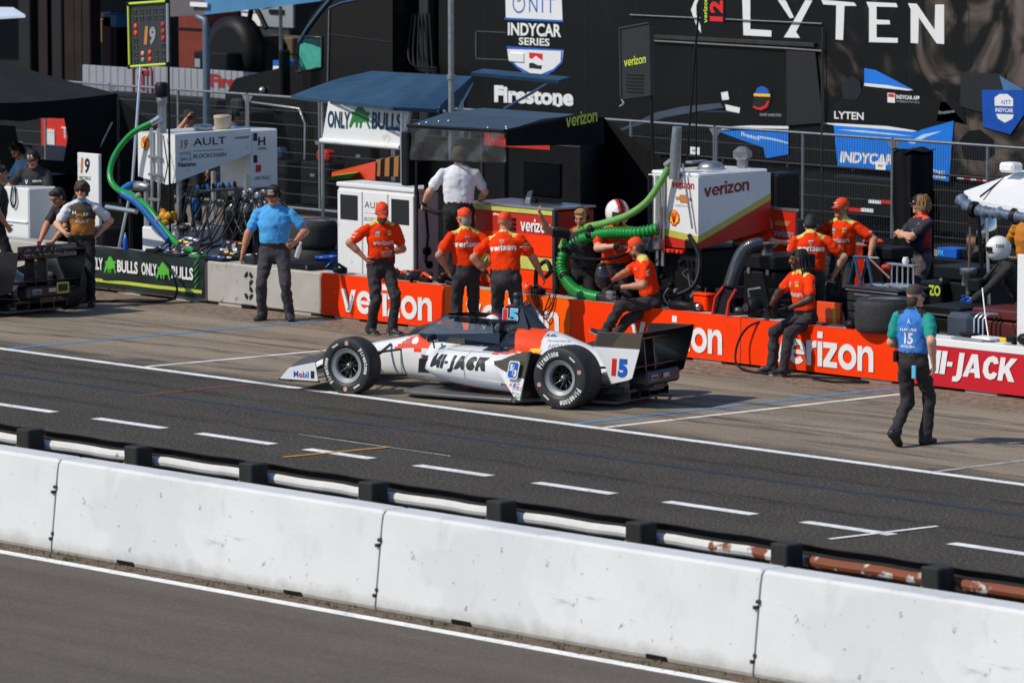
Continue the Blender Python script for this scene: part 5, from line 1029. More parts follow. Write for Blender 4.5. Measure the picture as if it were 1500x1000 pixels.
# ------------------------------------------------------------------ paddock behind on the left: garages, walls, awnings
GY = 27.0; G_ = lambda px, py, d=0: at(px, py, GY-d)
gb = thing('garage_building', 'long dark garage building with brown posts along the back of the paddock', 'building', (0, 0, 0))
DKW = mat('dark_garage_interior', srgb(16, 16, 18), .8, var=.4, scale=.6); BRW = mat('brown_post_paint', srgb(44, 34, 33), .8, spec=.2, var=.25, scale=2)
x0 = G_(-60, 50).x-14; x1 = G_(700, 50).x
MB(DKW).span((x0, GY+3.0, 0), (x1, GY+3.2, 7)).build('back_wall', gb); MB(DKW).span((x0, GY+.0, 4.6), (x1, GY+3.2, 4.9)).build('ceiling', gb); MB(BRW).span((x0, GY-.1, 4.3), (x1, GY, 5.6)).build('fascia', gb)
for px, w in ((38, .4), (69, .5), (82, .5), (104, .35), (118, .3), (128, .3), (300, .3)): c = G_(px, 60); MB(BRW if px not in (38, 82) else DKW).box(c.x, GY+.1, 2.3, w, .3, 4.6, .02).build('post', gb)
for px, py, w, h, m_ in ((142, 28, .5, .3, LW), (172, 30, .45, .28, mat('blue_screen_box', srgb(70, 130, 190), .4)), (70, 30, .3, .3, mat('tan_carton', srgb(150, 126, 96), .7)), (70, 72, .25, .9, mat('tan_carton', srgb(150, 126, 96), .7)), (155, 45, .3, .5, mat('tan_carton', srgb(150, 126, 96), .7)), (168, 66, .3, 1.2, mat('dull_red_locker', srgb(96, 32, 30), .6))):
    c = G_(px, py, -1.5); r = thing('garage_box', {142: 'small white screen high in the dark garage', 172: 'small blue box high in the dark garage', 70: 'tan carton on a garage shelf', 155: 'tan box in the dark garage beside the signal board', 168: 'dull red locker deep in the garage'}[px]+(', lower one' if py == 72 else ''), 'box', (c.x, GY+1.5, c.z-h/2)); MB(m_).box(0, 0, h/2, w, .4, h, .02).build('case', r); MB(BLK).box(0, 0, -.1 if c.z-h/2 < .4 else -(c.z-h/2)/2, w*.9, .36, .2 if c.z-h/2 < .4 else c.z-h/2).build('shelf', r)
WPAN = mat('grey_white_panel', srgb(148, 152, 160), .5, var=.08, scale=2)
WPY = 23.0; q = lambda px, py: at(px, py, WPY)
fw = thing('low_wall', 'low pale hoarding with a red flame badge and red blackletter brand name before the garages', 'hoarding', (0, 0, 0))
for a, b, t, u in ((120, 215, 95, 97), (217, 298, 97, 99), (303, 384, 102, 98)):
    A0, B0 = q(a, t), q(b, u); n = 9
    for k in range(n): MB(WPAN).span((A0.x+(B0.x-A0.x)*k/n+.006, WPY, .1), (A0.x+(B0.x-A0.x)*(k+1)/n-.006, WPY+.05, A0.z), .01).build('panel', fw)
print_on([letters('Firestone', q(309, 128)+Vector((0, -.01, 0)), (1, 0, 0), V_Z, q(398, 124).x-q(309, 128).x, q(309, 108).z-q(309, 128).z, mat('dark_red_lettering', srgb(150, 34, 40), .5), .045)], 'lettering', fw)
c = q(210, 112); RB_ = mat('dark_red_lettering'); mb = MB(RB_); pts = [(c.x+x, WPY-.02, c.z+z) for x, z in ((-.28, -.3), (-.28, .12), (-.2, .26), (0, .3), (.2, .26), (.28, .12), (.28, -.3))]; mb.tube(pts, .02, 6).box(c.x, WPY-.015, c.z-.08, .08, .02, .36).box(c.x+.06, WPY-.015, c.z+.08, .26, .02, .08).box(c.x-.1, WPY-.015, c.z-.02, .1, .02, .08); mb.build('flame_badge', fw)
dr = MB(BLK).span((q(196, 140).x, WPY-1.0, 0), (q(380, 140).x, WPY-.4, q(300, 139).z), .03).build('flat_bench'); dr['label'] = 'long black bench in front of the pale hoarding'; dr['category'] = 'bench'
# big red crate, black machinery, grey case
c = q(300, 60); r = thing('tool_crate', 'tall orange red tool crate standing under the blue awning', 'crate', (0, 0, 0)); a, b = at(262, 72, 24), at(300, 20, 24); MB(mat('dark_orange_crate', srgb(118, 40, 24), .6, var=.2)).hull([(a.x, 24, 0), (b.x, 24, 0), (b.x, 24, b.z), (b.x-.3, 24, b.z+.3), (a.x, 24, b.z+.2)], [(a.x, 24.8, 0), (b.x, 24.8, 0), (b.x, 24.8, b.z), (b.x-.3, 24.8, b.z+.3), (a.x, 24.8, b.z+.2)]).build('case', r); MB(BLK).box((a.x+b.x)/2, 23.98, a.z+.4, b.x-a.x, .03, .03).build('seam', r)
r = thing('machinery', 'dark machinery bulk under the blue awning left of the truck', 'machine', (0, 0, 0)); a, b = at(305, 96, 24.2), at(372, 40, 24.2); MB(BLK).span((a.x, 24.2, 0), (b.x, 25.2, b.z-.2), .15).build('body', r); MB(BLK).lathe([(.5, -.2), (.7, -.15), (.7, .2), (.5, .25)], ((a.x+b.x)/2+.3, 24.1, b.z-.5), (0, -1, 0), 22).build('wheel', r); MB(BLK).tube(spline_pts([(b.x-.2, 24.2, b.z-.2), (b.x+.1, 24.1, b.z+.4), (b.x+.5, 24.1, b.z)]), .05, 8).build('arm', r); MB(ALU).box(a.x+.4, 24.1, b.z-.1, .1, .1, .3, .02).build('pipe', r)
for dx in (.6, .9, 1.2): MB(ALU).ball((a.x+dx, 24.1, b.z-.35), .06, 8).build('knob', r)
r = thing('road_case', 'dark grey road case with a small square badge under the blue awning', 'case', (0, 0, 0)); a, b = at(283, 98, 23.5), at(332, 78, 23.5); MB(BLK).span((a.x, 23.5, 0), (b.x, 24, b.z), .03).build('case', r); MB(LGREY).box(a.x+.15, 23.49, b.z-.22, .16, .02, .16).build('badge', r)
r = thing('tan_table', 'tan folding table in front of white boards, left of the truck mirror', 'table', (0, 0, 0)); a, b = at(368, 60, 25), at(428, 50, 25); MB(mat('tan_board', srgb(96, 84, 64), .7)).span((a.x, 25, a.z-.5), (b.x, 25.6, a.z+.1), .02).build('top', r); MB(BLK).span((a.x, 25.1, 0), (b.x, 25.5, a.z-.5)).build('leg_frame', r)
r = thing('white_board', 'bright white board with panes in the background under the white awning edge', 'panel', (0, 0, 0)); a, b = at(354, 37, 26), at(381, 13, 26); MB(LW).span((a.x, 26, a.z), (b.x, 26.05, b.z+.2)).build('panel', r); MB(LGREY).box((a.x+b.x)/2, 25.99, (a.z+b.z)/2+.1, b.x-a.x, .02, .03).build('bar', r); MB(LGREY).span((b.x, 26, a.z), (b.x+1.0, 26.05, b.z+.2)).build('panel', r); MB(BLK).span((b.x+.3, 25.97, a.z+.25), (b.x+.75, 25.99, b.z)).build('screen', r); MB(DSTEEL).span((a.x+.2, 26.06, 0), (b.x+.8, 26.12, a.z)).build('leg', r)
r = thing('awning', 'blue awning of a transporter crossing the top of the picture left of the truck', 'awning', (0, 0, 0)); AW = mat('awning_blue', srgb(72, 128, 172), .5, var=.15, scale=1.5); AB = mat('awning_brown', srgb(98, 92, 96), .6, var=.2)
y_ = 21.5; a = [at(248, 25, y_), at(300, 22, y_), at(352, 16, y_), at(405, 10, y_), at(470, 2, y_)]
mb = MB(AW)
for p, s_ in zip(a[:-1], a[1:]): mb.use(AB if p is a[0] else AW).hull([p, s_, s_+Vector((-.6, 3.0, .35)), p+Vector((-.6, 3.0, .35))], [p+Vector((0, 0, .45)), s_+Vector((0, 0, .45)), s_+Vector((-.6, 3, .8)), p+Vector((-.6, 3, .8))])
mb.build('fabric', r); MB(LW).box(at(292, 7, y_-.05).x, y_-.05, at(292, 7, y_-.05).z, .5, .04, .08).build('bracket', r); MB(mat('blue_grey_post', srgb(92, 108, 126), .45, .3)).tube([at(290, 25, y_), at(301, 30, y_), at(302, 40, y_), (at(302, 40, y_).x, y_, 0)], .07, 10).build('post', r)
r = thing('awning', 'white arched awning edge on a thin post just left of the truck cab', 'awning', (0, 0, 0)); y_ = 24; pts = [at(384, 15, y_), at(396, 9, y_), at(412, 5, y_), at(436, 3, y_), at(470, 2, y_)]; mb = MB(LW)
for p, s_ in zip(pts[:-1], pts[1:]): mb.hull([p, s_, s_+Vector((-.5, 2, .2)), p+Vector((-.5, 2, .2))], [p+Vector((0, 0, .10)), s_+Vector((0, 0, .10)), s_+Vector((-.5, 2, .35)), p+Vector((-.5, 2, .35))])
mb.build('fabric', r); MB(GALV).tube([at(411, 10, y_), (at(411, 10, y_).x, y_, 0)], .035, 8).build('post', r)
r = thing('flag_box', 'small blue and white printed box seen beside the truck mirror', 'box', (0, 0, 0)); a, b = at(400, 106, 21.5), at(424, 90, 21.5); MB(BLUEP).span((a.x, 21.5, b.z-.09), (b.x, 21.9, b.z)).build('lid', r); MB(LW).span((a.x, 21.5, b.z-.22), (b.x, 21.9, b.z-.1)).build('band', r); MB(BLK).span((a.x, 21.5, 0), (b.x, 21.9, b.z-.23)).build('base', r)
r = thing('awning', 'pale blue white awning corner at the upper left edge', 'awning', (0, 0, 0)); y_ = 20; a, b, c = at(-30, 10, y_), at(19, 11, y_), at(37, 22, y_-.4); d = at(-30, 26, y_-.5); MB(mat('pale_awning', srgb(196, 208, 224), .5)).hull([a, b, (b.x, y_, b.z-.05), (a.x, y_, a.z-.05)], [d, c, c-Vector((0, 0, .05)), d-Vector((0, 0, .05))]).build('fabric', r); MB(GALV).tube([(at(-20, 20, y_).x, y_, 0), at(-20, 16, y_)], .04, 8).build('post', r)
# red wall with people-height clutter seen under the black tent
r = thing('hoarding', 'bright red hoarding with white marks seen through the black tent', 'hoarding', (0, 0, 0)); y_ = 22; a, b = at(60, 188, y_), at(118, 166, y_); MB(mat('bright_red_board', srgb(228, 44, 22), .5)).span((a.x, y_, .0), (b.x, y_+.1, b.z), .01).build('panel', r); MB(GALV).span((a.x, y_, b.z), (b.x+.5, y_+.1, b.z+.12)).build('cap', r); MB(LW).box(a.x+.3, y_-.01, b.z-.55, .3, .02, .4).build('mark', r); print_on([letters('Thi', (b.x-.6, y_-.012, b.z-.5), (1, 0, 0), V_Z, .5, .22, LW, .01)], 'lettering', r)
# ------------------------------------------------------------------ black pop-up tent at the left
r = thing('tent', 'black pop-up tent with grey sunlit top over the left pit stand', 'tent', (0, 0, 0)); ty = 8.2
ez = 2.42; kb = gz(172, 137, ez); X0, X1, Y0, Y1 = kb.x-3.2, kb.x, kb.y-3.1, kb.y
mb = MB(GCLOTH); top = Vector(((X0+X1)/2, (Y0+Y1)/2, 3.08)); C4 = [Vector((X0, Y0, ez)), Vector((X1, Y0, ez)), Vector((X1, Y1, ez)), Vector((X0, Y1, ez))]
for i in range(4):
    a, b = C4[i], C4[(i+1) % 4]
    def f(u, v, a=a, b=b):
        e = a.lerp(b, u); p = e.lerp(top, v); p.z -= .10*math.sin(v*math.pi)*(1-abs(2*u-1)*.6)+.06*math.sin(u*math.pi)*(1-v); return p
    mb.grid(f, 12, 10)
    mb.use(BCLOTH).grid(lambda u, v, a=a, b=b: a.lerp(b, u)+Vector((0, 0, -.26*v-.06*math.sin(u*math.pi)+.015*math.sin(u*25)*v)), 20, 3); mb.use(GCLOTH)
mb.build('canopy_cloth', r)
for p in C4: MB(DSTEEL).tube([(p.x, p.y, 0), p-Vector((0, 0, .05))], .022, 6).build('pole', r)
mb = MB(BCLOTH); mb.grid(lambda u, v: Vector((X1-1.2+1.2*u, Y1+.03*math.sin(u*9), (ez-.05)*(1-v)+.02)), 8, 8); mb.grid(lambda u, v: Vector((X1+.02+.9*u, Y1+.02+.3*u, (ez-.1-.55*u)*(1-v)+.02)), 8, 8); mb.grid(lambda u, v: Vector((X1-.02, Y1-1.0+1.0*u, (ez-.2)-(2.1*u**.6)*v)), 6, 6); mb.grid(lambda u, v: Vector((X0+(X1-X0)*u, Y1, ez*(1-v)*.75+ez*.25*(u > .65)*(1-v))) if u < .25 or u > .62 else Vector((X0+(X1-X0)*u, Y1, (1.35)*(1-v))), 24, 4); mb.build('side_cloth', r); MB(GALV).tube([(X1-.2, Y1-1.2, .1), (X1+.0, Y1-.1, 2.0)], .02, 6).build('brace', r)
# white equipment under the tent
for (xa, xb, y, za, zb, l) in ((5, 42, 6.1, 1.35, .62, 'white cabinet with a black cable loop behind the black car'),):
    a, b = at(xa, 300, y), at(xb, 300, y); r = thing('equipment_cabinet', l, 'cabinet', (0, 0, 0)); MB(PWHITE).span((a.x, y, .05), (b.x, y+.5, at(20, 274, y).z), .02).build('carcass', r); MB(BLK).tube(spline_pts([(a.x+.25, y-.02, 1.25), (a.x+.22, y-.03, 1.05), (a.x+.28, y-.03, .95), (a.x+.34, y-.03, 1.05), (a.x+.31, y-.02, 1.25)]), .014, 6).build('cable_loop', r); MB(PWHITE).box((a.x+b.x)/2, y-.01, .75, (b.x-a.x)*.9, .02, .02).build('door_gap', r)
y = 6.9; a, b = at(114, 326, y), at(144, 226, y); r = thing('number_board', 'tall white upright board printed with a 19 under the black tent', 'panel', (0, 0, 0)); MB(PWHITE).span((a.x, y, .1), (b.x, y+.06, b.z), .01).build('panel', r); print_on([letters('1', (a.x+.08, y-.004, b.z-.29), (1, 0, 0), V_Z, .07, .22, GOLD, .05, .12), letters('9', (a.x+.18, y-.004, b.z-.29), (1, 0, 0), V_Z, .12, .22, BLACK, .03, .12), letters('ONLY BULLS', (a.x+.04, y-.004, b.z-.38), (1, 0, 0), V_Z, .28, .05, DKGREENP, .02), shape2([(0, 0), (.08, 0), (.08, .07), (0, .07)], (a.x+.08, y-.004, b.z-.5), (1, 0, 0), V_Z, RED), letters('staples', (a.x+.06, y-.004, b.z-.62), (1, 0, 0), V_Z, .22, .03, LGREY), letters('Dynatrace', (a.x+.06, y-.004, b.z-.71), (1, 0, 0), V_Z, .22, .03, CORANGE)], 'lettering', r)
y = 9.4; a, b = at(66, 240, y), at(92, 214, y); r = thing('side_board', 'pale blue board standing behind the man with orange mirrored glasses', 'panel', (0, 0, 0)); MB(WPAN).span((a.x, y, .1), (b.x, y+.05, b.z), .01).build('panel', r); MB(BLK).span((a.x+.1, y+.05, 0), (b.x-.1, y+.3, .5)).build('foot', r)
y = 10.6; a, b = at(0, 250, y), at(30, 208, y); r = thing('side_board', 'pale grey board at the left edge behind the man in pale blue', 'panel', (0, 0, 0)); MB(WPAN).span((a.x-1, y, .1), (b.x, y+.05, b.z), .01).build('panel', r); MB(BLK).span((a.x-.6, y+.05, 0), (b.x-.2, y+.3, .5)).build('foot', r)
y = 8.0; a, b = at(8, 250, y), at(66, 232, y); r = thing('console', 'black screen console between the man in pale blue and the man in black cap', 'console', (0, 0, 0)); MB(BLK).span((a.x, y, .05), (b.x, y+.5, 1.2), .03).build('desk', r); MB(CARB).span((a.x+.1, y+.1, 1.25), (b.x-.5, y+.16, 1.62), .02).build('screen', r); MB(BLK).box((a.x+b.x)/2-.2, y+.14, 1.22, .1, .1, .1).build('screen_foot', r)
y = 6.6; a = at(130, 350, y); r = thing('road_case', 'black trunk marked 19 standing behind the banner', 'box', (a.x+.1, y+.2, 0)); MB(BLK).box(0, 0, .35, .5, .4, .7, .03).build('case', r); print_on([letters('19', (-.08, -.204, .42), (1, 0, 0), V_Z, .16, .14, GOLD, .04)], 'number', r)
r = thing('folding_chair', 'black folding chair with thin crossed legs behind the banner', 'chair', (at(150, 300, 7.4).x, 7.4, 0), rad(20)); MB(BCLOTH).box(0, 0, .46, .46, .44, .03, .01).build('seat', r); MB(BCLOTH).box(0, .22, .75, .46, .03, .4, .01).build('backrest', r)
for x, y0, y1 in ((-.22, -.22, .22), (.22, -.22, .22), (-.22, .22, -.22), (.22, .22, -.22)): MB(DSTEEL).tube([(x, y0, 0), (x, y1, .46)], .012, 6).build('leg', r)
sheet('painted_paddock_line', at(120, 345, 8.5).x-4, at(200, 345, 8.5).x+2, 10.4, 10.55, -.006, mat('yellow_white_line', srgb(206, 176, 90), .7))
# dark clutter beyond the fence, seen through its wires
rr = random.Random(11)
for i in range(10):
    px = 170+62*i; y = 16.8+rr.random()*1.2; c = at(px, 200, y); h = rr.uniform(.7, 1.5); w = rr.uniform(.5, 1.0); z = thing('road_case', ['dark flight case beyond the fence behind the signal board pole', 'dark case beyond the fence under the pale hoarding', 'dark case beyond the fence behind the man in the wide hat', 'dark case beyond the fence behind the man with ear defenders', 'dark case beyond the fence left of the canopy sign', 'dark case beyond the fence behind the canopy sign post', 'dark case beyond the fence at the striped nose cone', 'dark case beyond the fence behind the roof of the timing stand', 'dark case beyond the fence hidden behind the dark flat roof', 'dark case beyond the fence beside the black awning'][i], 'case', (c.x, y, 0), 0, 'dark cases beyond the fence'); MB(BLK).box(0, 0, h/2, w, .6, h, .03).build('case', z); MB(STEEL).box(rr.uniform(-.2, .2), -.31, h*.7, .12, .01, .05).build('latch', z); MB([BLUECAN, DRED, LGREY, DSTEEL][i % 4]).box(rr.uniform(-.1, .1), -.1, h+.1, .3, .2, .2, .04).build('bag', z)
c = at(395, 200, 17.2); r = thing('cloth_cover', 'dark tarpaulin over a frame behind the fence right of the man with ear defenders', 'cover', (c.x, 17.2, 0)); MB(BCLOTH).grid(lambda u, v: Vector((-.9+1.9*u, .3*v+.05*math.sin(u*14), 1.55*(1-v)+.05*math.sin(u*6))), 16, 6).build('cloth', r); MB(GALV).tube([(.95, -.05, 0), (1.0, -.05, 1.3), (.85, -.05, 1.55), (-.4, -.05, 1.6)], .022, 8).build('frame', r)
# ------------------------------------------------------------------ cars in and behind the pits
CAR15 = race_car('white and orange open-wheel racing car pulling out of its pit box, number 15', (.36, 1.75, 0), 196, body_mj, nose_mj, livery=mijack, group='open-wheel racing cars')
E19 = gz(58, 366, .85)
bk = lambda p: CBLACK
c19 = race_car('black open-wheel racing car parked nose away at the left edge, its rear wing lettered', (E19.x-.45, E19.y-.1, 0), 181, bk, bk, trim=CBLACK, wing_m=CBLACK, end_m=CBLACK, group='open-wheel racing cars')[0]
MB(CBLACK).hull([(-.76, -.47, .78), (-.76, .47, .78), (-.75, .47, .94), (-.75, -.47, .94)][::-1], [(-.70, -.47, .78), (-.70, .47, .78), (-.71, .47, .94), (-.71, -.47, .94)][::-1]).build('wing_flap', c19)
rw19 = [o for o in c19.children if o.name.startswith('rear_wing')][0]
print_on([letters('$AULT', (-.775, .42, .80), (0, -1, 0), (.05, 0, 1), .78, .11, LGREY, .015, .15, 1.1)], 'wing_lettering', rw19)
print_on([[shape2([(0, 0), (.2, 0), (.2, .14), (0, .14)], (-.803, -.1, .30), (0, -1, 0), (0, 0, 1), LIME), lay(shape2([(.02, .02), (.18, .02), (.18, .12), (.02, .12)], (-.803, -.1, .30), (0, -1, 0), (0, 0, 1), BLACK), (-1, 0, 0), 2)]], 'light_frame', c19)
rd = lambda p: CRED
race_car('red open-wheel racing car behind the pit crew, mostly hidden, red wing end plate in view', (-5.6, 11.6, 0), 200, rd, rd, trim=CBLACK, wing_m=CRED, end_m=CRED, rich=False, group='open-wheel racing cars')
# ------------------------------------------------------------------ pieces used more than once
def cable(label, pts, r=.012, m=None, name='hose', cat='hose', sub=6):
    P = [Vector(p) for p in pts]; out = []
    for i in range(len(P)-1):
        p0, p1, p2, p3 = P[max(i-1, 0)], P[i], P[i+1], P[min(i+2, len(P)-1)]
        for k in range(sub):
            t = k/sub; out.append(.5*((2*p1)+(p2-p0)*t+(2*p0-5*p1+4*p2-p3)*t*t+(3*p1-p0-3*p2+p3)*t**3))
    out.append(P[-1]); o = MB(m or BLK).tube(out, r, 8).build(name); o['label'] = label; o['category'] = cat; return o
spline = spline_pts
def corrugated(mb, pts, r, pitch=.03, n=14):
    C = spline(pts, 30); L = 0; P = [C[0]]; R_ = [r]; k = 0
    for a, b in zip(C[:-1], C[1:]): L += (b-a).length
    cnt = int(L/pitch*4); seg = [0]
    for a, b in zip(C[:-1], C[1:]): seg.append(seg[-1]+(b-a).length)
    Q = []; RR = []
    j = 0
    for i in range(cnt+1):
        d = L*i/cnt
        while j < len(seg)-2 and seg[j+1] < d: j += 1
        t = (d-seg[j])/max(seg[j+1]-seg[j], 1e-6); Q.append(C[j].lerp(C[j+1], t)); RR.append(r*(1.04 if i % 4 in (0, 1) else .80))
    mb.tube(Q, RR, n)
def loose_tyre(label, x, y, z, r=.34, w=.36, group='loose racing tyres'):
    t = thing('tyre', label, 'tyre', (x, y, z), random.uniform(0, 3), group); rim = .2
    MB(TREAD).lathe([(rim, .01), (r*.9, 0), (r*.97, .03), (r, .08), (r, w-.08), (r*.97, w-.03), (r*.9, w), (rim, w-.01)], (0, 0, 0), (0, 0, 1), 40, caps=False).build('tread', t)
    MB(SIDEW).lathe([(rim, w-.005), (rim*1.1, w+.012), (r*.82, w+.012), (r*.91, w+.002)], (0, 0, 0), (0, 0, 1), 40, caps=False).build('sidewall', t)
    MB(RIMG).lathe([(rim*.97, w-.01), (rim, w-.002), (rim*.86, w-.05), (.06, w-.1), (.0, w-.1)], (0, 0, 0), (0, 0, 1), 32, caps=False).build('rim', t); return t
def wheel_gun(label, x, y, z, rz, m=None):
    g = thing('wheel_gun', label, 'wheel gun', (x, y, z), rad(rz), 'wheel guns lying on the wall')
    MB(m or BLK).lathe([(.02, -.13), (.05, -.12), (.062, -.05), (.062, .04), (.045, .08), (.03, .13)], (0, 0, .065), (1, 0, 0), 16).build('body', g)
    MB(DSTEEL).lathe([(.03, 0), (.05, .02), (.055, .10), (.05, .11)], (.12, 0, .065), (1, 0, 0), 12).build('socket', g)
    MB(BLK).tube([(-.05, 0, .06), (-.09, -.10, .03), (-.10, -.17, .02)], [.028, .024, .026], 8).build('handle', g); MB(CORANGE).box(0, 0, .13, .12, .03, .018, .006).build('guard', g); return g
def drawer_front(r, x, y, z, w, h, n=1, m=DSTEEL): MB(m).box(x, y, z, w, .012, h, .004).build('drawer', r); MB(STEEL).box(x, y-.012, z+h*.25, w*.7, .012, .015, .004).build('drawer_pull', r)
# ------------------------------------------------------------------ fuel rig of the white team
AX0, AX1, AY0, AY1 = -14.42, -13.58, 6.5, 7.85
r = thing('fuel_rig', 'white fuel rig lettered on a wedge-shaped side, with mast and bottles below', 'fuel rig', (0, 0, 0))
t_ = MB(PWHITE); zt = 2.125
t_.hull([(AX0, AY0, 1.50), (AX1-.2, AY0, 1.42), (AX1, AY0, 1.46), (AX1, AY0, zt), (AX0, AY0, zt)], [(AX0, AY1, 1.78), (AX1-.2, AY1, 1.78), (AX1, AY1, 1.80), (AX1, AY1, zt+.02), (AX0, AY1, zt+.02)]); t_.build('tank', r)
MB(PWHITE).span((AX0+.1, AY1+.02, 1.30), (AX1-.015, AY1+.50, zt+.0), .02).build('side_cabinet', r)
MB(PWHITE).span((AX0, AY0+.05, .0), (AX1, AY0+.85, .80), .02).build('base_cabinet', r)
for x in (AX0+.05, AX1-.05):
    for y in (AY0+.1, AY1-.05): MB(ALU).box(x, y, 1.15, .05, .05, .72).build('leg', r)
U, V_ = (0, 1, 0), (0, 0, 1); sx = AX1+.004; q = lambda px, py: atx(px, py, AX1)
def side(s, l, rr, z0, z1, m, b=.01, sh=0): return letters(s, (sx, atx(l, 220, AX1).y, z0), U, V_, atx(rr, 220, AX1).y-atx(l, 220, AX1).y, z1-z0, m, b, sh)
zz = lambda px, py: atx(px, py, AX1).z
print_on([side('AULT', 283, 331, zz(283, 214), zz(283, 203), BLACK), side('BLOCKCHAIN', 283, 331, zz(283, 232), zz(283, 226), BLACK), side('19', 264, 275, zz(264, 219), zz(264, 205), GOLD, .03, .2), side('REPRISE', 263, 280, zz(263, 228), zz(263, 223), LGREY), side('SMILE', 263, 280, zz(263, 236), zz(263, 231), LGREY), side('Nammo', 261, 287, zz(262, 245), zz(262, 238), BLACK, .03), shape2([(0, 0), (.55, 0), (.55, .008), (0, .008)], (sx, zz and atx(283, 218, AX1).y, zz(283, 222)), U, V_, BLACK), shape2([(0, 0), (.28, .0), (.3, .035), (.06, .03)], (sx, atx(341, 200, AX1).y, zz(341, 204)), U, V_, LGREY)], 'side_lettering', r)
def shell_mark(cx, y, z, s, parent):
    P = [(0, -.5), (.18, -.5), (.2, -.38), (.42, -.3), (.5, -.02), (.42, .25), (.22, .44), (0, .5), (-.22, .44), (-.42, .25), (-.5, -.02), (-.42, -.3), (-.2, -.38), (-.18, -.5)]
    g = [shape2([(a*s, b*s) for a, b in P], (cx, y, z), (1, 0, 0), (0, 0, 1), SHELLRED), lay(shape2([(a*s*.84, b*s*.84+.004) for a, b in P], (cx, y, z), (1, 0, 0), (0, 0, 1), YELLOW), (0, -1, 0))]
    for a in (-.3, -.15, 0, .15, .3): g.append(lay(shape2([(-.008, 0), (.008, 0), (.008+a*s, s*.7), (-.008+a*s, s*.7)], (cx, y, z-s*.36), (1, 0, 0), (0, 0, 1), SHELLRED), (0, -1, 0), 2))
    print_on([g], 'shell_emblem', parent)
shell_mark(at(213, 210, AY0).x, AY0-.004, at(213, 210, AY0).z, .20, r)
cy = lambda px: atx(px, 220, AX1-.015).y; sx2 = AX1-.011
print_on([letters('H', (sx2, cy(378), 1.90), U, V_, .13, .12, BLACK, .03), letters('HONDA', (sx2, cy(378), 1.84), U, V_, .15, .035, BLACK), shape2([(0, 0), (.07, 0), (.07, .11), (0, .11)], (sx2, cy(371), 1.97), U, V_, BLACK), shape2([(0, 0), (.07, 0), (.07, .11), (0, .11)], (sx2, cy(371), 1.66), U, V_, BLACK), shape2([(0, 0), (.1, 0), (.1, .1), (0, .1)], (sx2, cy(374), 1.53), U, V_, RED), letters('ONLY BULLS', (sx2, cy(373), 1.42), U, V_, .26, .05, DKGREENP, .02)], 'cabinet_print', r)
MB(STEEL).lathe([(.13, 0), (.14, .02), (.14, .05), (.12, .07)], ((AX0+AX1)/2+.1, AY0+.75, zt+.02), (0, 0, 1), 20).build('filler_cap', r)
MB(mat('beige_plastic', srgb(176, 162, 140), .5)).lathe([(.11, 0), (.12, .02), (.12, .14), (.13, .15), (.13, .18), (.1, .19)], ((AX0+AX1)/2+.1, AY0+1.1, zt+.02), (0, 0, 1), 20).build('vent_pot', r)
MB(GALV).lathe([(.06, 0), (.06, .40), (.075, .42), (.075, .5), (.04, .52)], (AX0+.36, AY0+.15, zt), (0, 0, 1), 16).build('vent_stack', r)
MB(BLK).lathe([(.09, 0), (.1, .03), (.1, .16), (.07, .2)], (AX0+.36, AY0+.15, zt+.5), (0, 0, 1), 14).build('vent_hood', r)
for dx in (.36, .52): MB(ALU).tube([(AX0+dx, AY0-.04, .9), (AX0+dx, AY0-.04, 2.2)], .025, 8).build('front_tube', r)
for z in (1.2, 1.55, 1.8): MB(STEEL).box(AX0+.44, AY0-.05, z, .26, .04, .04, .006).build('clamp', r)
MB(STEEL).lathe([(.05, -.2), (.07, -.18), (.07, .1), (.05, .14), (.05, .22)], (AX0+.12, AY0-.06, 1.37), (1, 0, 0), 14).build('valve', r)
MB(BLK).tube([(AX1-.2, AY0-.05, zt-.02), (AX1-.04, AY0-.1, 1.7), (AX1-.16, AY0-.1, 1.35), (AX1-.3, AY0-.1, .9)], .009, 6).build('vent_line', r)
# gas bottles with gauges, right of the rig
for i in range(6):
    x, y = -12.9+.29*(i % 3), 7.0+.34*(i//3); g = thing('gas_bottle', 'black gas bottle in the '+('front', 'rear')[i//3]+' row beside the white fuel rig, '+('leftmost', 'middle', 'rightmost')[i % 3]+' of three', 'gas bottle', (x, y, 0), 0, 'gas bottles by the white fuel rig')
    MB(BLK).lathe([(.12, 0), (.125, .02), (.125, 1.05), (.11, 1.15), (.05, 1.22), (.03, 1.24)], (0, 0, 0), (0, 0, 1), 18).build('cylinder', g)
    MB(mat('bottle_shoulder', (.10, .105, .11), .3, .5)).lathe([(.126, 1.03), (.112, 1.15), (.052, 1.222)], (0, 0, 0), (0, 0, 1), 18, caps=False).build('shoulder', g)
    MB(STEEL).lathe([(.025, 1.23), (.025, 1.34), (.04, 1.35), (.04, 1.37)], (0, 0, 0), (0, 0, 1), 10).tube([(0, 0, 1.3), (.06, -.09, 1.31)], .014, 6).build('valve', g)
    MB(ALU).lathe([(.045, 0), (.045, .03), (.038, .032)], (.06, -.10, 1.34), (0, -1, 0), 14).build('gauge', g)
al = thing('air_line_bundle', 'bundle of black air lines looping between the gas bottles and the wall', 'air line', (0, 0, 0))
for i in range(9):
    x = -13.2+.13*i; MB(BLK).tube(spline_pts([(x, 6.72, 1.3-.02*(i % 3)), (x+.05, 6.55, 1.05), (x+.10*(i % 2), 6.35, .75), (x-.05, 6.05, .66), (x+.2, 5.75, .61)], 6), .011, 6).build('air_line', al)
man = thing('manifold', 'blue and silver valve manifold hanging under the white fuel rig', 'manifold', (-13.5, 6.7, 1.32)); MB(DSTEEL).tube([(0, 0, 0), (.9, .1, .1)], .022, 8).build('pipe', man)
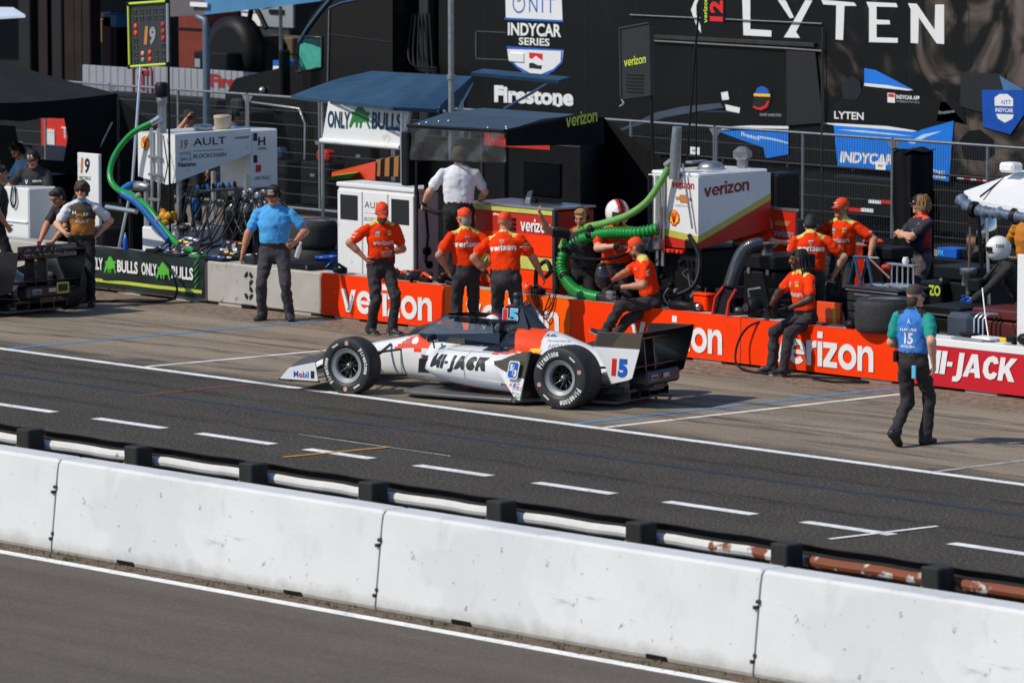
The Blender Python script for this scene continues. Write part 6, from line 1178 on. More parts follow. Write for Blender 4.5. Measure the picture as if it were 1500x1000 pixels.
for i in range(9): MB(BLUEHOSE if i % 2 else BLK).lathe([(.02, 0), (.026, .02), (.024, .05+.02*(i % 3)), (.015, .09)], (.06+.10*i, .01+.012*i, .01+.012*i), (.2*(i % 3)-.2, -.3, 1), 9).build('blue_valve' if i % 2 else 'valve', man)
_rh = random.Random(8)
for i in range(22):
    x = _rh.uniform(-.2, 1.5); P_ = [(x, -.05, _rh.uniform(-.1, .1)), (x+_rh.uniform(-.2, .2), -.12, _rh.uniform(-.35, -.1)), (x+_rh.uniform(-.3, .3), -.15, _rh.uniform(-.75, -.4))]; MB(_rh.choice([BLK, BLK, DSTEEL])).tube(spline_pts(P_, 5), _rh.uniform(.008, .016), 6).build('line', man)
MB(BLUEHOSE).box(.1, .0, -.22, .11, .08, .28, .02).build('regulator', man)
bag = MB(mat('yellow_bundle', srgb(226, 158, 30), .6, var=.4, scale=20, bump=.3, bscale=20))
for i in range(14): bag.ball((-13.75+random.uniform(-.16, .16), 6.42+random.uniform(-.05, .05), .93+random.uniform(-.09, .11)), random.uniform(.04, .07), 7)
bag.use(BLACK).ball((-13.4, 6.5, .84), (.12, .1, .06), 8); o = bag.build('coiled_air_lines'); o['label'] = 'bundle of yellow coiled lines on the white base cabinet'; o['category'] = 'air line'
# green fuel hose with the blue ribbed hose, from the mast down to the wall
A = lambda px, py, y: at(px, py, y)
h1 = thing('fuel_hose', 'smooth green fuel hose curling down from the white rig to the pit wall', 'fuel hose', (0, 0, 0))
MB(GREENHOSE).tube(spline([A(222, 180, 6.45), A(192, 197, 6.3), A(168, 228, 6.15), A(161, 258, 6.05), A(172, 277, 6.0), A(196, 287, 5.95), A(218, 305, 5.9), A(240, 335, 5.85), A(262, 358, 5.8), A(285, 368, 5.7)]), .042, 12).build('hose', h1)
MB(ALU).tube([A(236, 172, 6.5), A(221, 181, 6.45)], [.05, .043], 12).build('coupling', h1)
for px, py, y in ((203, 287, 5.93), (232, 322, 5.86)): MB(mat('tan_strap', srgb(150, 140, 120), .7)).ball(A(px, py, y), (.05, .05, .05), 10).build('clamp', h1)
h2 = MB(BLUEHOSE); corrugated(h2, [A(190, 272, 6.2), A(180, 282, 6.0), A(200, 296, 5.92), A(222, 320, 5.85), A(248, 352, 5.8)], .055, .035); o = h2.build('ribbed_hose'); o['label'] = 'blue ribbed vent hose strapped beside the green hose of the white rig'; o['category'] = 'hose'
r = thing('hose_boom', 'silver bracket arm holding the blue hose left of the white fuel rig', 'bracket', (0, 0, 0)); MB(ALU).tube([A(156, 303, 6.1), A(200, 310, 6.1)], .035, 8).build('arm', r); MB(BLK).tube([A(191, 310, 6.1), Vector((A(191, 310, 6.1).x, 6.1, .02))], .025, 8).build('post', r); MB(BLK).box(A(191, 310, 6.1).x, 6.1, .02, .5, .4, .03).build('base', r)
# signal board on its silver pole, number 19
bx = 7.0; tl, tr_, br_, bl_ = A(188, 6, bx), A(245, 2, bx), A(246, 94, bx), A(190, 98, bx)
r = thing('signal_board', 'yellow edged signal board numbered 19, studded with round holes, on a silver pole', 'sign', (0, 0, 0))
MB(mat('board_black', (.03, .032, .036), .55)).hull([bl_+Vector((0, .02, 0)), br_+Vector((0, .02, 0)), tr_+Vector((0, .02, 0)), tl+Vector((0, .02, 0))][::-1], [bl_+Vector((0, .05, 0)), br_+Vector((0, .05, 0)), tr_+Vector((0, .05, 0)), tl+Vector((0, .05, 0))][::-1]).build('panel', r)
for a, b, m_ in ((tl, bl_, LIME), (bl_, br_, LIME), (tl, tr_, LIME), (tr_, br_, ALU)): MB(m_).tube([a, b], .02, 8).build('edge_tube', r)
for p in (tl, tr_, br_, bl_): MB(BLK).box(p.x, p.y, p.z, .06, .06, .06, .012).build('corner_joint', r)
ex = (tr_-tl); ez = (bl_-tl)
for a, b, m_ in [(.15+.17*i, .13, BLACK) for i in range(5)]+[(.15+.17*i, .24, BLACK) for i in range(5)]+[(.15, .36+.11*i, (CORANGE if i < 2 else BLACK)) for i in range(6)]+[(.85, .36+.11*i, (DRED if i < 3 else BLACK)) for i in range(6)]+[(.32, .8, mat('peach_peg', srgb(226, 150, 110), .5)), (.5, .79, CORANGE), (.67, .79, BLACK), (.32, .9, LGREY), (.5, .9, CORANGE), (.67, .9, BLACK)]:
    c = tl+ex*a+ez*b; MB(m_).lathe([(.034, -.0), (.034, .012), (.02, .014)], (c.x, c.y+.02, c.z), (0, -1, 0), 14).build('peg', r); 
    if m_ is BLACK: MB(ALU).ball((c.x+.028, c.y+.004, c.z-.02), .007, 6).build('peg_glint', r)
c = tl+ex*.36+ez*.66; print_on([letters('1', (c.x, c.y+.012, c.z), (1, 0, 0), (0, 0, 1), .10, .26, GOLD, .05, .12), letters('9', (c.x+.13, c.y+.012, c.z), (1, 0, 0), (0, 0, 1), .14, .26, ALU, .05, .12)], 'number', r)
pb = A(194, 268, 6.6); MB(ALU).tube([A(206, 98, bx), pb, Vector((pb.x-.35, 6.5, .02))], .022, 8).build('pole', r)
r = thing('mast', 'slim black mast standing before the white fuel rig', 'mast', (0, 0, 0)); p0 = A(247, 96, 6.4); MB(BLK).tube([p0, (p0.x, 6.4, .0)], .016, 8).build('tube', r); MB(BLK).box(p0.x, 6.4, .02, .3, .3, .04).build('base', r)
# tool trays, bottle and boxes on the wall
def tool_tray(label, px, py, w, n, seed):
    c = A(px, py, 5.56); r = thing('tool_case', label, 'tool case', (c.x, 5.56, WZ)); rr = random.Random(seed)
    MB(BLK).box(0, 0, .02, w, .3, .04, .01).build('tray', r); M = Matrix.Translation((0, .15, .04)) @ Matrix.Rotation(rad(-28), 4, 'X'); MB(BLK).box(0, 0, .12, w, .02, .24, .006, M).build('lid', r)
    cols = [SHELLRED, ALU, YELLOW, BLUEP, WHITE, STEEL, ALU]
    for i in range(n):
        x = (rr.random()-.5)*(w-.08); z = .03+.18*rr.random(); MB(rr.choice(cols)).box(x, -.022, z, rr.uniform(.02, .10), .02, rr.uniform(.015, .035), .004, M).build('tool', r)
    for i in range(n//2): MB(rr.choice(cols)).box((rr.random()-.5)*(w-.08), rr.uniform(-.1, .1), .05, rr.uniform(.02, .1), .03, .02, .004).build('tool', r)
tool_tray('open tool case with red and silver tools, left of the two on the wall', 260, 370, .50, 20, 2); tool_tray('open tool case with yellow and white tools, right of the two on the wall', 322, 376, .46, 22, 5)
c = A(182, 372, 5.5); r = thing('bottle', 'blue spray bottle standing on the wall above the green banner', 'bottle', (c.x, 5.52, WZ)); MB(BLUEP).lathe([(.032, 0), (.034, .01), (.034, .15), (.02, .18)], (0, 0, 0), (0, 0, 1), 14).build('body', r); MB(CYAN).lathe([(.018, .18), (.018, .21), (.008, .22), (.006, .25)], (0, 0, 0), (0, 0, 1), 10).build('nozzle', r)
for px, w, d, l, m_ in ((230, .28, .07, 'black pouch lying on the banner between the bottle and the tool case', BCLOTH), (292, .24, .06, 'small green pad lying on the wall between the two tool cases', DKGREENP), (372, .22, .12, 'black and silver wheel sockets heaped by the hand of the man in blue', DSTEEL)):
    c = A(px, 378 if px < 350 else 384, 5.56); r = thing('wall_clutter', l, 'equipment', (c.x, 5.54, WZ)); MB(m_).box(0, 0, d/2, w, .18, d, .02).build('pouch', r); MB(STEEL).tube([(-w/3, -.05, d), (w/3, .02, d+.02)], .012, 6).build('rod', r); MB(BLK).ball((w/4, -.03, d), (.05, .04, .035), 8).build('knob', r)
cable('black hose hanging from the banner and trailing over the pit box to the black car', [(X3-.9, 5.3, .6), (X3-.45, 5.2, .35), (X3-.3, 5.05, .06), (X3-.9, 4.6, .02), (X3-2.0, 3.7, .02), (X3-3.2, 3.0, .02), (X3-4.2, 2.7, .02)], .016)
c = A(447, 384, 5.6); r = thing('flight_case', 'flat black case lying on the wall behind the official', 'case', (c.x, 5.6, WZ)); MB(BLK).box(0, 0, .05, .52, .28, .10, .012).build('shell', r); MB(STEEL).box(.2, -.142, .05, .03, .01, .04).build('latch', r); MB(STEEL).box(-.2, -.142, .05, .03, .01, .04).build('latch', r)
# tyres, buckets, white cabinet
tx = A(458, 380, 6.6)
for k in range(3): loose_tyre(['bottom tyre of the stack behind the official', 'middle tyre of the stack behind the official', 'top tyre of the stack behind the official, its grey rim in the sun'][k], tx.x, 6.6, .37*k)
for px, y, l in ((478, 6.25, 'blue plastic bucket, the nearer of the two left of the white cabinet'), (487, 6.75, 'blue plastic bucket, the farther of the two left of the white cabinet')):
    c = A(px, 370, y); r = thing('bucket', l, 'bucket', (c.x, y, .36), 0, 'blue buckets'); MB(mat('blue_plastic', srgb(24, 78, 170), .4)).lathe([(.11, 0), (.12, .01), (.145, .30), (.155, .30), (.155, .335), (.14, .335), (.13, .3), (.115, .02)], (0, 0, 0), (0, 0, 1), 20).build('pail', r); MB(STEEL).tube([(-.15, 0, .3), (-.1, -.14, .16), (.1, -.14, .16), (.15, 0, .3)], .005, 5).build('bail', r); MB(BLK).box(0, 0, -.18, .4, .4, .36, .01).build('crate_below', r)
CX0, CX1, CY0, CY1 = -9.46, -7.90, 6.0, 6.42
r = thing('equipment_cabinet', 'tall white cabinet with three doors and two black panels', 'cabinet', (0, 0, 0)); zc = 1.72
MB(PWHITE).span((CX0, CY0, .06), (CX1, CY1, zc-.05), .02).span((CX0-.015, CY0-.02, zc-.05), (CX1+.015, CY1+.02, zc+.01), .012).build('carcass', r)
dw = (CX1-CX0)/3
for k in range(3):
    x0 = CX0+dw*k+.012; MB(PWHITE).box(x0+dw/2-.012, CY0-.010, 1.08, dw-.02, .02, 1.10, .008).build('door', r); MB(STEEL).box(x0+(dw-.07 if k < 2 else .07), CY0-.026, 1.02, .05, .014, .03, .005).build('latch', r)
    if k != 1: MB(BLACK).add([(x0+.06, CY0-.022, 1.24), (x0+dw-.10, CY0-.022, 1.24), (x0+dw-.10, CY0-.022, 1.57), (x0+.06, CY0-.022, 1.57)], [(0, 1, 2, 3)]).build('black_panel', r)
x0 = CX0+dw+.05; print_on([letters('AULT', (x0, CY0-.0215, 1.42), (1, 0, 0), V_, .40, .085, BLACK, .005, 0, 1.1), letters('BLOCKCHAIN', (x0, CY0-.0215, 1.25), (1, 0, 0), V_, .34, .05, BLACK, .005), shape2([(0, 0), (.36, 0), (.36, .006), (0, .006)], (x0, CY0-.0215, 1.35), (1, 0, 0), V_, CORANGE)], 'door_lettering', r)
MB(BLK).tube([(CX1+.03, CY0+.16, 1.5), (CX1+.03, CY0+.2, 1.1), (CX1+.03, CY0+.16, .75)], .018, 6).build('side_cable', r); MB(BLK).lathe([(.05, 0), (.06, .02), (.06, .05)], (CX1, CY0+.18, .9), (1, 0, 0), 12).build('socket', r); MB(BLK).lathe([(.04, 0), (.05, .02), (.05, .05)], (CX1, CY0+.22, .72), (1, 0, 0), 12).build('socket', r)
for i, (px, l, m_) in enumerate(((577, 'black wheel gun on the wall right of the man with his hand on his hip', None), (608, 'black wheel gun with orange guard in front of the white cabinet', DSTEEL), (650, 'orange and black wheel gun beside the elbow of the left man seen from behind', None), (770, 'orange topped wheel gun under the hand of the leaning man', CORANGE), (1105, 'black wheel gun lying below the ribbed black air duct', None))):
    wheel_gun(l, A(px, 405, 5.55).x, 5.55, WZ+.01, 20+47*i, m_)
for i, px in enumerate((500, 595, 625, 790)):
    r = thing('wall_clutter', ['thin black pry bar on the wall left of the crewman with hand on hip', 'orange and black hand tool between two wheel guns', 'black tool with orange grip before the white cabinet corner', 'black folded hose reel on the wall below the red cabinet'][i], 'equipment', (A(px, 405, 5.6).x, 5.58, WZ)); MB(BLK).box(0, 0, .035, .22, .1, .07, .02).build('body', r); MB(CORANGE if i in (1, 2) else BLK).tube([(-.12, .02, .05), (.0, -.03, .12), (.13, .0, .06)], .02, 8).build('grip', r)
    if i == 3: MB(BLK).tube(spline([(-.1, .05, .05), (-.08, .05, .3), (.1, .05, .42), (.18, .05, .3), (.05, .05, .2), (.25, .06, .32), (.3, .05, .08)]), .028, 8).build('hose_loop', r)
# ------------------------------------------------------------------ light blue sliding canopy behind the white cabinet
RX = lambda px, py, z: gz(px, py, z)
r = thing('canopy', 'blue fabric sliding canopy with a white sign hung under its front edge', 'canopy', (0, 0, 0))
fl, fm, fr_ = RX(427, 140, 2.5), RX(575, 157, 2.52), RX(640, 160, 2.44); 
bl2, br2 = gz(545, 104, 2.78), gz(692, 112, 2.74)
cv = MB(BLUECAN)
def can(u, v):
    f = fl.lerp(fm, u/.7) if u < .7 else fm.lerp(fr_, (u-.7)/.3); b = bl2.lerp(br2, u); p = f.lerp(b, v); p.z += .02*math.sin(v*3.14)+.03*math.sin(u*22+v*3)*v*(1-v)*2+.02*math.sin(u*47)*(1-v)*v; return p
cv.grid(can, 24, 12); cv.grid(lambda a, b: can(a, 0)+Vector((0, -.01, -.05*b)), 24, 1); cv.grid(lambda a, b: can(1, a)+Vector((.01, 0, -.30*b*(1-.5*a))), 10, 2); cv.build('fabric', r); w0, w1 = gz(690, 111, 2.74), gz(818, 123, 2.62); MB(BLUECAN).hull([w0, w1, w1+Vector((-.3, .5, .02)), w0+Vector((-.3, .5, .02))], [w0+Vector((0, 0, .05)), w1+Vector((0, 0, .05)), w1+Vector((-.3, .5, .07)), w0+Vector((-.3, .5, .07))]).build('awning_arm', r); MB(mat('blue_strut', srgb(70, 100, 130), .4, .4)).tube([gz(800, 124, 2.62), gz(738, 160, 2.45)], .02, 6).build('brace', r)
for p in (fl+Vector((.45, .2, -.06)), fm+Vector((-.1, .25, -.1)), fr_+Vector((-.1, .2, -.02)), br2+Vector((0, -.2, -.05))): MB(ALU).tube([p, (p.x, p.y, .02)], .025, 8).build('post', r)
MB(ALU).tube([fl+Vector((.4, .2, -.08)), fr_+Vector((-.05, .2, -.05))], .02, 8).build('crossbar', r); MB(ALU).tube([fr_+Vector((-.1, .2, -.4)), br2+Vector((0, 0, -.1))], .02, 8).build('brace', r)
sy = fm.y+.52; s0, s1, s2, s3 = A(472, 204, sy), A(588, 214, sy), A(600, 160, sy), A(481, 149, sy)
MB(PWHITE).hull([s0, s1, s2, s3], [p+Vector((0, .05, 0)) for p in (s0, s1, s2, s3)]).build('sign_panel', r); MB(PWHITE).tube([s0+Vector((0, -.02, -.02)), s1+Vector((0, -.02, -.02))], .04, 8).build('sign_rim', r)
uu = (s1-s0).normalized(); vv = Vector((0, 0, 1)); o = A(481, 185, sy-.006); k = (A(591, 185, sy)-A(481, 185, sy)).length
def sg(px0, px1, s, z0=.0): return letters(s, A(px0, 187, sy-.006)+Vector((0, 0, z0)), uu, vv, (A(px1, 187, sy)-A(px0, 187, sy)).length, .245, mat('teal_print', srgb(18, 62, 84), .5), .035, .1)
print_on([sg(480, 513, 'ONLY'), sg(544, 588, 'BULLS', -.02)], 'sign_lettering', r); print_on([bull(A(511, 187, sy-.006), uu*((A(543, 187, sy)-A(511, 187, sy)).length), (0, 0, .33), DKGREENP)], 'bull_emblem', r)
# orange and green nose cone of a car behind the canopy, striped engine cover
nq = A(540, 245, 12.5); r = thing('car_nose', 'orange and green nose cone with a striped black cover behind it, under the canopy sign', 'car part', (nq.x, 12.5, nq.z-.12), rad(35))
MB(CORANGE).hull([(-.55, -.1, -.05), (-.55, .1, -.05), (-.55, .08, .04), (-.55, -.08, .04)], [(.15, -.2, -.06), (.15, .2, -.06), (.15, .16, .22), (.15, -.16, .22)]).build('nose', r); MB(GREENP).hull([(-.6, -.5, -.05), (-.6, -.12, -.05), (-.4, -.12, .02), (-.4, -.5, .02)][::-1], [(-.2, -.4, -.02), (-.2, -.14, -.02), (-.1, -.14, .06), (-.1, -.4, .06)][::-1]).build('wing_flap', r)
sb = MB()
for k in range(14): sb.use(BLK if k % 2 else GOLD).hull([(.15+.07*k, -.17, 0), (.15+.07*k, .17, 0), (.15+.07*k, .13, .24+.012*k), (.15+.07*k, -.13, .24+.012*k)], [(.22+.07*k, -.17, 0), (.22+.07*k, .17, 0), (.22+.07*k, .13, .252+.012*k), (.22+.07*k, -.13, .252+.012*k)])
sb.build('striped_cover', r); MB(BLK).box(.4, 0, -.35, .5, .5, .5).build('trestle', r)
# ------------------------------------------------------------------ timing stand of the orange team
TX0, TX1, TY0 = -7.66, -5.93, 5.63
r = thing('timing_stand', 'black timing stand with flat dark roof, clear vinyl front and red cabinet below', 'timing stand', (0, 0, 0))
p0, p1 = A(597, 184, TY0), A(739, 192, TY0); q1 = atx(850, 168, p1.x); q0 = Vector((p0.x, q1.y, q1.z)); qm = [p0.lerp(q0, .5)+Vector((0, 0, .05)), p1.lerp(q1, .5)+Vector((0, 0, .05))]
ROOF = mat('blue_black_roof', srgb(50, 64, 78), .45, var=.12, scale=3)
for a in ((p0, p1, qm[1], qm[0]), (qm[0], qm[1], q1, q0)): MB(ROOF).hull([x-Vector((0, 0, .035)) for x in a], list(a)).build('roof_panel', r)
MB(BLK).tube([p0, p1], .022, 6).tube([p1, q1], .02, 6).build('roof_edge', r)
for k, (u, v) in enumerate(((.12, .1), (.2, .16), (.27, .2), (.8, .04), (.94, .1), (.99, .04), (.1, .03))): c = p0.lerp(p1, u).lerp(q0.lerp(q1, u), v); MB(ALU).ball(c+Vector((0, 0, .012+.05*v*2)), .018, 6).build('bolt', r)
VIN = mat('clear_vinyl', srgb(70, 72, 74), .16, var=.5, scale=5, alpha=.55, bump=.9, bscale=7, spec=.7)
v0, v1 = A(602, 234, TY0), A(741, 239, TY0)
MB(VIN).grid(lambda a, b: (p0+Vector((.03, -.01, -.03))).lerp(p1+Vector((-.02, -.01, -.03)), a).lerp(v0.lerp(v1, a), b)+Vector((0, .02*math.sin(a*17+b*5), 0)), 40, 8).build('vinyl_sheet', r)
MB(BLK).tube([v0, v1], .012, 6).build('vinyl_hem', r)
# cabinet
MB(DRED).span((-6.86, 6.06, .05), (-5.26, 6.75, 1.58), .015).build('cabinet', r); MB(mat('pale_lime_wrap', srgb(196, 200, 96), .5)).span((-6.85, 6.045, 1.53), (-5.27, 6.06, 1.60)).span((-6.85, 6.045, .82), (-5.27, 6.06, .98)).build('lime_band', r)
MB(WRAP).span((-6.85, 6.047, .6), (-5.27, 6.06, .8)).span((-6.85, 6.047, 1.0), (-5.27, 6.06, 1.26)).build('orange_band', r); MB(ALU).span((-6.86, 6.03, 1.60), (-5.24, 6.76, 1.625)).build('worktop', r); MB(DSTEEL).box(-5.23, 6.05, .83, .05, .06, 1.55).build('corner_post', r)
print_on([letters('verizon', (A(762, 340, 6.04).x, 6.044, 1.30), (1, 0, 0), V_, A(806, 340, 6.04).x-A(762, 340, 6.04).x, .165, WHITE, .045), letters('sharing', (A(722, 320, 6.04).x, 6.044, 1.46), (1, 0, 0), V_, .26, .045, WHITE, .03)], 'cabinet_lettering', r)
for k in range(7): MB(BLK).box(A(748, 350, 6.04).x, 6.045, 1.08+.06*k, .16, .02, .028).build('vent_slat', r)
MB(BLK).span((-7.7, 6.5, .05), (-6.9, 7.6, 1.45), .02).build('left_cabinet', r)
MB(BLK).box(A(596, 240, TY0).x, TY0+.1, 2.15, .14, .3, .70, .02).build('monitor_back', r); MB(BLK).tube([A(610, 280, 5.8), A(612, 302, 5.8), A(640, 312, 5.8), A(660, 308, 5.8)], .03, 8).build('hand_rail', r)
MB(BLK).span((-7.62, 5.9, 1.72), (-6.9, 6.0, 2.14), .02).build('monitor', r); MB(BLK).span((-6.8, 6.9, 1.65), (-6.1, 6.98, 2.1), .02).build('monitor', r)
rp = A(770, 190, 7.6); MB(DRED).span((A(708, 190, 7.6).x, 7.58, A(770, 217, 7.6).z), (A(807, 190, 7.6).x, 7.6, A(770, 180, 7.6).z)).build('red_back_panel', r); print_on([letters('verizon', (A(715, 200, 7.57).x, 7.575, A(740, 204, 7.57).z), (1, 0, 0), V_, .45, .15, mat('maroon_print', srgb(96, 20, 22), .5), .04)], 'panel_lettering', r)
for x, y in ((p0.x+.05, TY0+.1), (q0.x+.1, q0.y-.1)): MB(DSTEEL).tube([(x, y, .02), (x, y, 2.55)], .025, 8).build('post', r)
cp = A(772, 300, 6.4); o = thing('paper_stand', 'small pale gadget stand on the red cabinet top', 'gadget', (cp.x, 6.4, 1.625)); MB(LGREY).hull([(-.05, 0, 0), (.05, 0, 0), (.05, .02, 0), (-.05, .02, 0)], [(-.03, .04, .14), (.05, .04, .16), (.05, .06, .16), (-.03, .06, .14)]).build('stand', o); MB(BLK).box(.12, .03, .03, .08, .06, .06, .01).build('foot', o)
# black cloth awning wall from the stand to the tank
r = thing('tent', 'black cloth awning draped from the timing stand down towards the white and red tank', 'tent', (0, 0, 0))
w = [A(850, 166, 8.6), A(884, 172, 8.6), A(930, 205, 8.4), A(975, 238, 8.2), A(1003, 262, 8.1)]; ys = 8.6
cl = MB(BCLOTH)
for a, b in zip(w[:-1], w[1:]): cl.grid(lambda u, v, a=a, b=b: Vector(((a.x+(b.x-a.x)*u), (a.y+(b.y-a.y)*u)+.05*math.sin(u*9)*v, (a.z+(b.z-a.z)*u)*(1-v)+.02*v)), 6, 10)
cl.grid(lambda u, v: p1.lerp(q1, u).lerp(w[0], 0)+Vector((.005, 0, -.22*v)) if False else p1.lerp(q1, u)+Vector((.006, 0, -.10*v-.12*v*u)), 10, 2)
cl.grid(lambda u, v: q1.lerp(w[1], u)+Vector((0, 0, -2.2*v)), 6, 6); xl = at(612, 220, 9.0).x; cl.grid(lambda u, v: Vector((xl+(w[0].x-xl)*u, 8.95, 2.12*(1-v)+.02*v)), 12, 8); cl.build('cloth', r)
dr = (q1-p1).normalized(); a_ = p1.lerp(q1, .55); pv = atx(829, 184, p1.x+.03); pe = atx(874, 179, p1.x+.03)
print_on([letters('verizon', atx(829, 187, p1.x+.036), (0, 1, .10), V_, atx(875, 184, p1.x+.036).y-atx(829, 187, p1.x+.036).y, .17, LIME, .02)], 'lettering', r); FX = p1.x+.03; fq = [atx(x, y, FX) for x, y in ((742, 193), (850, 169), (884, 172), (886, 212), (742, 214))]; MB(BCLOTH).hull(fq, [p-Vector((.02, 0, 0)) for p in fq]).build('name_flap', r)
# ------------------------------------------------------------------ tall boards on masts
r = thing('hanging_board', 'tall dark lettered panel hanging from a leaning black mast', 'sign', (0, 0, 0)); by = 6.6
a, b, c, d = A(908, 42, by), A(951, 34, by), A(953, 140, by), A(910, 146, by); MB(mat('dark_board', (.02, .021, .024), .35, var=.2)).hull([a, b, c, d][::-1], [p+Vector((.02, .06, 0)) for p in (a, b, c, d)][::-1]).build('panel', r); MB(DSTEEL).tube([a, d], .018, 6).tube([a, b], .018, 6).build('frame', r)
print_on([letters('verizon', A(914, 98, by-.006), (b-a).normalized(), V_, (A(947, 92, by)-A(914, 98, by)).length*.97, .11, LIME, .015)], 'lettering', r)
for k in range(6): MB(BLK).box(A(930, 110+5*k, by).x, by-.008, A(930, 110+5*k, by).z, .32, .006, .012).build('slat', r)
MB(BLK).tube([A(951, 34, by+.06), A(957, 250, by+.06), Vector((A(957, 250, by).x+.05, by+.06, .02))], .022, 8).build('mast', r); MB(ALU).tube([A(911, 146, by), A(914, 152, by), A(908, 156, by)], .014, 6).build('hook', r)
r = thing('signal_board', 'small black number 12 board turned sideways on a long thin black pole', 'sign', (0, 0, 0)); a = A(1033, 4, 7.0); b = A(1062, 34, 7.0); MB(BLK).span((A(1027, 0, 7).x, 6.99, A(1040, 36, 7).z), (A(1062, 0, 7).x, 7.01, A(1040, -12, 7).z)).build('board', r)
o = A(1059, 32, 6.985); print_on([letters('12', o, (0, 0, 1), (-1, 0, 0), .26, .24, SHELLRED, .05), letters('verizon', A(1036, 34, 6.985), (0, 0, 1), (-1, 0, 0), .32, .07, LIME, .01)], 'number', r); MB(BLK).tube([A(1023, 20, 7.02), A(1012, 160, 7.02), A(1004, 262, 7.02), Vector((A(1004, 262, 7).x-.1, 7.02, .02))], .014, 8).build('pole', r)
r = thing('mast', 'tall galvanised pole rising behind the dark flat roof', 'mast', (0, 0, 0)); c = A(661, 160, 8.2); MB(GALV).tube([(c.x, 8.2, 0), (c.x, 8.2, 5.2)], .042, 12).build('tube', r); MB(GALV).lathe([(.06, 0), (.06, .06)], (c.x, 8.2, A(661, 116, 8.2).z), (0, 0, 1), 12).build('collar', r)
for px, y, l in ((1020, 9.6, 'thin black whip rod right of the number 12 pole'), (1204, 12.5, 'thin grey rod standing by the open hatch of the trailer')): r = thing('rod', l, 'rod', (0, 0, 0)); MB(BLK if px < 1100 else DSTEEL).tube([A(px, 60, y), (A(px, 250, y).x, y, 0)], .012, 6).build('tube', r)
# ------------------------------------------------------------------ white and red fuel tank
VX0, VX1, VY0, VY1 = -3.77, -2.87, 6.3, 7.55
r = thing('fuel_rig', 'white and red fuel rig with lime stripe and emblems on its sunlit end', 'fuel rig', (0, 0, 0)); zt = 2.13
VT = lambda y: zt; stripe0 = 1.36; stripe1 = 1.83                       # stripe height at front and back
def zs(y, d=0): return stripe0+(stripe1-stripe0)*(y-VY0)/(VY1-VY0)+d
for m_, lo_, hi_, n_ in ((PWHITE, .045, None, 'tank_upper'), (mat('lime_wrap', srgb(196, 190, 84), .35, coat=.3), -.04, .045, 'lime_stripe'), (DRED, None, -.04, 'tank_lower')):
    z0 = (lambda y: (1.24 if y < 7 else 1.42)) if lo_ is None else (lambda y: zs(y, lo_)); z1 = (lambda y: zt) if hi_ is None else (lambda y: zs(y, hi_)); e = .004 if hi_ and lo_ else 0
    sl_ = -.09
    A4 = [(VX0, VY0-e, z0(VY0)+(0 if lo_ is None else .09)), (VX1+e, VY0-e, z0(VY0)), (VX1+e, VY0-e, z1(VY0)), (VX0, VY0-e, z1(VY0)+(0 if hi_ is None else .09))]; B4 = [(VX0, VY1, z0(VY1)), (VX1+e, VY1, z0(VY1)), (VX1+e, VY1, z1(VY1)), (VX0, VY1, z1(VY1))]
    MB(m_).hull(A4, B4).build(n_, r)
MB(PWHITE).span((VX0+.02, VY0+.02, zt), (VX1-.02, VY1-.02, zt+.05), .02).build('tank_top', r)
sx = VX1+.006; yv = lambda px: atx(px, 280, VX1).y; zv = lambda px, py: atx(px, py, VX1).z
print_on([letters('verizon', (sx, yv(1031), zv(1031, 289)), (0, 1, .06), V_, yv(1097)-yv(1031), .16, mat('dark_red_print', srgb(150, 32, 34), .5), .035)], 'side_lettering', r)
fxx = lambda px: at(px, 290, VY0).x; zf = lambda py: at(1000, py, VY0).z
print_on([letters('verizon', (fxx(984), VY0-.005, zf(276)), (1, 0, 0), V_, fxx(1017)-fxx(984), .10, SHELLRED, .03), letters('CHEVROLET', (fxx(989), VY0-.005, zf(303)), (1, 0, 0), V_, fxx(1014)-fxx(989), .025, LGREY, .0, 0, 1.2)], 'front_lettering', r)
w_ = fxx(1015)-fxx(989); print_on([shape2([(.3*w_, 0), (.68*w_, 0), (.72*w_, .03), (w_, .03), (.92*w_, .07), (.7*w_, .07), (.66*w_, .10), (.28*w_, .10), (.24*w_, .07), (0, .07), (.08*w_, .03), (.26*w_, .03)], (fxx(989), VY0-.005, zf(297)), (1, 0, 0), V_, GOLD)], 'bow_tie_emblem', r); shell_mark(fxx(988), VY0-.008, zf(320), .2, r)
for dx in (.06, .2, .3): MB(ALU if dx > .1 else BLK).tube([(VX0+dx, VY0-.03, 1.0), (VX0+dx, VY0-.03, 2.12)], .028, 8).build('front_tube', r)
MB(GALV).tube([A(988, 262, 6.25), A(990, 215, 6.25), A(992, 186, 6.25)], [.075, .07, .06], 12).build('vent_stack', r); MB(GALV).tube([A(985, 236, 6.22), A(976, 243, 6.2)], .05, 10).build('elbow', r)
MB(STEEL).tube([A(1000, 240, 6.25), A(1003, 262, 6.25), A(1014, 335, 6.25)], .014, 6).build('sight_tube', r)
ht = A(1070, 246, 7.0); MB(STEEL).lathe([(.16, 0), (.17, .02), (.17, .05), (.13, .09), (.05, .11)], (VX1-.45, 6.95, zt+.04), (0, 0, 1), 22).build('filler_cap', r); MB(STEEL).box(VX1-.6, 6.85, zt+.14, .12, .3, .03, .01).build('cap_lever', r)
MB(GALV).lathe([(.07, 0), (.07, .10), (.12, .14), (.12, .21), (.05, .27)], (VX1-.3, 7.35, zt+.05), (0, 0, 1), 6, smooth=False).build('vent_hood', r)
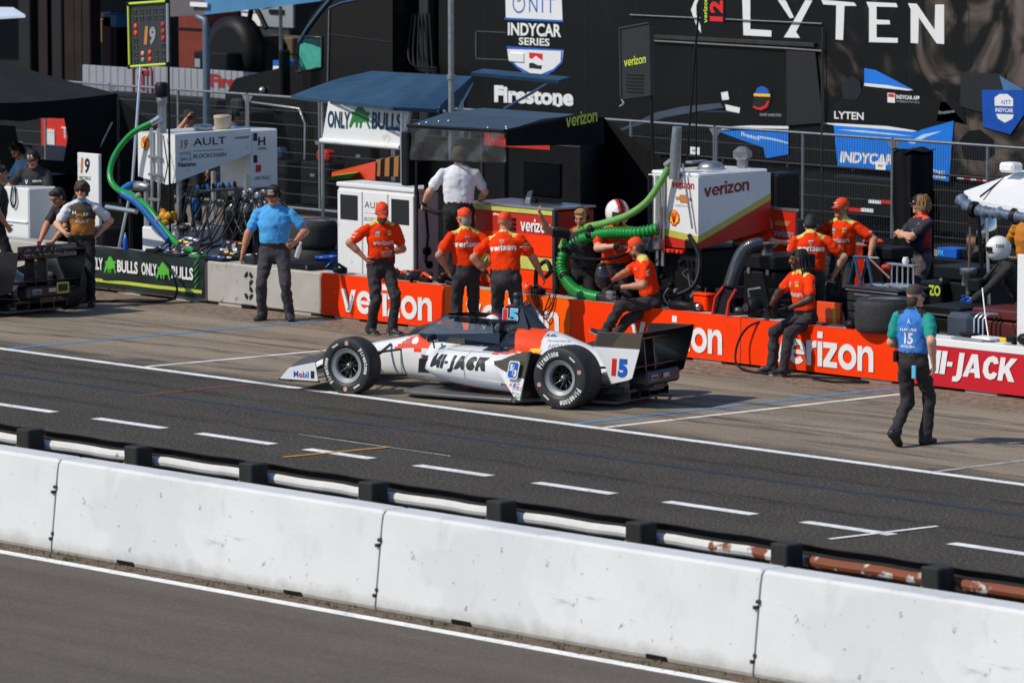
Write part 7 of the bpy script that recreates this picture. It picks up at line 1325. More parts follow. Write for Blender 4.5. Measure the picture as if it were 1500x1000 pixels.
vm = MB(STEEL); vm.lathe([(.05, -.18), (.09, -.16), (.09, -.06), (.07, -.04), (.07, .06), (.09, .08), (.09, .16)], (VX0+.05, VY0-.12, 1.28), (1, 0, -.1), 14).box(VX0+.28, VY0-.1, 1.27, .12, .12, .14, .02).tube([(VX0+.3, VY0-.1, 1.3), (VX0+.35, VY0-.1, 1.75)], .018, 6); vm.build('valve', r)
MB(BLK).span((VX0+.1, VY0+.1, .03), (VX1-.1, VY1-.1, 1.22), .03).build('base_frame', r); MB(BLK).box(VX1-.12, VY0-.02, 1.3, .16, .08, .12, .02).build('coupling', r)
_rg = random.Random(5)
for k in range(16):
    x = _rg.uniform(VX0, VX1+.5); z = _rg.uniform(.5, 1.1); y = VY0-.06-_rg.random()*.1; P_ = [(x, y, z), (x+_rg.uniform(-.15, .15), y-.06, z-_rg.uniform(.05, .25)), (x+_rg.uniform(-.3, .3), y-.02, max(z-_rg.uniform(.2, .5), .3))]
    MB(_rg.choice([BLK, DSTEEL, BLK, RUBBER])).tube(spline_pts(P_, 5), _rg.uniform(.008, .022), 6).build('line', r)
for k in range(10): MB(_rg.choice([DSTEEL, STEEL, BLK])).lathe([(.0, 0), (.03, .0), (.035, .05), (.02, .07)], (_rg.uniform(VX0+.05, VX1+.1), VY0-.03, _rg.uniform(.55, 1.2)), (_rg.uniform(-.4, .4), -1, _rg.uniform(-.3, .3)), 10).build('fitting', r)
for k in range(7): MB(_rg.choice([BLK, DSTEEL])).span((VX1-.1+.10*k, VY0+.1, .3), (VX1-.04+.10*k, VY0+.7, .5+.09*(k % 4)), .01).build('shelf_unit', r)
for k in range(5): MB(CORANGE if k % 2 else SHELLRED).box(VX0+.35+.08*k, VY0-.05, 1.2, .05, .06, .05, .01).build('tag', r)
for x in (VX0+.08, VX1-.08):
    for y in (VY0+.08, VY1-.08): MB(DSTEEL).box(x, y, .62, .05, .05, 1.24).build('leg', r)
# hoses of the tank
h = thing('fuel_hose', 'smooth green hose sweeping from the top of the white and red tank', 'fuel hose', (0, 0, 0))
MB(mat('light_green_hose', srgb(112, 168, 84), .4, var=.12)).tube(spline([A(980, 245, 6.2), A(967, 268, 6.15), A(948, 295, 6.05), A(920, 315, 5.95), A(885, 327, 5.9), A(855, 334, 5.85), A(832, 346, 5.8), A(822, 364, 5.75)]), .045, 12).build('hose', h)
for px, py, y in ((866, 336, 5.85), (835, 346, 5.8)): MB(BLK).ball(A(px, py, y), (.06, .06, .07), 10).build('strap', h)
rh = MB(GREENHOSE); corrugated(rh, [A(962, 336, 6.15), A(932, 341, 6.0), A(895, 341, 5.92), A(862, 347, 5.86), A(840, 357, 5.8), A(826, 373, 5.74), A(823, 394, 5.7), A(832, 414, 5.66), A(846, 427, 5.62), A(862, 433, 5.58), A(878, 436, 5.55)], .074, .05, 16)
h = thing('ribbed_hose', 'thick green ribbed fuel hose looping down onto the orange wall', 'fuel hose', (0, 0, 0)); rh.build('hose', h); MB(DSTEEL).tube([A(874, 434, 5.56), A(905, 437, 5.54)], [.05, .035], 10).build('nozzle', h); MB(STEEL).box(A(895, 434, 5.54).x, 5.54, A(895, 432, 5.54).z, .12, .1, .1, .02).build('nozzle_handle', h)
for px, py, y in ((866, 344, 5.86), (830, 366, 5.76), (828, 404, 5.68)): MB(BLK).ball(A(px, py, y), (.085, .085, .06), 12).build('strap', h)
cable('small green vent hose lying under the ribbed loop on the wall', [A(850, 420, 5.66), A(862, 428, 5.6), A(880, 432, 5.56)], .02, GREENHOSE)
cable('black belt strap slung from the ribbed loop across the fueller', [A(836, 376, 5.72), A(866, 380, 5.7), A(900, 377, 5.7), A(930, 366, 5.8)], .022, BCLOTH, 'strap', 'strap')
for k, (a0, a1) in enumerate(((778, 812), (782, 806), (786, 815))):
    cable(['longest black cable drooping over the orange wall behind the racing car', 'middle black cable drooping over the orange wall', 'short black cable drooping over the orange wall'][k], [A(a0, 428, 5.39), A(a0+6, 446+4*k, 5.36), A((a0+a1)/2, 456+6*k, 5.34), A(a1-5, 446, 5.36), A(a1, 430, 5.39)], .008, BLK, 'cable', 'cable')
# ------------------------------------------------------------------ right part: cooler, duct, tools, tyre
def chest(label, x0, x1, y0, y1, z0, z1, m=BLK, name='equipment_box', cat='box', latch=True):
    r = thing(name, label, cat, ((x0+x1)/2, (y0+y1)/2, z0)); w, d, hh = x1-x0, y1-y0, z1-z0
    MB(m).box(0, 0, hh*.42, w, d, hh*.84, .02).build('case', r); MB(m).box(0, 0, hh*.93, w+.02, d+.02, hh*.13, .015).build('lid', r)
    if latch:
        for k in (-.3, .3): MB(STEEL).box(w*k, -d/2-.008, hh*.84, .05, .014, .07, .004).build('latch', r)
        MB(STEEL).box(w/2+.008, 0, hh*.84, .014, .05, .07, .004).build('latch', r)
    return r
c0, c1 = A(1088, 375, 6.3), A(1160, 375, 6.3); cc = chest('tall black cooling unit box with a grey pipe stub, under the red-haired man', c0.x, c0.x+.55, 6.3, 7.0, .0, 1.24, BLK, 'cooling_unit', 'cooling unit')
MB(ALU).lathe([(.07, 0), (.07, .12), (.08, .12), (.08, .15)], (.0, -.2, 1.24), (0, 0, 1), 16).build('pipe_stub', cc)
for k in range(8): MB(DSTEEL).box(.283, 0, .25+.09*k, .01, .5, .03).build('louvre', cc)
h = thing('air_duct', 'ribbed black air duct rising from the red nozzle to the cooling unit', 'air duct', (0, 0, 0)); d_ = MB(mat('duct_skin', (.035, .04, .048), .25, var=.1, spec=.7)); corrugated(d_, [A(1068, 424, 5.6), A(1076, 398, 5.75), A(1086, 374, 5.95), A(1098, 362, 6.1), A(1112, 358, 6.25)], .085, .032, 16); d_.build('duct', h)
nz = A(1060, 440, 5.55); MB(BLK).hull([A(1045, 462, 5.52), A(1066, 466, 5.5), A(1066, 466, 5.62), A(1045, 462, 5.64)][::-1], [A(1058, 422, 5.55), A(1076, 426, 5.53), A(1076, 426, 5.66), A(1058, 422, 5.68)][::-1]).build('nozzle', h); MB(DRED).tube([A(1043, 464, 5.48), A(1048, 436, 5.5), A(1060, 420, 5.54)], .02, 8).build('nozzle_rim', h); MB(DRED).tube([A(1064, 466, 5.46), A(1068, 442, 5.5), A(1078, 424, 5.54)], .02, 8).build('nozzle_rim', h)
chest('small orange box with steel edge beside the red duct nozzle', A(1016, 440, 5.62).x, A(1028, 440, 5.62).x+.1, 5.6, 5.75, WZ, WZ+.22, WRAP, 'box', 'box', False)
sp = A(1112, 310, 8.2); r = thing('speaker_case', 'tall glossy black case standing behind the tank', 'case', (sp.x+.17, 8.4, 0)); MB(BLK).box(0, 0, 1.5, .36, .4, 1.1, .03).build('case', r); MB(BLK).box(0, 0, .5, .4, .4, .95).build('stand', r); MB(ALU).box(-.13, -.205, 1.7, .03, .01, .5).build('edge_trim', r)
rp = thing('red_panel', 'red lettered upright panel with a gold emblem, between the two men in shade', 'panel', (0, 0, 0)); py_ = 7.6; a, b = A(1131, 368, py_), A(1165, 310, py_); MB(DRED).span((a.x, py_, a.z), (b.x, py_+.05, b.z), .006).build('panel', rp); MB(ALU).span((a.x, py_-.01, b.z), (b.x, py_+.06, b.z+.03)).build('cap', rp); MB(DSTEEL).span((a.x+.1, py_+.06, .0), (b.x-.1, py_+.3, a.z+.4)).build('stand', rp)
print_on([letters('verizon', (a.x+.03, py_-.004, A(1140, 346, py_).z), (1, 0, 0), V_, (b.x-a.x)*.85, .09, LGREY, .03), shape2([(0, .03), (.05, .06), (.28, .06), (.23, .0), (.02, .0)], (a.x+.05, py_-.004, A(1140, 330, py_).z), (1, 0, 0), V_, GOLD)], 'lettering', rp)
r = thing('covered_rack', 'tall rack wrapped in black cloth, behind the man with crossed arms', 'rack', (0, 0, 0)); ry = 11.0; x0, x1 = A(1309, 300, ry).x, A(1335, 300, ry).x; zt_ = A(1335, 224, ry).z; mb = MB(BCLOTH)
def rk(u, v):
    a = u*4; k = int(a) % 4; t = a-int(a); C = [(x0, ry), (x1, ry), (x1, ry+.42), (x0, ry+.42)]; p = Vector(C[k]).lerp(Vector(C[(k+1) % 4]), t); return (p.x+.02*math.sin(t*9+v*4), p.y+.02*math.cos(t*11+v*5), .02+(zt_-.02)*v+.05*math.sin(a*3)*(v > .98))
mb.grid(rk, 32, 14); mb.add([rk(k/4, 1) for k in range(4)], [(0, 1, 2, 3)]); mb.grid(lambda a, b: (x0-.03+(x1-x0+.06)*a, ry-.03+.48*b, zt_+.02+.03*math.sin(a*7)*math.cos(b*6)), 8, 8); mb.build('cloth_cover', r)
# tool cart with the tripod stand on top, fat tyre on the wall
tc0, tc1 = A(1240, 430, 6.0), A(1316, 440, 6.0)
r = thing('tool_cart', 'black roller tool cart with steel drawer fronts, left of the fat tyre', 'tool cart', (tc0.x, 6.0, 0)); w = tc1.x-tc0.x; zt_ = A(1240, 418, 6.0).z; MB(BLK).span((0, 0, .08), (w, .55, zt_-.03), .015).build('cabinet', r); MB(DSTEEL).span((-.015, -.015, zt_-.03), (w+.015, .565, zt_), .008).build('top', r)
for k in range(6): drawer_front(r, w*.5, -.012, zt_-.12-.12*k, w-.06, .10)
for k in (.08, w-.08): MB(RUBBER).lathe([(.04, -.02), (.04, .02)], (k, .1, .04), (0, 1, 0), 12).build('castor', r)
MB(ALU).span((.0, -.02, zt_-.05), (w, -.012, zt_-.035)).build('edge_trim', r)
t = thing('stand', 'blue steel trestle standing on the black tool cart', 'trestle', (0, 0, 0)); m_ = mat('teal_steel', srgb(44, 84, 112), .4, .3); ty = 6.25
P_ = lambda px, py, y=ty: A(px, py, y)
for a, b in ((P_(1252, 377), P_(1261, 418)), (P_(1270, 377), P_(1278, 418)), (P_(1252, 377), P_(1244, 417, ty+.05)), (P_(1270, 378), P_(1262, 412, ty+.25))): MB(m_ if a.x != b.x else BLK).tube([a, (b.x, b.y, zt_)], .018, 8).build('leg', t)
MB(m_).tube([P_(1251, 376), P_(1272, 377)], .02, 8).build('top_bar', t); MB(ALU).tube([P_(1271, 377), P_(1287, 378)], .014, 8).build('handle', t); MB(mat('dull_red_rod', srgb(122, 70, 66), .5)).tube([P_(1274, 379), (P_(1304, 408).x, ty, P_(1304, 408).z)], .016, 8).build('red_rod', t)
g = thing('chrome_tools', 'heap of chrome spanners on the tool cart top', 'tools', (tc0.x+.55, 6.15, zt_))
for k in range(8): MB(ALU).box(random.uniform(-.25, .25), random.uniform(-.08, .1), .012+.008*(k % 3), random.uniform(.1, .2), .018, .012, .003, Matrix.Rotation(random.uniform(-.5, .5), 4, 'Z')).build('spanner', g)
g = thing('carburettor_rig', 'chrome and white bench rig between the trestle and the walking man', 'rig', (A(1322, 420, 6.3).x, 6.3, zt_)); MB(ALU).box(0, 0, .02, .42, .2, .04, .01).build('plate', g)
for k in range(5): MB(ALU).tube([(-.18+.09*k, 0, .04), (-.18+.09*k, 0, .26)], .012, 6).build('post', g)
MB(ALU).box(0, 0, .27, .44, .1, .025, .006).build('bar', g); MB(WHITE).lathe([(.03, 0), (.045, .03), (.03, .08)], (.05, 0, .285), (0, 0, 1), 12).build('cup', g); MB(DRED).tube([(-.32, 0, .22), (-.18, 0, .24)], .035, 8).build('grip', g)
tp_ = A(1288, 480, 5.5); loose_tyre('fat black slick tyre lying on the pit wall beside the walking man', tp_.x, 5.58, WZ, .345, .385)
MB(BLK).ball((A(1246, 487, 5.5).x, 5.5, WZ+.05), (.09, .07, .06), 10).build('rubber_pad'); o = bpy.data.objects['rubber_pad']; o['label'] = 'round black rubber pad on the wall left of the fat tyre'; o['category'] = 'pad'
r = thing('air_jack', 'black air jack bar lying on the wall behind the man with dreadlocks', 'air jack', (0, 0, 0)); MB(DSTEEL).tube([A(1185, 472, 5.55), A(1238, 480, 5.55)], .028, 10).build('bar', r); MB(STEEL).lathe([(.03, 0), (.04, .02), (.04, .05)], A(1238, 480, 5.55), (1, 0, 0), 12).build('collar', r)
r = thing('pump_unit', 'black pump with hoses and handles on the wall left of the man with dreadlocks', 'pump', (A(1105, 455, 5.58).x, 5.58, WZ)); MB(BLK).lathe([(.1, -.09), (.12, -.07), (.12, .07), (.1, .09)], (0, 0, .13), (.5, 1, 0), 16).build('drum', r); MB(DSTEEL).lathe([(.05, 0), (.05, .05)], (0, -.1, .13), (0, -1, 0), 12).build('hub', r); MB(STEEL).tube([(-.08, .0, .22), (-.1, .0, .33), (.08, .02, .36)], .016, 8).build('handle', r); MB(BLK).lathe([(.045, 0), (.045, .3), (.06, .31), (.06, .36)], (.28, .05, 0), (0, 0, 1), 12).build('cylinder', r); MB(BLK).box(.14, .05, .06, .3, .12, .12, .02).build('base', r)
cable('black air hose looped from the wall down to the ground beside the man with dreadlocks', [(wx(1122), 5.45, .6), (wx(1103), 5.33, .5), (wx(1094), 5.25, .3), (wx(1100), 5.15, .08), (wx(1130), 5.0, .02), (wx(1175), 4.95, .02)], .014)
cable('black hose lying in a loop at the wall foot behind the walking man', [(wx(1190), 4.9, .02), (wx(1215), 5.1, .02), (wx(1250), 5.25, .02), (wx(1290), 5.2, .02), (wx(1262), 4.95, .02), (wx(1225), 5.0, .02)], .014)
cable('dark hose draped behind the seated man with the cup, from the tank to the wall', [A(1010, 345, 6.2), A(1025, 380, 6.0), A(1015, 420, 5.8), A(975, 437, 5.6)], .03)
r = thing('wheel_gun', 'long black wheel gun lying on the wall right of the man with the cup', 'wheel gun', (A(1000, 448, 5.52).x, 5.52, WZ), rad(8), 'wheel guns lying on the wall'); MB(BLK).lathe([(.03, -.2), (.055, -.18), (.06, 0), (.05, .05), (.045, .18), (.055, .19), (.055, .24)], (0, 0, .06), (1, 0, 0), 16).build('body', r); MB(STEEL).lathe([(.05, .24), (.045, .27)], (0, 0, .06), (1, 0, 0), 14).build('socket', r)
# cases and machines at the right
chest('low black flight case with blue stickers on top, behind the man with crossed arms', A(1368, 395, 9.6).x, A(1368, 395, 9.6).x+.9, 9.6, 10.3, 0, A(1380, 378, 9.6).z, BLK)
c = A(1372, 372, 9.65); r = thing('parcel', 'bright blue printed box on the black flight case', 'box', (c.x+.15, 9.8, A(1380, 378, 9.6).z)); MB(BLUEP).box(0, 0, .06, .34, .25, .12, .006).build('carton', r); print_on([letters('FX', (-.15, -.1265, .03), (1, 0, 0), V_, .1, .06, CYAN, .03)], 'print', r); MB(BLK).box(.35, .1, .06, .36, .3, .12, .01).build('lid_box', r)
bc = chest('large black trunk with steel catches behind the pit wall at right', A(1368, 440, 7.4).x, A(1368, 440, 7.4).x+.62, 7.4, 8.0, 0, A(1372, 388, 7.4).z, BLK)
r = thing('black_board', 'black box with yellow lettering beside the trunk', 'box', (A(1350, 420, 7.2).x, 7.2, 0)); MB(BLK).box(.1, .2, .5, .36, .3, 1.0, .02).build('case', r); print_on([letters('ZO', (.07, .045, .83), (1, 0, 0), V_, .2, .13, LIME, .04)], 'lettering', r)
ch = chest('wide black tool chest with pale steel edges behind the red lettered wall', A(1352, 470, 6.1).x, A(1352, 470, 6.1).x+.6, 6.1, 6.7, 0, A(1356, 446, 6.1).z, BLK, 'tool_chest', 'tool chest'); MB(ALU).box(0, -.315, A(1356, 446, 6.1).z-.1, .6, .012, .02).build('edge_trim', ch)
for k in range(3): drawer_front(ch, 0, -.312, .2+.16*k, .5, .12)
gn = thing('generator', 'grey plastic generator with rounded corners behind the red lettered wall', 'generator', (A(1400, 475, 5.95).x, 6.15, 0)); MB(mat('grey_plastic', srgb(62, 70, 82), .35, var=.1)).box(0, 0, .62, .42, .36, .42, .06).build('housing', gn); MB(BLK).box(0, 0, .2, .5, .4, .4).build('trolley', gn)
for k in range(3): MB(ALU).tube([(.26+.07*k, -.16, .3), (.26+.07*k, -.16, .78), (.28+.07*k, -.1, .84), (.34+.07*k, 0, .84)], .014, 6).build('rail', gn)
rb = chest('dark red storage locker on the ground behind the red lettered wall', A(1425, 480, 6.2).x, A(1490, 480, 6.2).x, 6.2, 6.8, 0, A(1450, 452, 6.2).z, mat('oxblood_paint', srgb(88, 26, 22), .5), 'locker', 'locker', False)
r = thing('jack_stand', 'chrome air jack with a tall rod standing behind the wall at right', 'air jack', (0, 0, 0)); jy = 6.9; MB(mat('copper_rod', srgb(150, 120, 120), .3, .8)).tube([A(1421, 333, jy), A(1419, 405, jy)], .014, 8).build('rod', r); MB(ALU).lathe([(.03, 0), (.03, .1), (.07, .14), (.07, .22), (.1, .24), (.1, .3)], A(1418, 430, jy), (0, 0, 1), 16).build('piston', r); MB(BLK).lathe([(.12, 0), (.14, .05), (.12, .4)], (A(1418, 430, jy).x, jy, .3), (0, 0, 1), 14).build('base', r); MB(BLK).box(A(1432, 420, jy).x, jy, A(1432, 418, jy).z, .2, .16, .16, .02).build('pump_head', r); MB(BLK).box(A(1418, 430, jy).x, jy, .15, .4, .4, .3).build('plinth', r)
r = thing('umbrella', 'white sunshade with rolled blue tarpaulin under its rim at the right edge', 'sunshade', (0, 0, 0)); uy = 7.6
P = [A(1412, 280, uy-.1), A(1424, 293, uy-.4), A(1540, 312, uy-.5), A(1560, 280, uy+.6), A(1500, 257, uy+1.0), A(1489, 254, uy+.9)]; top = A(1515, 244, uy+.4)
mb = MB(mat('white_shade_cloth', (.74, .74, .75), .6, var=.04, bump=.05))
for a, b in zip(P, P[1:]+P[:1]): mb.add([a, b, top, a-Vector((0, 0, .05)), b-Vector((0, 0, .05))], [(0, 1, 2), (1, 0, 3, 4)])
mb.build('canopy_cloth', r); MB(BLK).tube([A(1436, 288, uy-.42), A(1472, 260, uy+.2)], .012, 6).build('strut', r); MB(WHITE).box(top.x-.1, top.y-.3, top.z+.0, .24, .2, .12, .03).build('top_box', r); MB(ALU).tube([A(1445, 310, uy), (A(1452, 420, uy).x, uy, .02)], .02, 8).build('pole', r); MB(BLK).tube([A(1432, 300, uy), (A(1440, 380, uy).x, uy+.1, .02)], .025, 8).build('pole', r)
tb = MB(mat('blue_tarpaulin', srgb(88, 104, 126), .5, var=.35, scale=8, bump=.6, bscale=14)); tb.tube(spline([A(1408, 293, uy-.3), A(1418, 302, uy-.4), A(1440, 310, uy-.45), A(1465, 313, uy-.45), A(1495, 318, uy-.45), A(1530, 322, uy-.45)]), [.062+.016*math.sin(k*1.9)+.012*math.sin(k*.83+1) for k in range(41)], 10); tb.build('rolled_tarpaulin', r)
for px in (1427, 1487): MB(BLK).lathe([(.1, -.03), (.1, .03)], A(px, 307 if px < 1450 else 317, uy-.45), (1, .1, -.1), 12).build('strap', r)
r = thing('chrome_dish', 'large polished metal drum behind the sunshade poles', 'drum', (0, 0, 0)); c = A(1440, 340, 9.0); MB(mat('polished_metal', (.5, .5, .52), .12, 1.0)).lathe([(.05, -.16), (.25, -.12), (.34, 0), (.36, .06), (.34, .14)], c, (-.6, -.8, .1), 26).build('drum', r); MB(BLK).box(c.x, 9.1, (c.z-.3)/2, .4, .3, c.z-.3).build('stand', r)
r = thing('white_board', 'white upright panel cut off by the right edge of the picture', 'panel', (0, 0, 0)); a = A(1489, 470, 6.0); MB(PWHITE).span((a.x, 6.0, .3), (a.x+.6, 6.06, A(1489, 372, 6.0).z), .01).build('panel', r); MB(BLK).span((a.x+.1, 6.06, 0), (a.x+.5, 6.3, .4)).build('foot', r)
# small things on the red lettered wall
r = thing('lap_board', 'white clipboard and grey pad on the red lettered wall', 'clipboard', (A(1435, 507, 5.6).x, 5.58, WZ+.012)); MB(LGREY).box(-.1, 0, .012, .5, .2, .02, .004).build('pouch', r); MB(WHITE).box(.1, .02, .035, .3, .2, .03, .01).build('board', r); MB(BLK).box(-.2, .05, .05, .2, .14, .04, .01).build('tray', r)
r = thing('drill', 'black and yellow cordless drill on the red lettered wall, at the right edge', 'drill', (A(1478, 505, 5.55).x, 5.55, WZ+.012)); MB(BLK).box(0, 0, .06, .2, .08, .08, .02).build('body', r); MB(YELLOW).box(-.05, -.02, .05, .1, .08, .05, .01).build('yellow_shell', r); MB(BLK).tube([(.02, 0, .06), (.08, .03, .0)], .03, 8).build('handle', r); MB(BLK).ball((.22, .02, .07), (.1, .07, .07), 10).build('headset', r)
cable('thin white pole with a red tip leaning against the right wall top', [A(1448, 494, 5.55), A(1443, 460, 5.7), A(1439, 422, 5.85)], .008, WHITE, 'rod', 'rod')
r = thing('low_panel', 'small orange and white painted board standing between the legs of the men behind the wall', 'panel', (A(1215, 470, 6.0).x, 6.0, .25)); MB(CORANGE).box(0, 0, .3, .4, .05, .5, .01).build('board', r); MB(YELLOW).box(.12, -.03, .35, .06, .03, .3, .01).build('stripe', r)
# ------------------------------------------------------------------ people in the pits
TEAM = dict(yoke=YOKE); ORD = mat('orange_cloth_side', srgb(200, 60, 30), .8)
gt = lambda px, py, z: gz(px, py, z)
def team(label, loc, hd, pose=None, h=.011, scale=1.0, back=False, front=False, capm=CAPOR, capback=False, extra=None, build=1.0):
    I = person(label, loc, hd, {**TEAM, **(extra or {})}, pose, scale, h, 'crew in orange shirts', build=build)
    if capm: cap(I, capm, None if capback else ('verizon', WHITE), capback)
    if back: chest_print(I, team_back, False)
    if front: chest_print(I, team_front)
    for sx in (1, -1):
        R = I['R']; n = R @ Vector((sx, 0, 0)); u = R @ Vector((0, sx, 0)); v = R @ Vector((0, 0, 1)); o = I['S'](sx*.42, .015, .36)
        print_on([letters('NTT', o-u*.03+v*.0, u, v, .06, .022, WHITE, .02), letters('Shell', o-u*.03-v*.035, u, v, .055, .02, WHITE, .02)], 'sleeve_print', I['root'], I['bvh'], n, .004, .03)
    return I
# official in sky blue
I = person('official in sky blue polo and black cap standing before the bare wall, holding a bottle', (-9.17, 4.68, 0), 40, dict(shirt=BLUESH, pants=mat('slate_trousers', srgb(58, 56, 62), .85, var=.15), skin=SKIN2), dict(lean=2, lf=(.19, -.02, .08), rf=(-.17, .02, .08), lh=(.30, -.20, 1.02), le=(.7, .5, -.3), rh=(-.40, -.06, .86), re=(-.9, .3, 0), hy=-12, hp=4, lfy=18, rfy=-14, lcurl=.9), 1.03, .01, build=1.14)
cap(I, CAPBK, ('NTT', WHITE, .02)); headset(I); glasses(I); hair(I, HGREY, h=.012, low=-.03) if False else None
b = thing('water_bottle', 'clear water bottle held low by the official in sky blue', 'bottle', I['root'].matrix_basis @ Vector((.31, -.25, .90))*1.0); b.rotation_euler = (0, .3, .7); bp_ = Vector((.33, -.27, .83)); mm = Matrix.Rotation(rad(40), 4, 'Z'); b.location = Vector((-9.17, 4.68, 0))+mm @ (bp_*1.03); MB(mat('clear_bottle', (.75, .8, .85), .08, alpha=.5)).lathe([(.03, 0), (.032, .01), (.032, .13), (.015, .17), (.015, .19)], (0, 0, 0), (0, 0, 1), 14).build('body', b); MB(WHITE).lathe([(.017, .19), (.017, .21)], (0, 0, 0), (0, 0, 1), 10).build('cap', b)
# orange crew
I = team('bearded crewman in orange, head down, hand on hip, before the first lettered wall block', (-6.88, 4.55, 0), 78, dict(lean=5, twist=-12, hp=26, hy=-8, rh=(-.23, .02, 1.0), re=(-1, .6, .1), lh=(.03, -.22, 1.06), le=(.8, .2, -.5), lf=(.10, -.12, .08), rf=(-.08, .12, .08), lfy=12, rfy=-4), .0098, front=True, extra=dict(beard=HBROWN, sole=SOLE, watch=1, skin=SKIN2)); belt_radio(I); glasses(I)
I = team('crewman in orange seen from behind, upright with hands in his pockets, left of the pair', (-5.23, 4.55, 0), 236, dict(lean=3, twist=4, hy=18, hp=6, lh=(.22, .0, .93), le=(.9, .5, 0), rh=(-.22, -.05, .93), re=(-.9, .5, 0), lf=(.10, .03, .08), rf=(-.10, -.03, .08)), .0105, back=True, capback=False, extra=dict(skin=SKIN2)); hair(I, HGREY, puff=-.014, low=-.035); belt_radio(I, -.17)
I = team('stocky crewman in orange seen from behind, leaning a hand on the wall', (-4.42, 4.50, 0), 220, dict(lean=9, side=5, twist=-6, hp=10, hy=-6, lh=(.24, .03, .95), le=(.9, .5, 0), rh=(-.46, -.25, .84), re=(-.8, .4, -.2), lf=(.13, .02, .08), rf=(-.13, 0, .08)), .0105, back=True, capback=False, build=1.1, extra=dict(skin=SKIN2, watch=1)); belt_radio(I)
pl = gt(672, 295, 1.645)
I = person('man in white polo seen from behind, standing raised and reaching to the rail', (pl.x, pl.y, .64), 226, dict(shirt=WPOLO, pants=BPANTS, watch=1), dict(lean=2, lh=(.46, -.18, .96), le=(.5, .6, -.6), rh=(-.24, -.28, .96), re=(-.9, .5, -.2), hy=0), 1.0, .011, build=1.16); hair(I, HGREY)
hs = gt(845, 297, 1.75)
I = person('older crewman in black with red shoulders and headset, beside the ribbed hose loop', (hs.x, hs.y+.1, 0), 42, dict(shirt=mat('black_shirt', srgb(30, 30, 36), .8, var=.15), yoke=mat('red_cloth', srgb(190, 34, 30), .8), pants=BPANTS, skin=SKIN2), dict(lean=4, hp=14, hy=-14, rh=(-.50, -.30, 1.62), re=(-.6, .2, -1), lh=(.26, -.14, .88)), .99, .011); hair(I, HFAIR); headset(I)
hl = gt(903, 288, 1.83)
I = person('fueller in orange wearing a white crash helmet with red and black stripes', (hl.x, hl.y, 0), 55, {**TEAM, 'glove': BLK}, dict(lean=3, hp=8, hy=14, lh=(.24, -.44, 1.30), le=(.8, .2, -.6), rh=(-.10, -.42, 1.22), re=(-.8, .2, -.6)), 1.02, .011, 'crew in orange shirts', build=1.08); chest_print(I, team_front)
def crash_helmet(I, base, s1=None, s2=None, visor=None, k=1.0):
    M = hmat(I) @ Matrix.Scale(k, 4); mb = MB()
    def f(u, v):
        a = math.pi*(u-.5); b = 2*math.pi*v; x = .128*math.cos(a)*math.sin(b); y = .012-.150*math.cos(a)*math.cos(b); z = .012+.145*math.sin(a) if a > 0 else .012+.155*math.sin(a); return Vector((x, y, z))
    def mf(c):
        if s1 and abs(c.x) < .018: return s2
        if s1 and abs(c.x) < .045 and c.z > -.05: return s1
        if s1 and c.z < -.095: return s1
        return base
    n = 28
    for i in range(n):
        for j in range(2*n):
            if i/n < .16: continue
            q = [f(i/n, j/2/n), f(i/n, (j+1)/2/n), f((i+1)/n, (j+1)/2/n), f((i+1)/n, j/2/n)]; c = sum(q, Vector())/4
            if c.y < -.07 and -.045 < c.z < .045 and abs(c.x) < .10: continue
            mb.use(mf(c)).add(q[::-1], [(0, 1, 2, 3)], True, M)
    mb.build('helmet', I['root'])
    vb = MB(visor or LENS); vb.grid(lambda a, b: f(.5+.11*(b-.5), (a-.5)*.30)*1.0+Vector((0, .006, 0)), 14, 5, M=M); vb.build('visor', I['root'])
crash_helmet(I, PWHITE, SHELLRED, BLACK, k=1.14, visor=mat('tinted_visor', srgb(70, 72, 40), .08, alpha=.75, spec=.8))
st_ = gz(938, 350, 1.36)
I = team('bearded crewman in orange seated on the wall, looking down, a black cup in his lap', (-2.92, 5.36, 0), -22, dict(pel=(0, .15, .69), lean=14, twist=-14, hy=-26, hp=26, lh=(.16, -.28, .86), le=(.7, .6, -.2), rh=(-.02, -.38, .92), re=(-.8, .3, -.4), lf=(-.14, -.40, .27), rf=(.07, -.50, .10), lk=(.3, -1, .6), rk=(-.4, -1, .5), lfy=-30, rfy=-30, lfp=-28), .0098, front=True, extra=dict(beard=HBROWN, glove=BLK, sole=SOLE, skin=SKIN2)); hair(I, HBLACK, h=.012, puff=-.014, low=-.04)
cm = I['root'].matrix_basis if False else Matrix.Translation(I['root'].location) @ Matrix.Rotation(rad(-22), 4, 'Z'); cpos = cm @ Vector((-.10, -.42, .84)); r = thing('cup', 'large black insulated cup in the lap of the seated bearded crewman', 'cup', cpos, 0); MB(CARB).lathe([(.06, 0), (.085, .03), (.10, .10), (.10, .17), (.07, .24), (.055, .27), (.05, .27)], (0, 0, 0), (-.1, -.1, 1), 20).build('shell', r); MB(BLK).lathe([(.058, .27), (.058, .29), (.03, .3)], (0, 0, 0), (-.1, -.1, 1), 16).build('lid', r); MB(BLK).tube([(-.09, -.03, .18), (-.14, -.04, .16), (-.13, -.04, .06), (-.09, -.03, .05)], .01, 6).build('handle', r)
rh_ = gz(1118, 300, 1.72)
I = team('red-haired crewman in shade resting his forearms on the cooling unit', (rh_.x-.05, rh_.y+.15, 0), 42, dict(lean=12, hp=8, hy=-20, lh=(.16, -.46, 1.28), le=(.9, .2, -.3), rh=(-.22, -.42, 1.26), re=(-.9, .2, -.3)), .0115, capm=None, front=True); hair(I, HRED, h=.012, puff=.008)
vb_ = gz(1188, 318, 1.66)
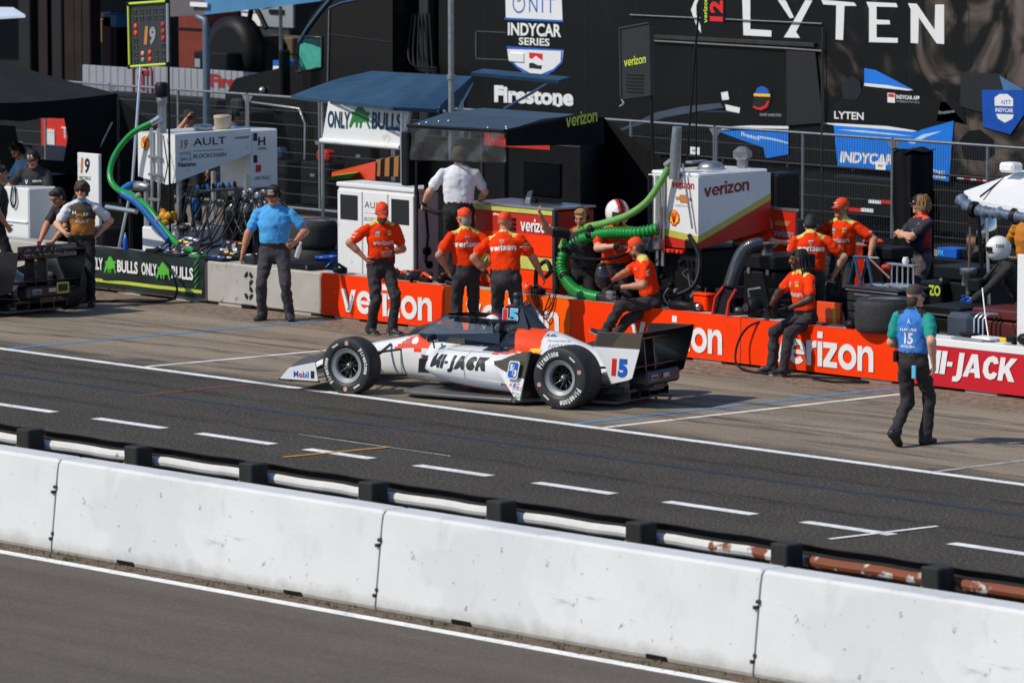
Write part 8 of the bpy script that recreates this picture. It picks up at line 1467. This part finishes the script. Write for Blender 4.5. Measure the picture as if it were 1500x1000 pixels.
I = team('crewman in shade seen from behind, bending his head, white lettering across his back', (vb_.x, vb_.y, 0), 226, dict(lean=8, hp=34, rh=(-.30, -.12, .95), re=(-.9, .3, 0)), .0115, capm=None, back=True, build=1.05); hair(I, HBLACK, h=.012)
cp_ = gz(1235, 285, 1.76)
I = team('crewman in orange cap and sunglasses half in sun, hand on the dark bin', (cp_.x, cp_.y, 0), 22, dict(lean=3, hy=-28, lh=(.42, -.12, .98), le=(.8, .4, 0), rh=(-.28, -.05, .95), re=(-1, .2, 0)), .0115, front=True, extra=dict(skin=SKIN2)); glasses(I)
r = chest('dark bin with orange gloves on it, right of the man in orange cap', A(1264, 380, 9.3).x, A(1264, 380, 9.3).x+.5, 9.3, 9.7, 0, A(1264, 360, 9.3).z, BLK, 'bin', 'bin', False); g = thing('gloves', 'pair of orange work gloves lying on the dark bin', 'gloves', (A(1272, 355, 9.4).x, 9.45, A(1264, 360, 9.3).z)); MB(CORANGE).ball((0, 0, .04), (.14, .08, .05), 10).ball((.1, .03, .05), (.08, .06, .04), 8).build('glove', g); MB(WHITE).box(.12, -.05, .06, .08, .03, .04, .01).build('cuff', g)
ax = gz(1350, 275, 1.8)
I = person('long-haired man in black cap and dark team shirt with red shoulders, arms crossed', (ax.x, ax.y, 0), -18, dict(shirt=mat('dark_team_shirt', srgb(36, 40, 52), .8, var=.2), yoke=mat('bright_orange_cloth', srgb(240, 74, 40), .8), side=mat('red_stripe_cloth', srgb(176, 30, 40), .8), pants=mat('grey_trousers', srgb(84, 76, 80), .85, var=.15)), dict(lean=1, hy=-34, hp=2, lh=(-.12, -.24, 1.22), le=(.9, -.2, -.4), rh=(.10, -.27, 1.19), re=(-.9, -.2, -.4)), 1.0, .0115); cap(I, CAPBK, ('R', WHITE, .03)); glasses(I)
def locks(I, m, n=16, ln=.2, r=.014, curl=.02, sp=1.25):
    mb = MB(m); HD = I['HD']; rr = random.Random(4)
    for k in range(n):
        a = math.pi*(.08+1.84*k/(n-1))-math.pi/2; a = math.pi*.5+(k/(n-1)-.5)*math.pi*sp; x, y = .082*math.cos(a), .02+.098*math.sin(a); z0 = .06; L_ = ln*rr.uniform(.8, 1.15); P = [HD(x*.7, y*.7+.005, .115), HD(x, y, z0)]
        for q in range(1, 5): P.append(HD(x*(1+.08*q)+rr.uniform(-curl, curl), y*(1+.04*q)+rr.uniform(-curl, curl), z0-L_*q/4))
        mb.tube(P, [r, r*1.1, r, r, r*.9, r*.5], 6)
    mb.build('hair', I['root'])
locks(I, mat('curly_light_brown_hair', srgb(150, 112, 76), .7, var=.4, scale=50), 18, .15, .016, .015)
chest_print(I, lambda u, v, p: [letters('GAINBRIDGE', p(.0, .33), u, v, .12, .025, CYAN, .02), letters('AB', p(-.12, .27), u, v, .1, .03, WHITE, .02), shape2([(0, 0), (.05, 0), (.05, .05), (0, .05)], p(.09, .38), u, v, GOLD)])
dr_ = gz(1165, 375, 1.38)
I = team('man with long dreadlocks and orange glasses seated on the wall, hands on his thighs', (-.22, 5.42, 0), 2, dict(pel=(0, .12, .69), lean=8, twist=-16, hy=-30, hp=4, lh=(.13, -.28, .80), le=(.9, .5, .1), rh=(-.17, -.30, .80), re=(-.9, .4, .1), lf=(.10, -.36, .08), rf=(-.16, -.28, .08), lk=(.15, -1, .4), rk=(-.25, -1, .4), lfy=-20, rfy=-24), .0098, capm=None, front=True, extra=dict(skin=SKIN3, glove=BLK, sole=SOLE)); hair(I, HBLACK, h=.011, puff=-.002); glasses(I, OLENS); locks(I, HBLACK, 13, .28, .013, .012, 1.0)
# walking man
WB = mat('royal_blue_shirt', srgb(58, 128, 214), .8, var=.12, scale=5); TEAL = mat('teal_sleeve', srgb(18, 150, 140), .8, var=.1)
I = person('man in blue and black shirt and brown cap walking away across the pit box', (5.52, 1.46, 0), 196, dict(shirt=WB, sleeve=TEAL, yoke=mat('black_yoke_cloth', srgb(28, 28, 32), .8), pants=mat('black_jeans', srgb(42, 38, 40), .85, var=.2)), dict(lean=1, hy=-18, hp=2, lh=(.17, -.22, 1.0), le=(.5, .9, 0), rh=(-.27, .06, .90), re=(-.5, .9, 0), lf=(.08, .26, .16), rf=(-.08, -.12, .08), lk=(.05, -1, 0), lfp=34, lfy=4, rfy=-4), 1.0, .0095); cap(I, CAPBR); hair(I, HBROWN, h=.011, puff=-.014, low=-.04); belt_radio(I, .17, .08, .05)
chest_print(I, lambda u, v, p: [letters('LUCAS', p(-.11, .30), u, v, .2, .028, WHITE, .03), letters('15', p(-.05, .16), u, v, .1, .12, WHITE, .04), shape2([(0, 0), (.02, .03), (.04, 0), (.02, .07)], p(-.02, .37), u, v, WHITE), letters('MITSUBA', p(-.10, .12), u, v, .18, .028, WHITE, .03)], False)
MB(CORANGE).box(.08*-1, -.29, .03, .06, .08, .05, .012).build('shoe_toe', I['root'])
MB(CYAN).box(-.08, .142, .80, .05, .02, .14, .006).build('pocket_tag', I['root'])
# fire marshal at right and the man behind
fi = gz(1475, 332, 1.42); fx_ = at(1486, 350, 7.3).x
I = person('crewman in black fireproof suit and white lettered helmet bending forward at the right edge', (fx_, 7.3, 0), -34, dict(shirt=mat('black_suit', srgb(40, 37, 36), .85, var=.15), pants=mat('black_suit', srgb(40, 37, 36), .85), glove=BLUEP), dict(pel=(0, .12, .90), lean=34, hy=0, hp=-6, lh=(.12, -.62, .80), rh=(-.14, -.66, .76), lf=(.14, .05, .08), rf=(-.14, 0, .08)), 1.0, .0115, long=True); crash_helmet(I, PWHITE, None, None, LENS, 1.02)
M_ = hmat(I); print_on([letters('FIRE', M_ @ Vector((.136, -.045, .03)), M_.to_3x3() @ Vector((.02, 1, 0)), M_.to_3x3() @ Vector((-.12, 0, 1)), .10, .04, BLACK, .03)], 'helmet_lettering', I['root'])
bq = MB(BLK).box(0, .12, .28, .4, .4, .5, .02).build('stool'); bq.location = (fx_+.1, 8.3, 0); bq['label'] = 'black crate behind the crewman in black at the right edge'; bq['category'] = 'crate'
bm_ = gz(1468, 322, 1.5)
I = person('man in mustard shirt mostly hidden behind the sunshade and the helmeted crewman', (bm_.x, bm_.y+.5, 0), 10, dict(shirt=mat('mustard_cloth', srgb(190, 120, 28), .8), pants=BPANTS, skin=SKIN2), dict(rh=(-.30, -.12, .95)), 1.0, .012)
# left group around the black car
I = person('curly-haired boy in black, gold and white team shirt standing by the black rear wing', (-12.35, 3.95, 0), 46, dict(shirt=mat('black_gold_shirt', srgb(58, 46, 34), .8, var=.3, scale=4), low=mat('gold_cloth', srgb(172, 110, 40), .8, var=.3), sleeve=mat('white_sleeve', (.72, .72, .74), .8), yoke=mat('white_yoke', (.7, .7, .72), .8), collar=CYAN, pants=BPANTS), dict(lean=2, hy=-6, lh=(.20, .12, .98), le=(1, .2, .1), rh=(-.22, -.30, 1.05), re=(-.8, .3, -.5)), .98, .0105); hair(I, HBROWN, h=.011, puff=.022); glasses(I)
chest_print(I, lambda u, v, p: [letters('AULT', p(-.09, .235), u, v, .2, .04, WHITE, .02), letters('H', p(-.12, .35), u, v, .05, .04, WHITE, .02), letters('19', p(.04, .33), u, v, .06, .04, WHITE, .02)])
I = person('dark-haired crewman in black bending over the black car, both arms reaching down', (-12.85, 4.25, 0), 8, dict(shirt=mat('black_team_shirt', srgb(34, 34, 40), .8, var=.15), pants=BPANTS, skin=SKIN2), dict(lean=34, hp=20, hy=-10, lh=(.02, -.52, .86), le=(.8, .2, 0), rh=(-.16, -.58, .86), re=(-.8, .2, 0)), .98, .0115); hair(I, HBLACK, h=.012); glasses(I, ALU)
chest_print(I, lambda u, v, p: [letters('H', p(-.1, .33), u, v, .06, .05, WHITE, .02), letters('AULT', p(.03, .32), u, v, .1, .04, WHITE, .02)])
gl_ = gz(62, 207, 1.74); I = person('crewman in black cap and orange mirrored glasses looking down behind the wall', (-16.9, 6.55, 0), 34, dict(shirt=mat('black_team_shirt', srgb(34, 34, 40), .8), pants=BPANTS, skin=SKIN2), dict(lean=6, hp=18, rh=(-.18, -.34, 1.12), lh=(.1, -.36, 1.1), re=(-.8, .3, -.3)), 1.02, .0115); I['root'].location.z = .02; cap(I, CAPBK, ('H', WHITE, .03)); headset(I); glasses(I, OLENS)
chest_print(I, lambda u, v, p: [letters('V', p(-.1, .3), u, v, .05, .06, WHITE, .02), letters('HONDA', p(.02, .33), u, v, .12, .03, WHITE, .03)])
bl_ = gz(40, 178, 1.74); I = person('man in light blue and white jacket looking down at a screen under the black tent', (bl_.x+3.0, bl_.y-2.2, .0), -12, dict(shirt=mat('pale_blue_jacket', srgb(120, 166, 212), .7, var=.15), pants=BPANTS, skin=SKIN2), dict(lean=12, hp=30, lh=(.1, -.4, 1.1), rh=(-.1, -.4, 1.1)), 1.0, .012, long=True); hair(I, HBLACK, h=.012); headset(I)
ed = gz(2, 272, 1.76); I = person('man in dark shirt with a lime collar mark, cut off by the left edge', (at(-4, 300, 4.6).x, 4.6, 0), 150, dict(shirt=mat('dark_green_black_shirt', srgb(30, 34, 30), .8), pants=BPANTS, collar=LIME, skin=SKIN2), dict(lean=4, rh=(-.24, -.1, .9)), 1.0, .0115); hair(I, HBLACK, h=.012)
for (px, py), l, hd, ps, kit in (((278, 153), 'man in wide dark hat raising a hand to his face behind the white fuel rig', 40, dict(rh=(.0, -.24, 1.60), re=(-.7, .1, -1), hy=-6), 'hat'), ((345, 152), 'man in black cap and ear defenders looking left behind the white fuel rig', -30, dict(hy=-20), 'cap')):
    zz_ = 1.80; g_ = at(px, py, 9.2); I = person(l, (g_.x, 9.2, g_.z-1.80), hd, dict(shirt=mat('grey_white_shirt', srgb(150, 152, 158), .8, var=.3) if kit == 'hat' else mat('blue_patch_shirt', srgb(60, 120, 180), .8, var=.4), pants=BPANTS, skin=SKIN2), ps, 1.0, .012)
    if kit == 'hat':
        M = hmat(I); MB(CAPBK).lathe([(.0, .135), (.07, .13), (.088, .10), (.095, .05), (.17, .03), (.18, .035), (.17, .045), (.1, .06)], (0, 0, 0), (0, 0, 1), 24, M=M).build('hat', I['root'])
    else: cap(I, CAPBK); headset(I)
    bx_ = MB(BLK).box(0, .1, (g_.z-1.80)/2, .8, .9, max(g_.z-1.80, .05), .01).build('platform'); bx_.location = (g_.x, 9.2, 0); bx_['label'] = 'low black platform under the '+('man in the wide hat' if kit == 'hat' else 'man with ear defenders'); bx_['category'] = 'platform'
# driver in the racing car
M = Matrix.Translation((.36, 1.75, 0)) @ Matrix.Rotation(rad(196), 4, 'Z')
dl = M @ Vector((1.46, 0, -.06)); I = person('driver in blue suit and white and red helmet sitting in the racing car', dl, 196+90, dict(shirt=mat('driver_suit', srgb(30, 84, 168), .8), pants=BPANTS, sole=DSOLE, glove=BLK), dict(pel=(0, .12, .30), lean=-16, hp=10, lh=(.08, -.42, .58), rh=(-.08, -.42, .58), lf=(.08, -.72, .26), rf=(-.08, -.72, .26), lk=(.1, -.3, 1), rk=(-.1, -.3, 1)), .86, .012, long=True); crash_helmet(I, PWHITE, SHELLRED, BLUEP, LENS, .92); I['root'].location += M @ Vector((1.50, 0, .795)) - (Matrix.Translation(dl) @ Matrix.Rotation(rad(286), 4, 'Z') @ (I['hc']*.86))
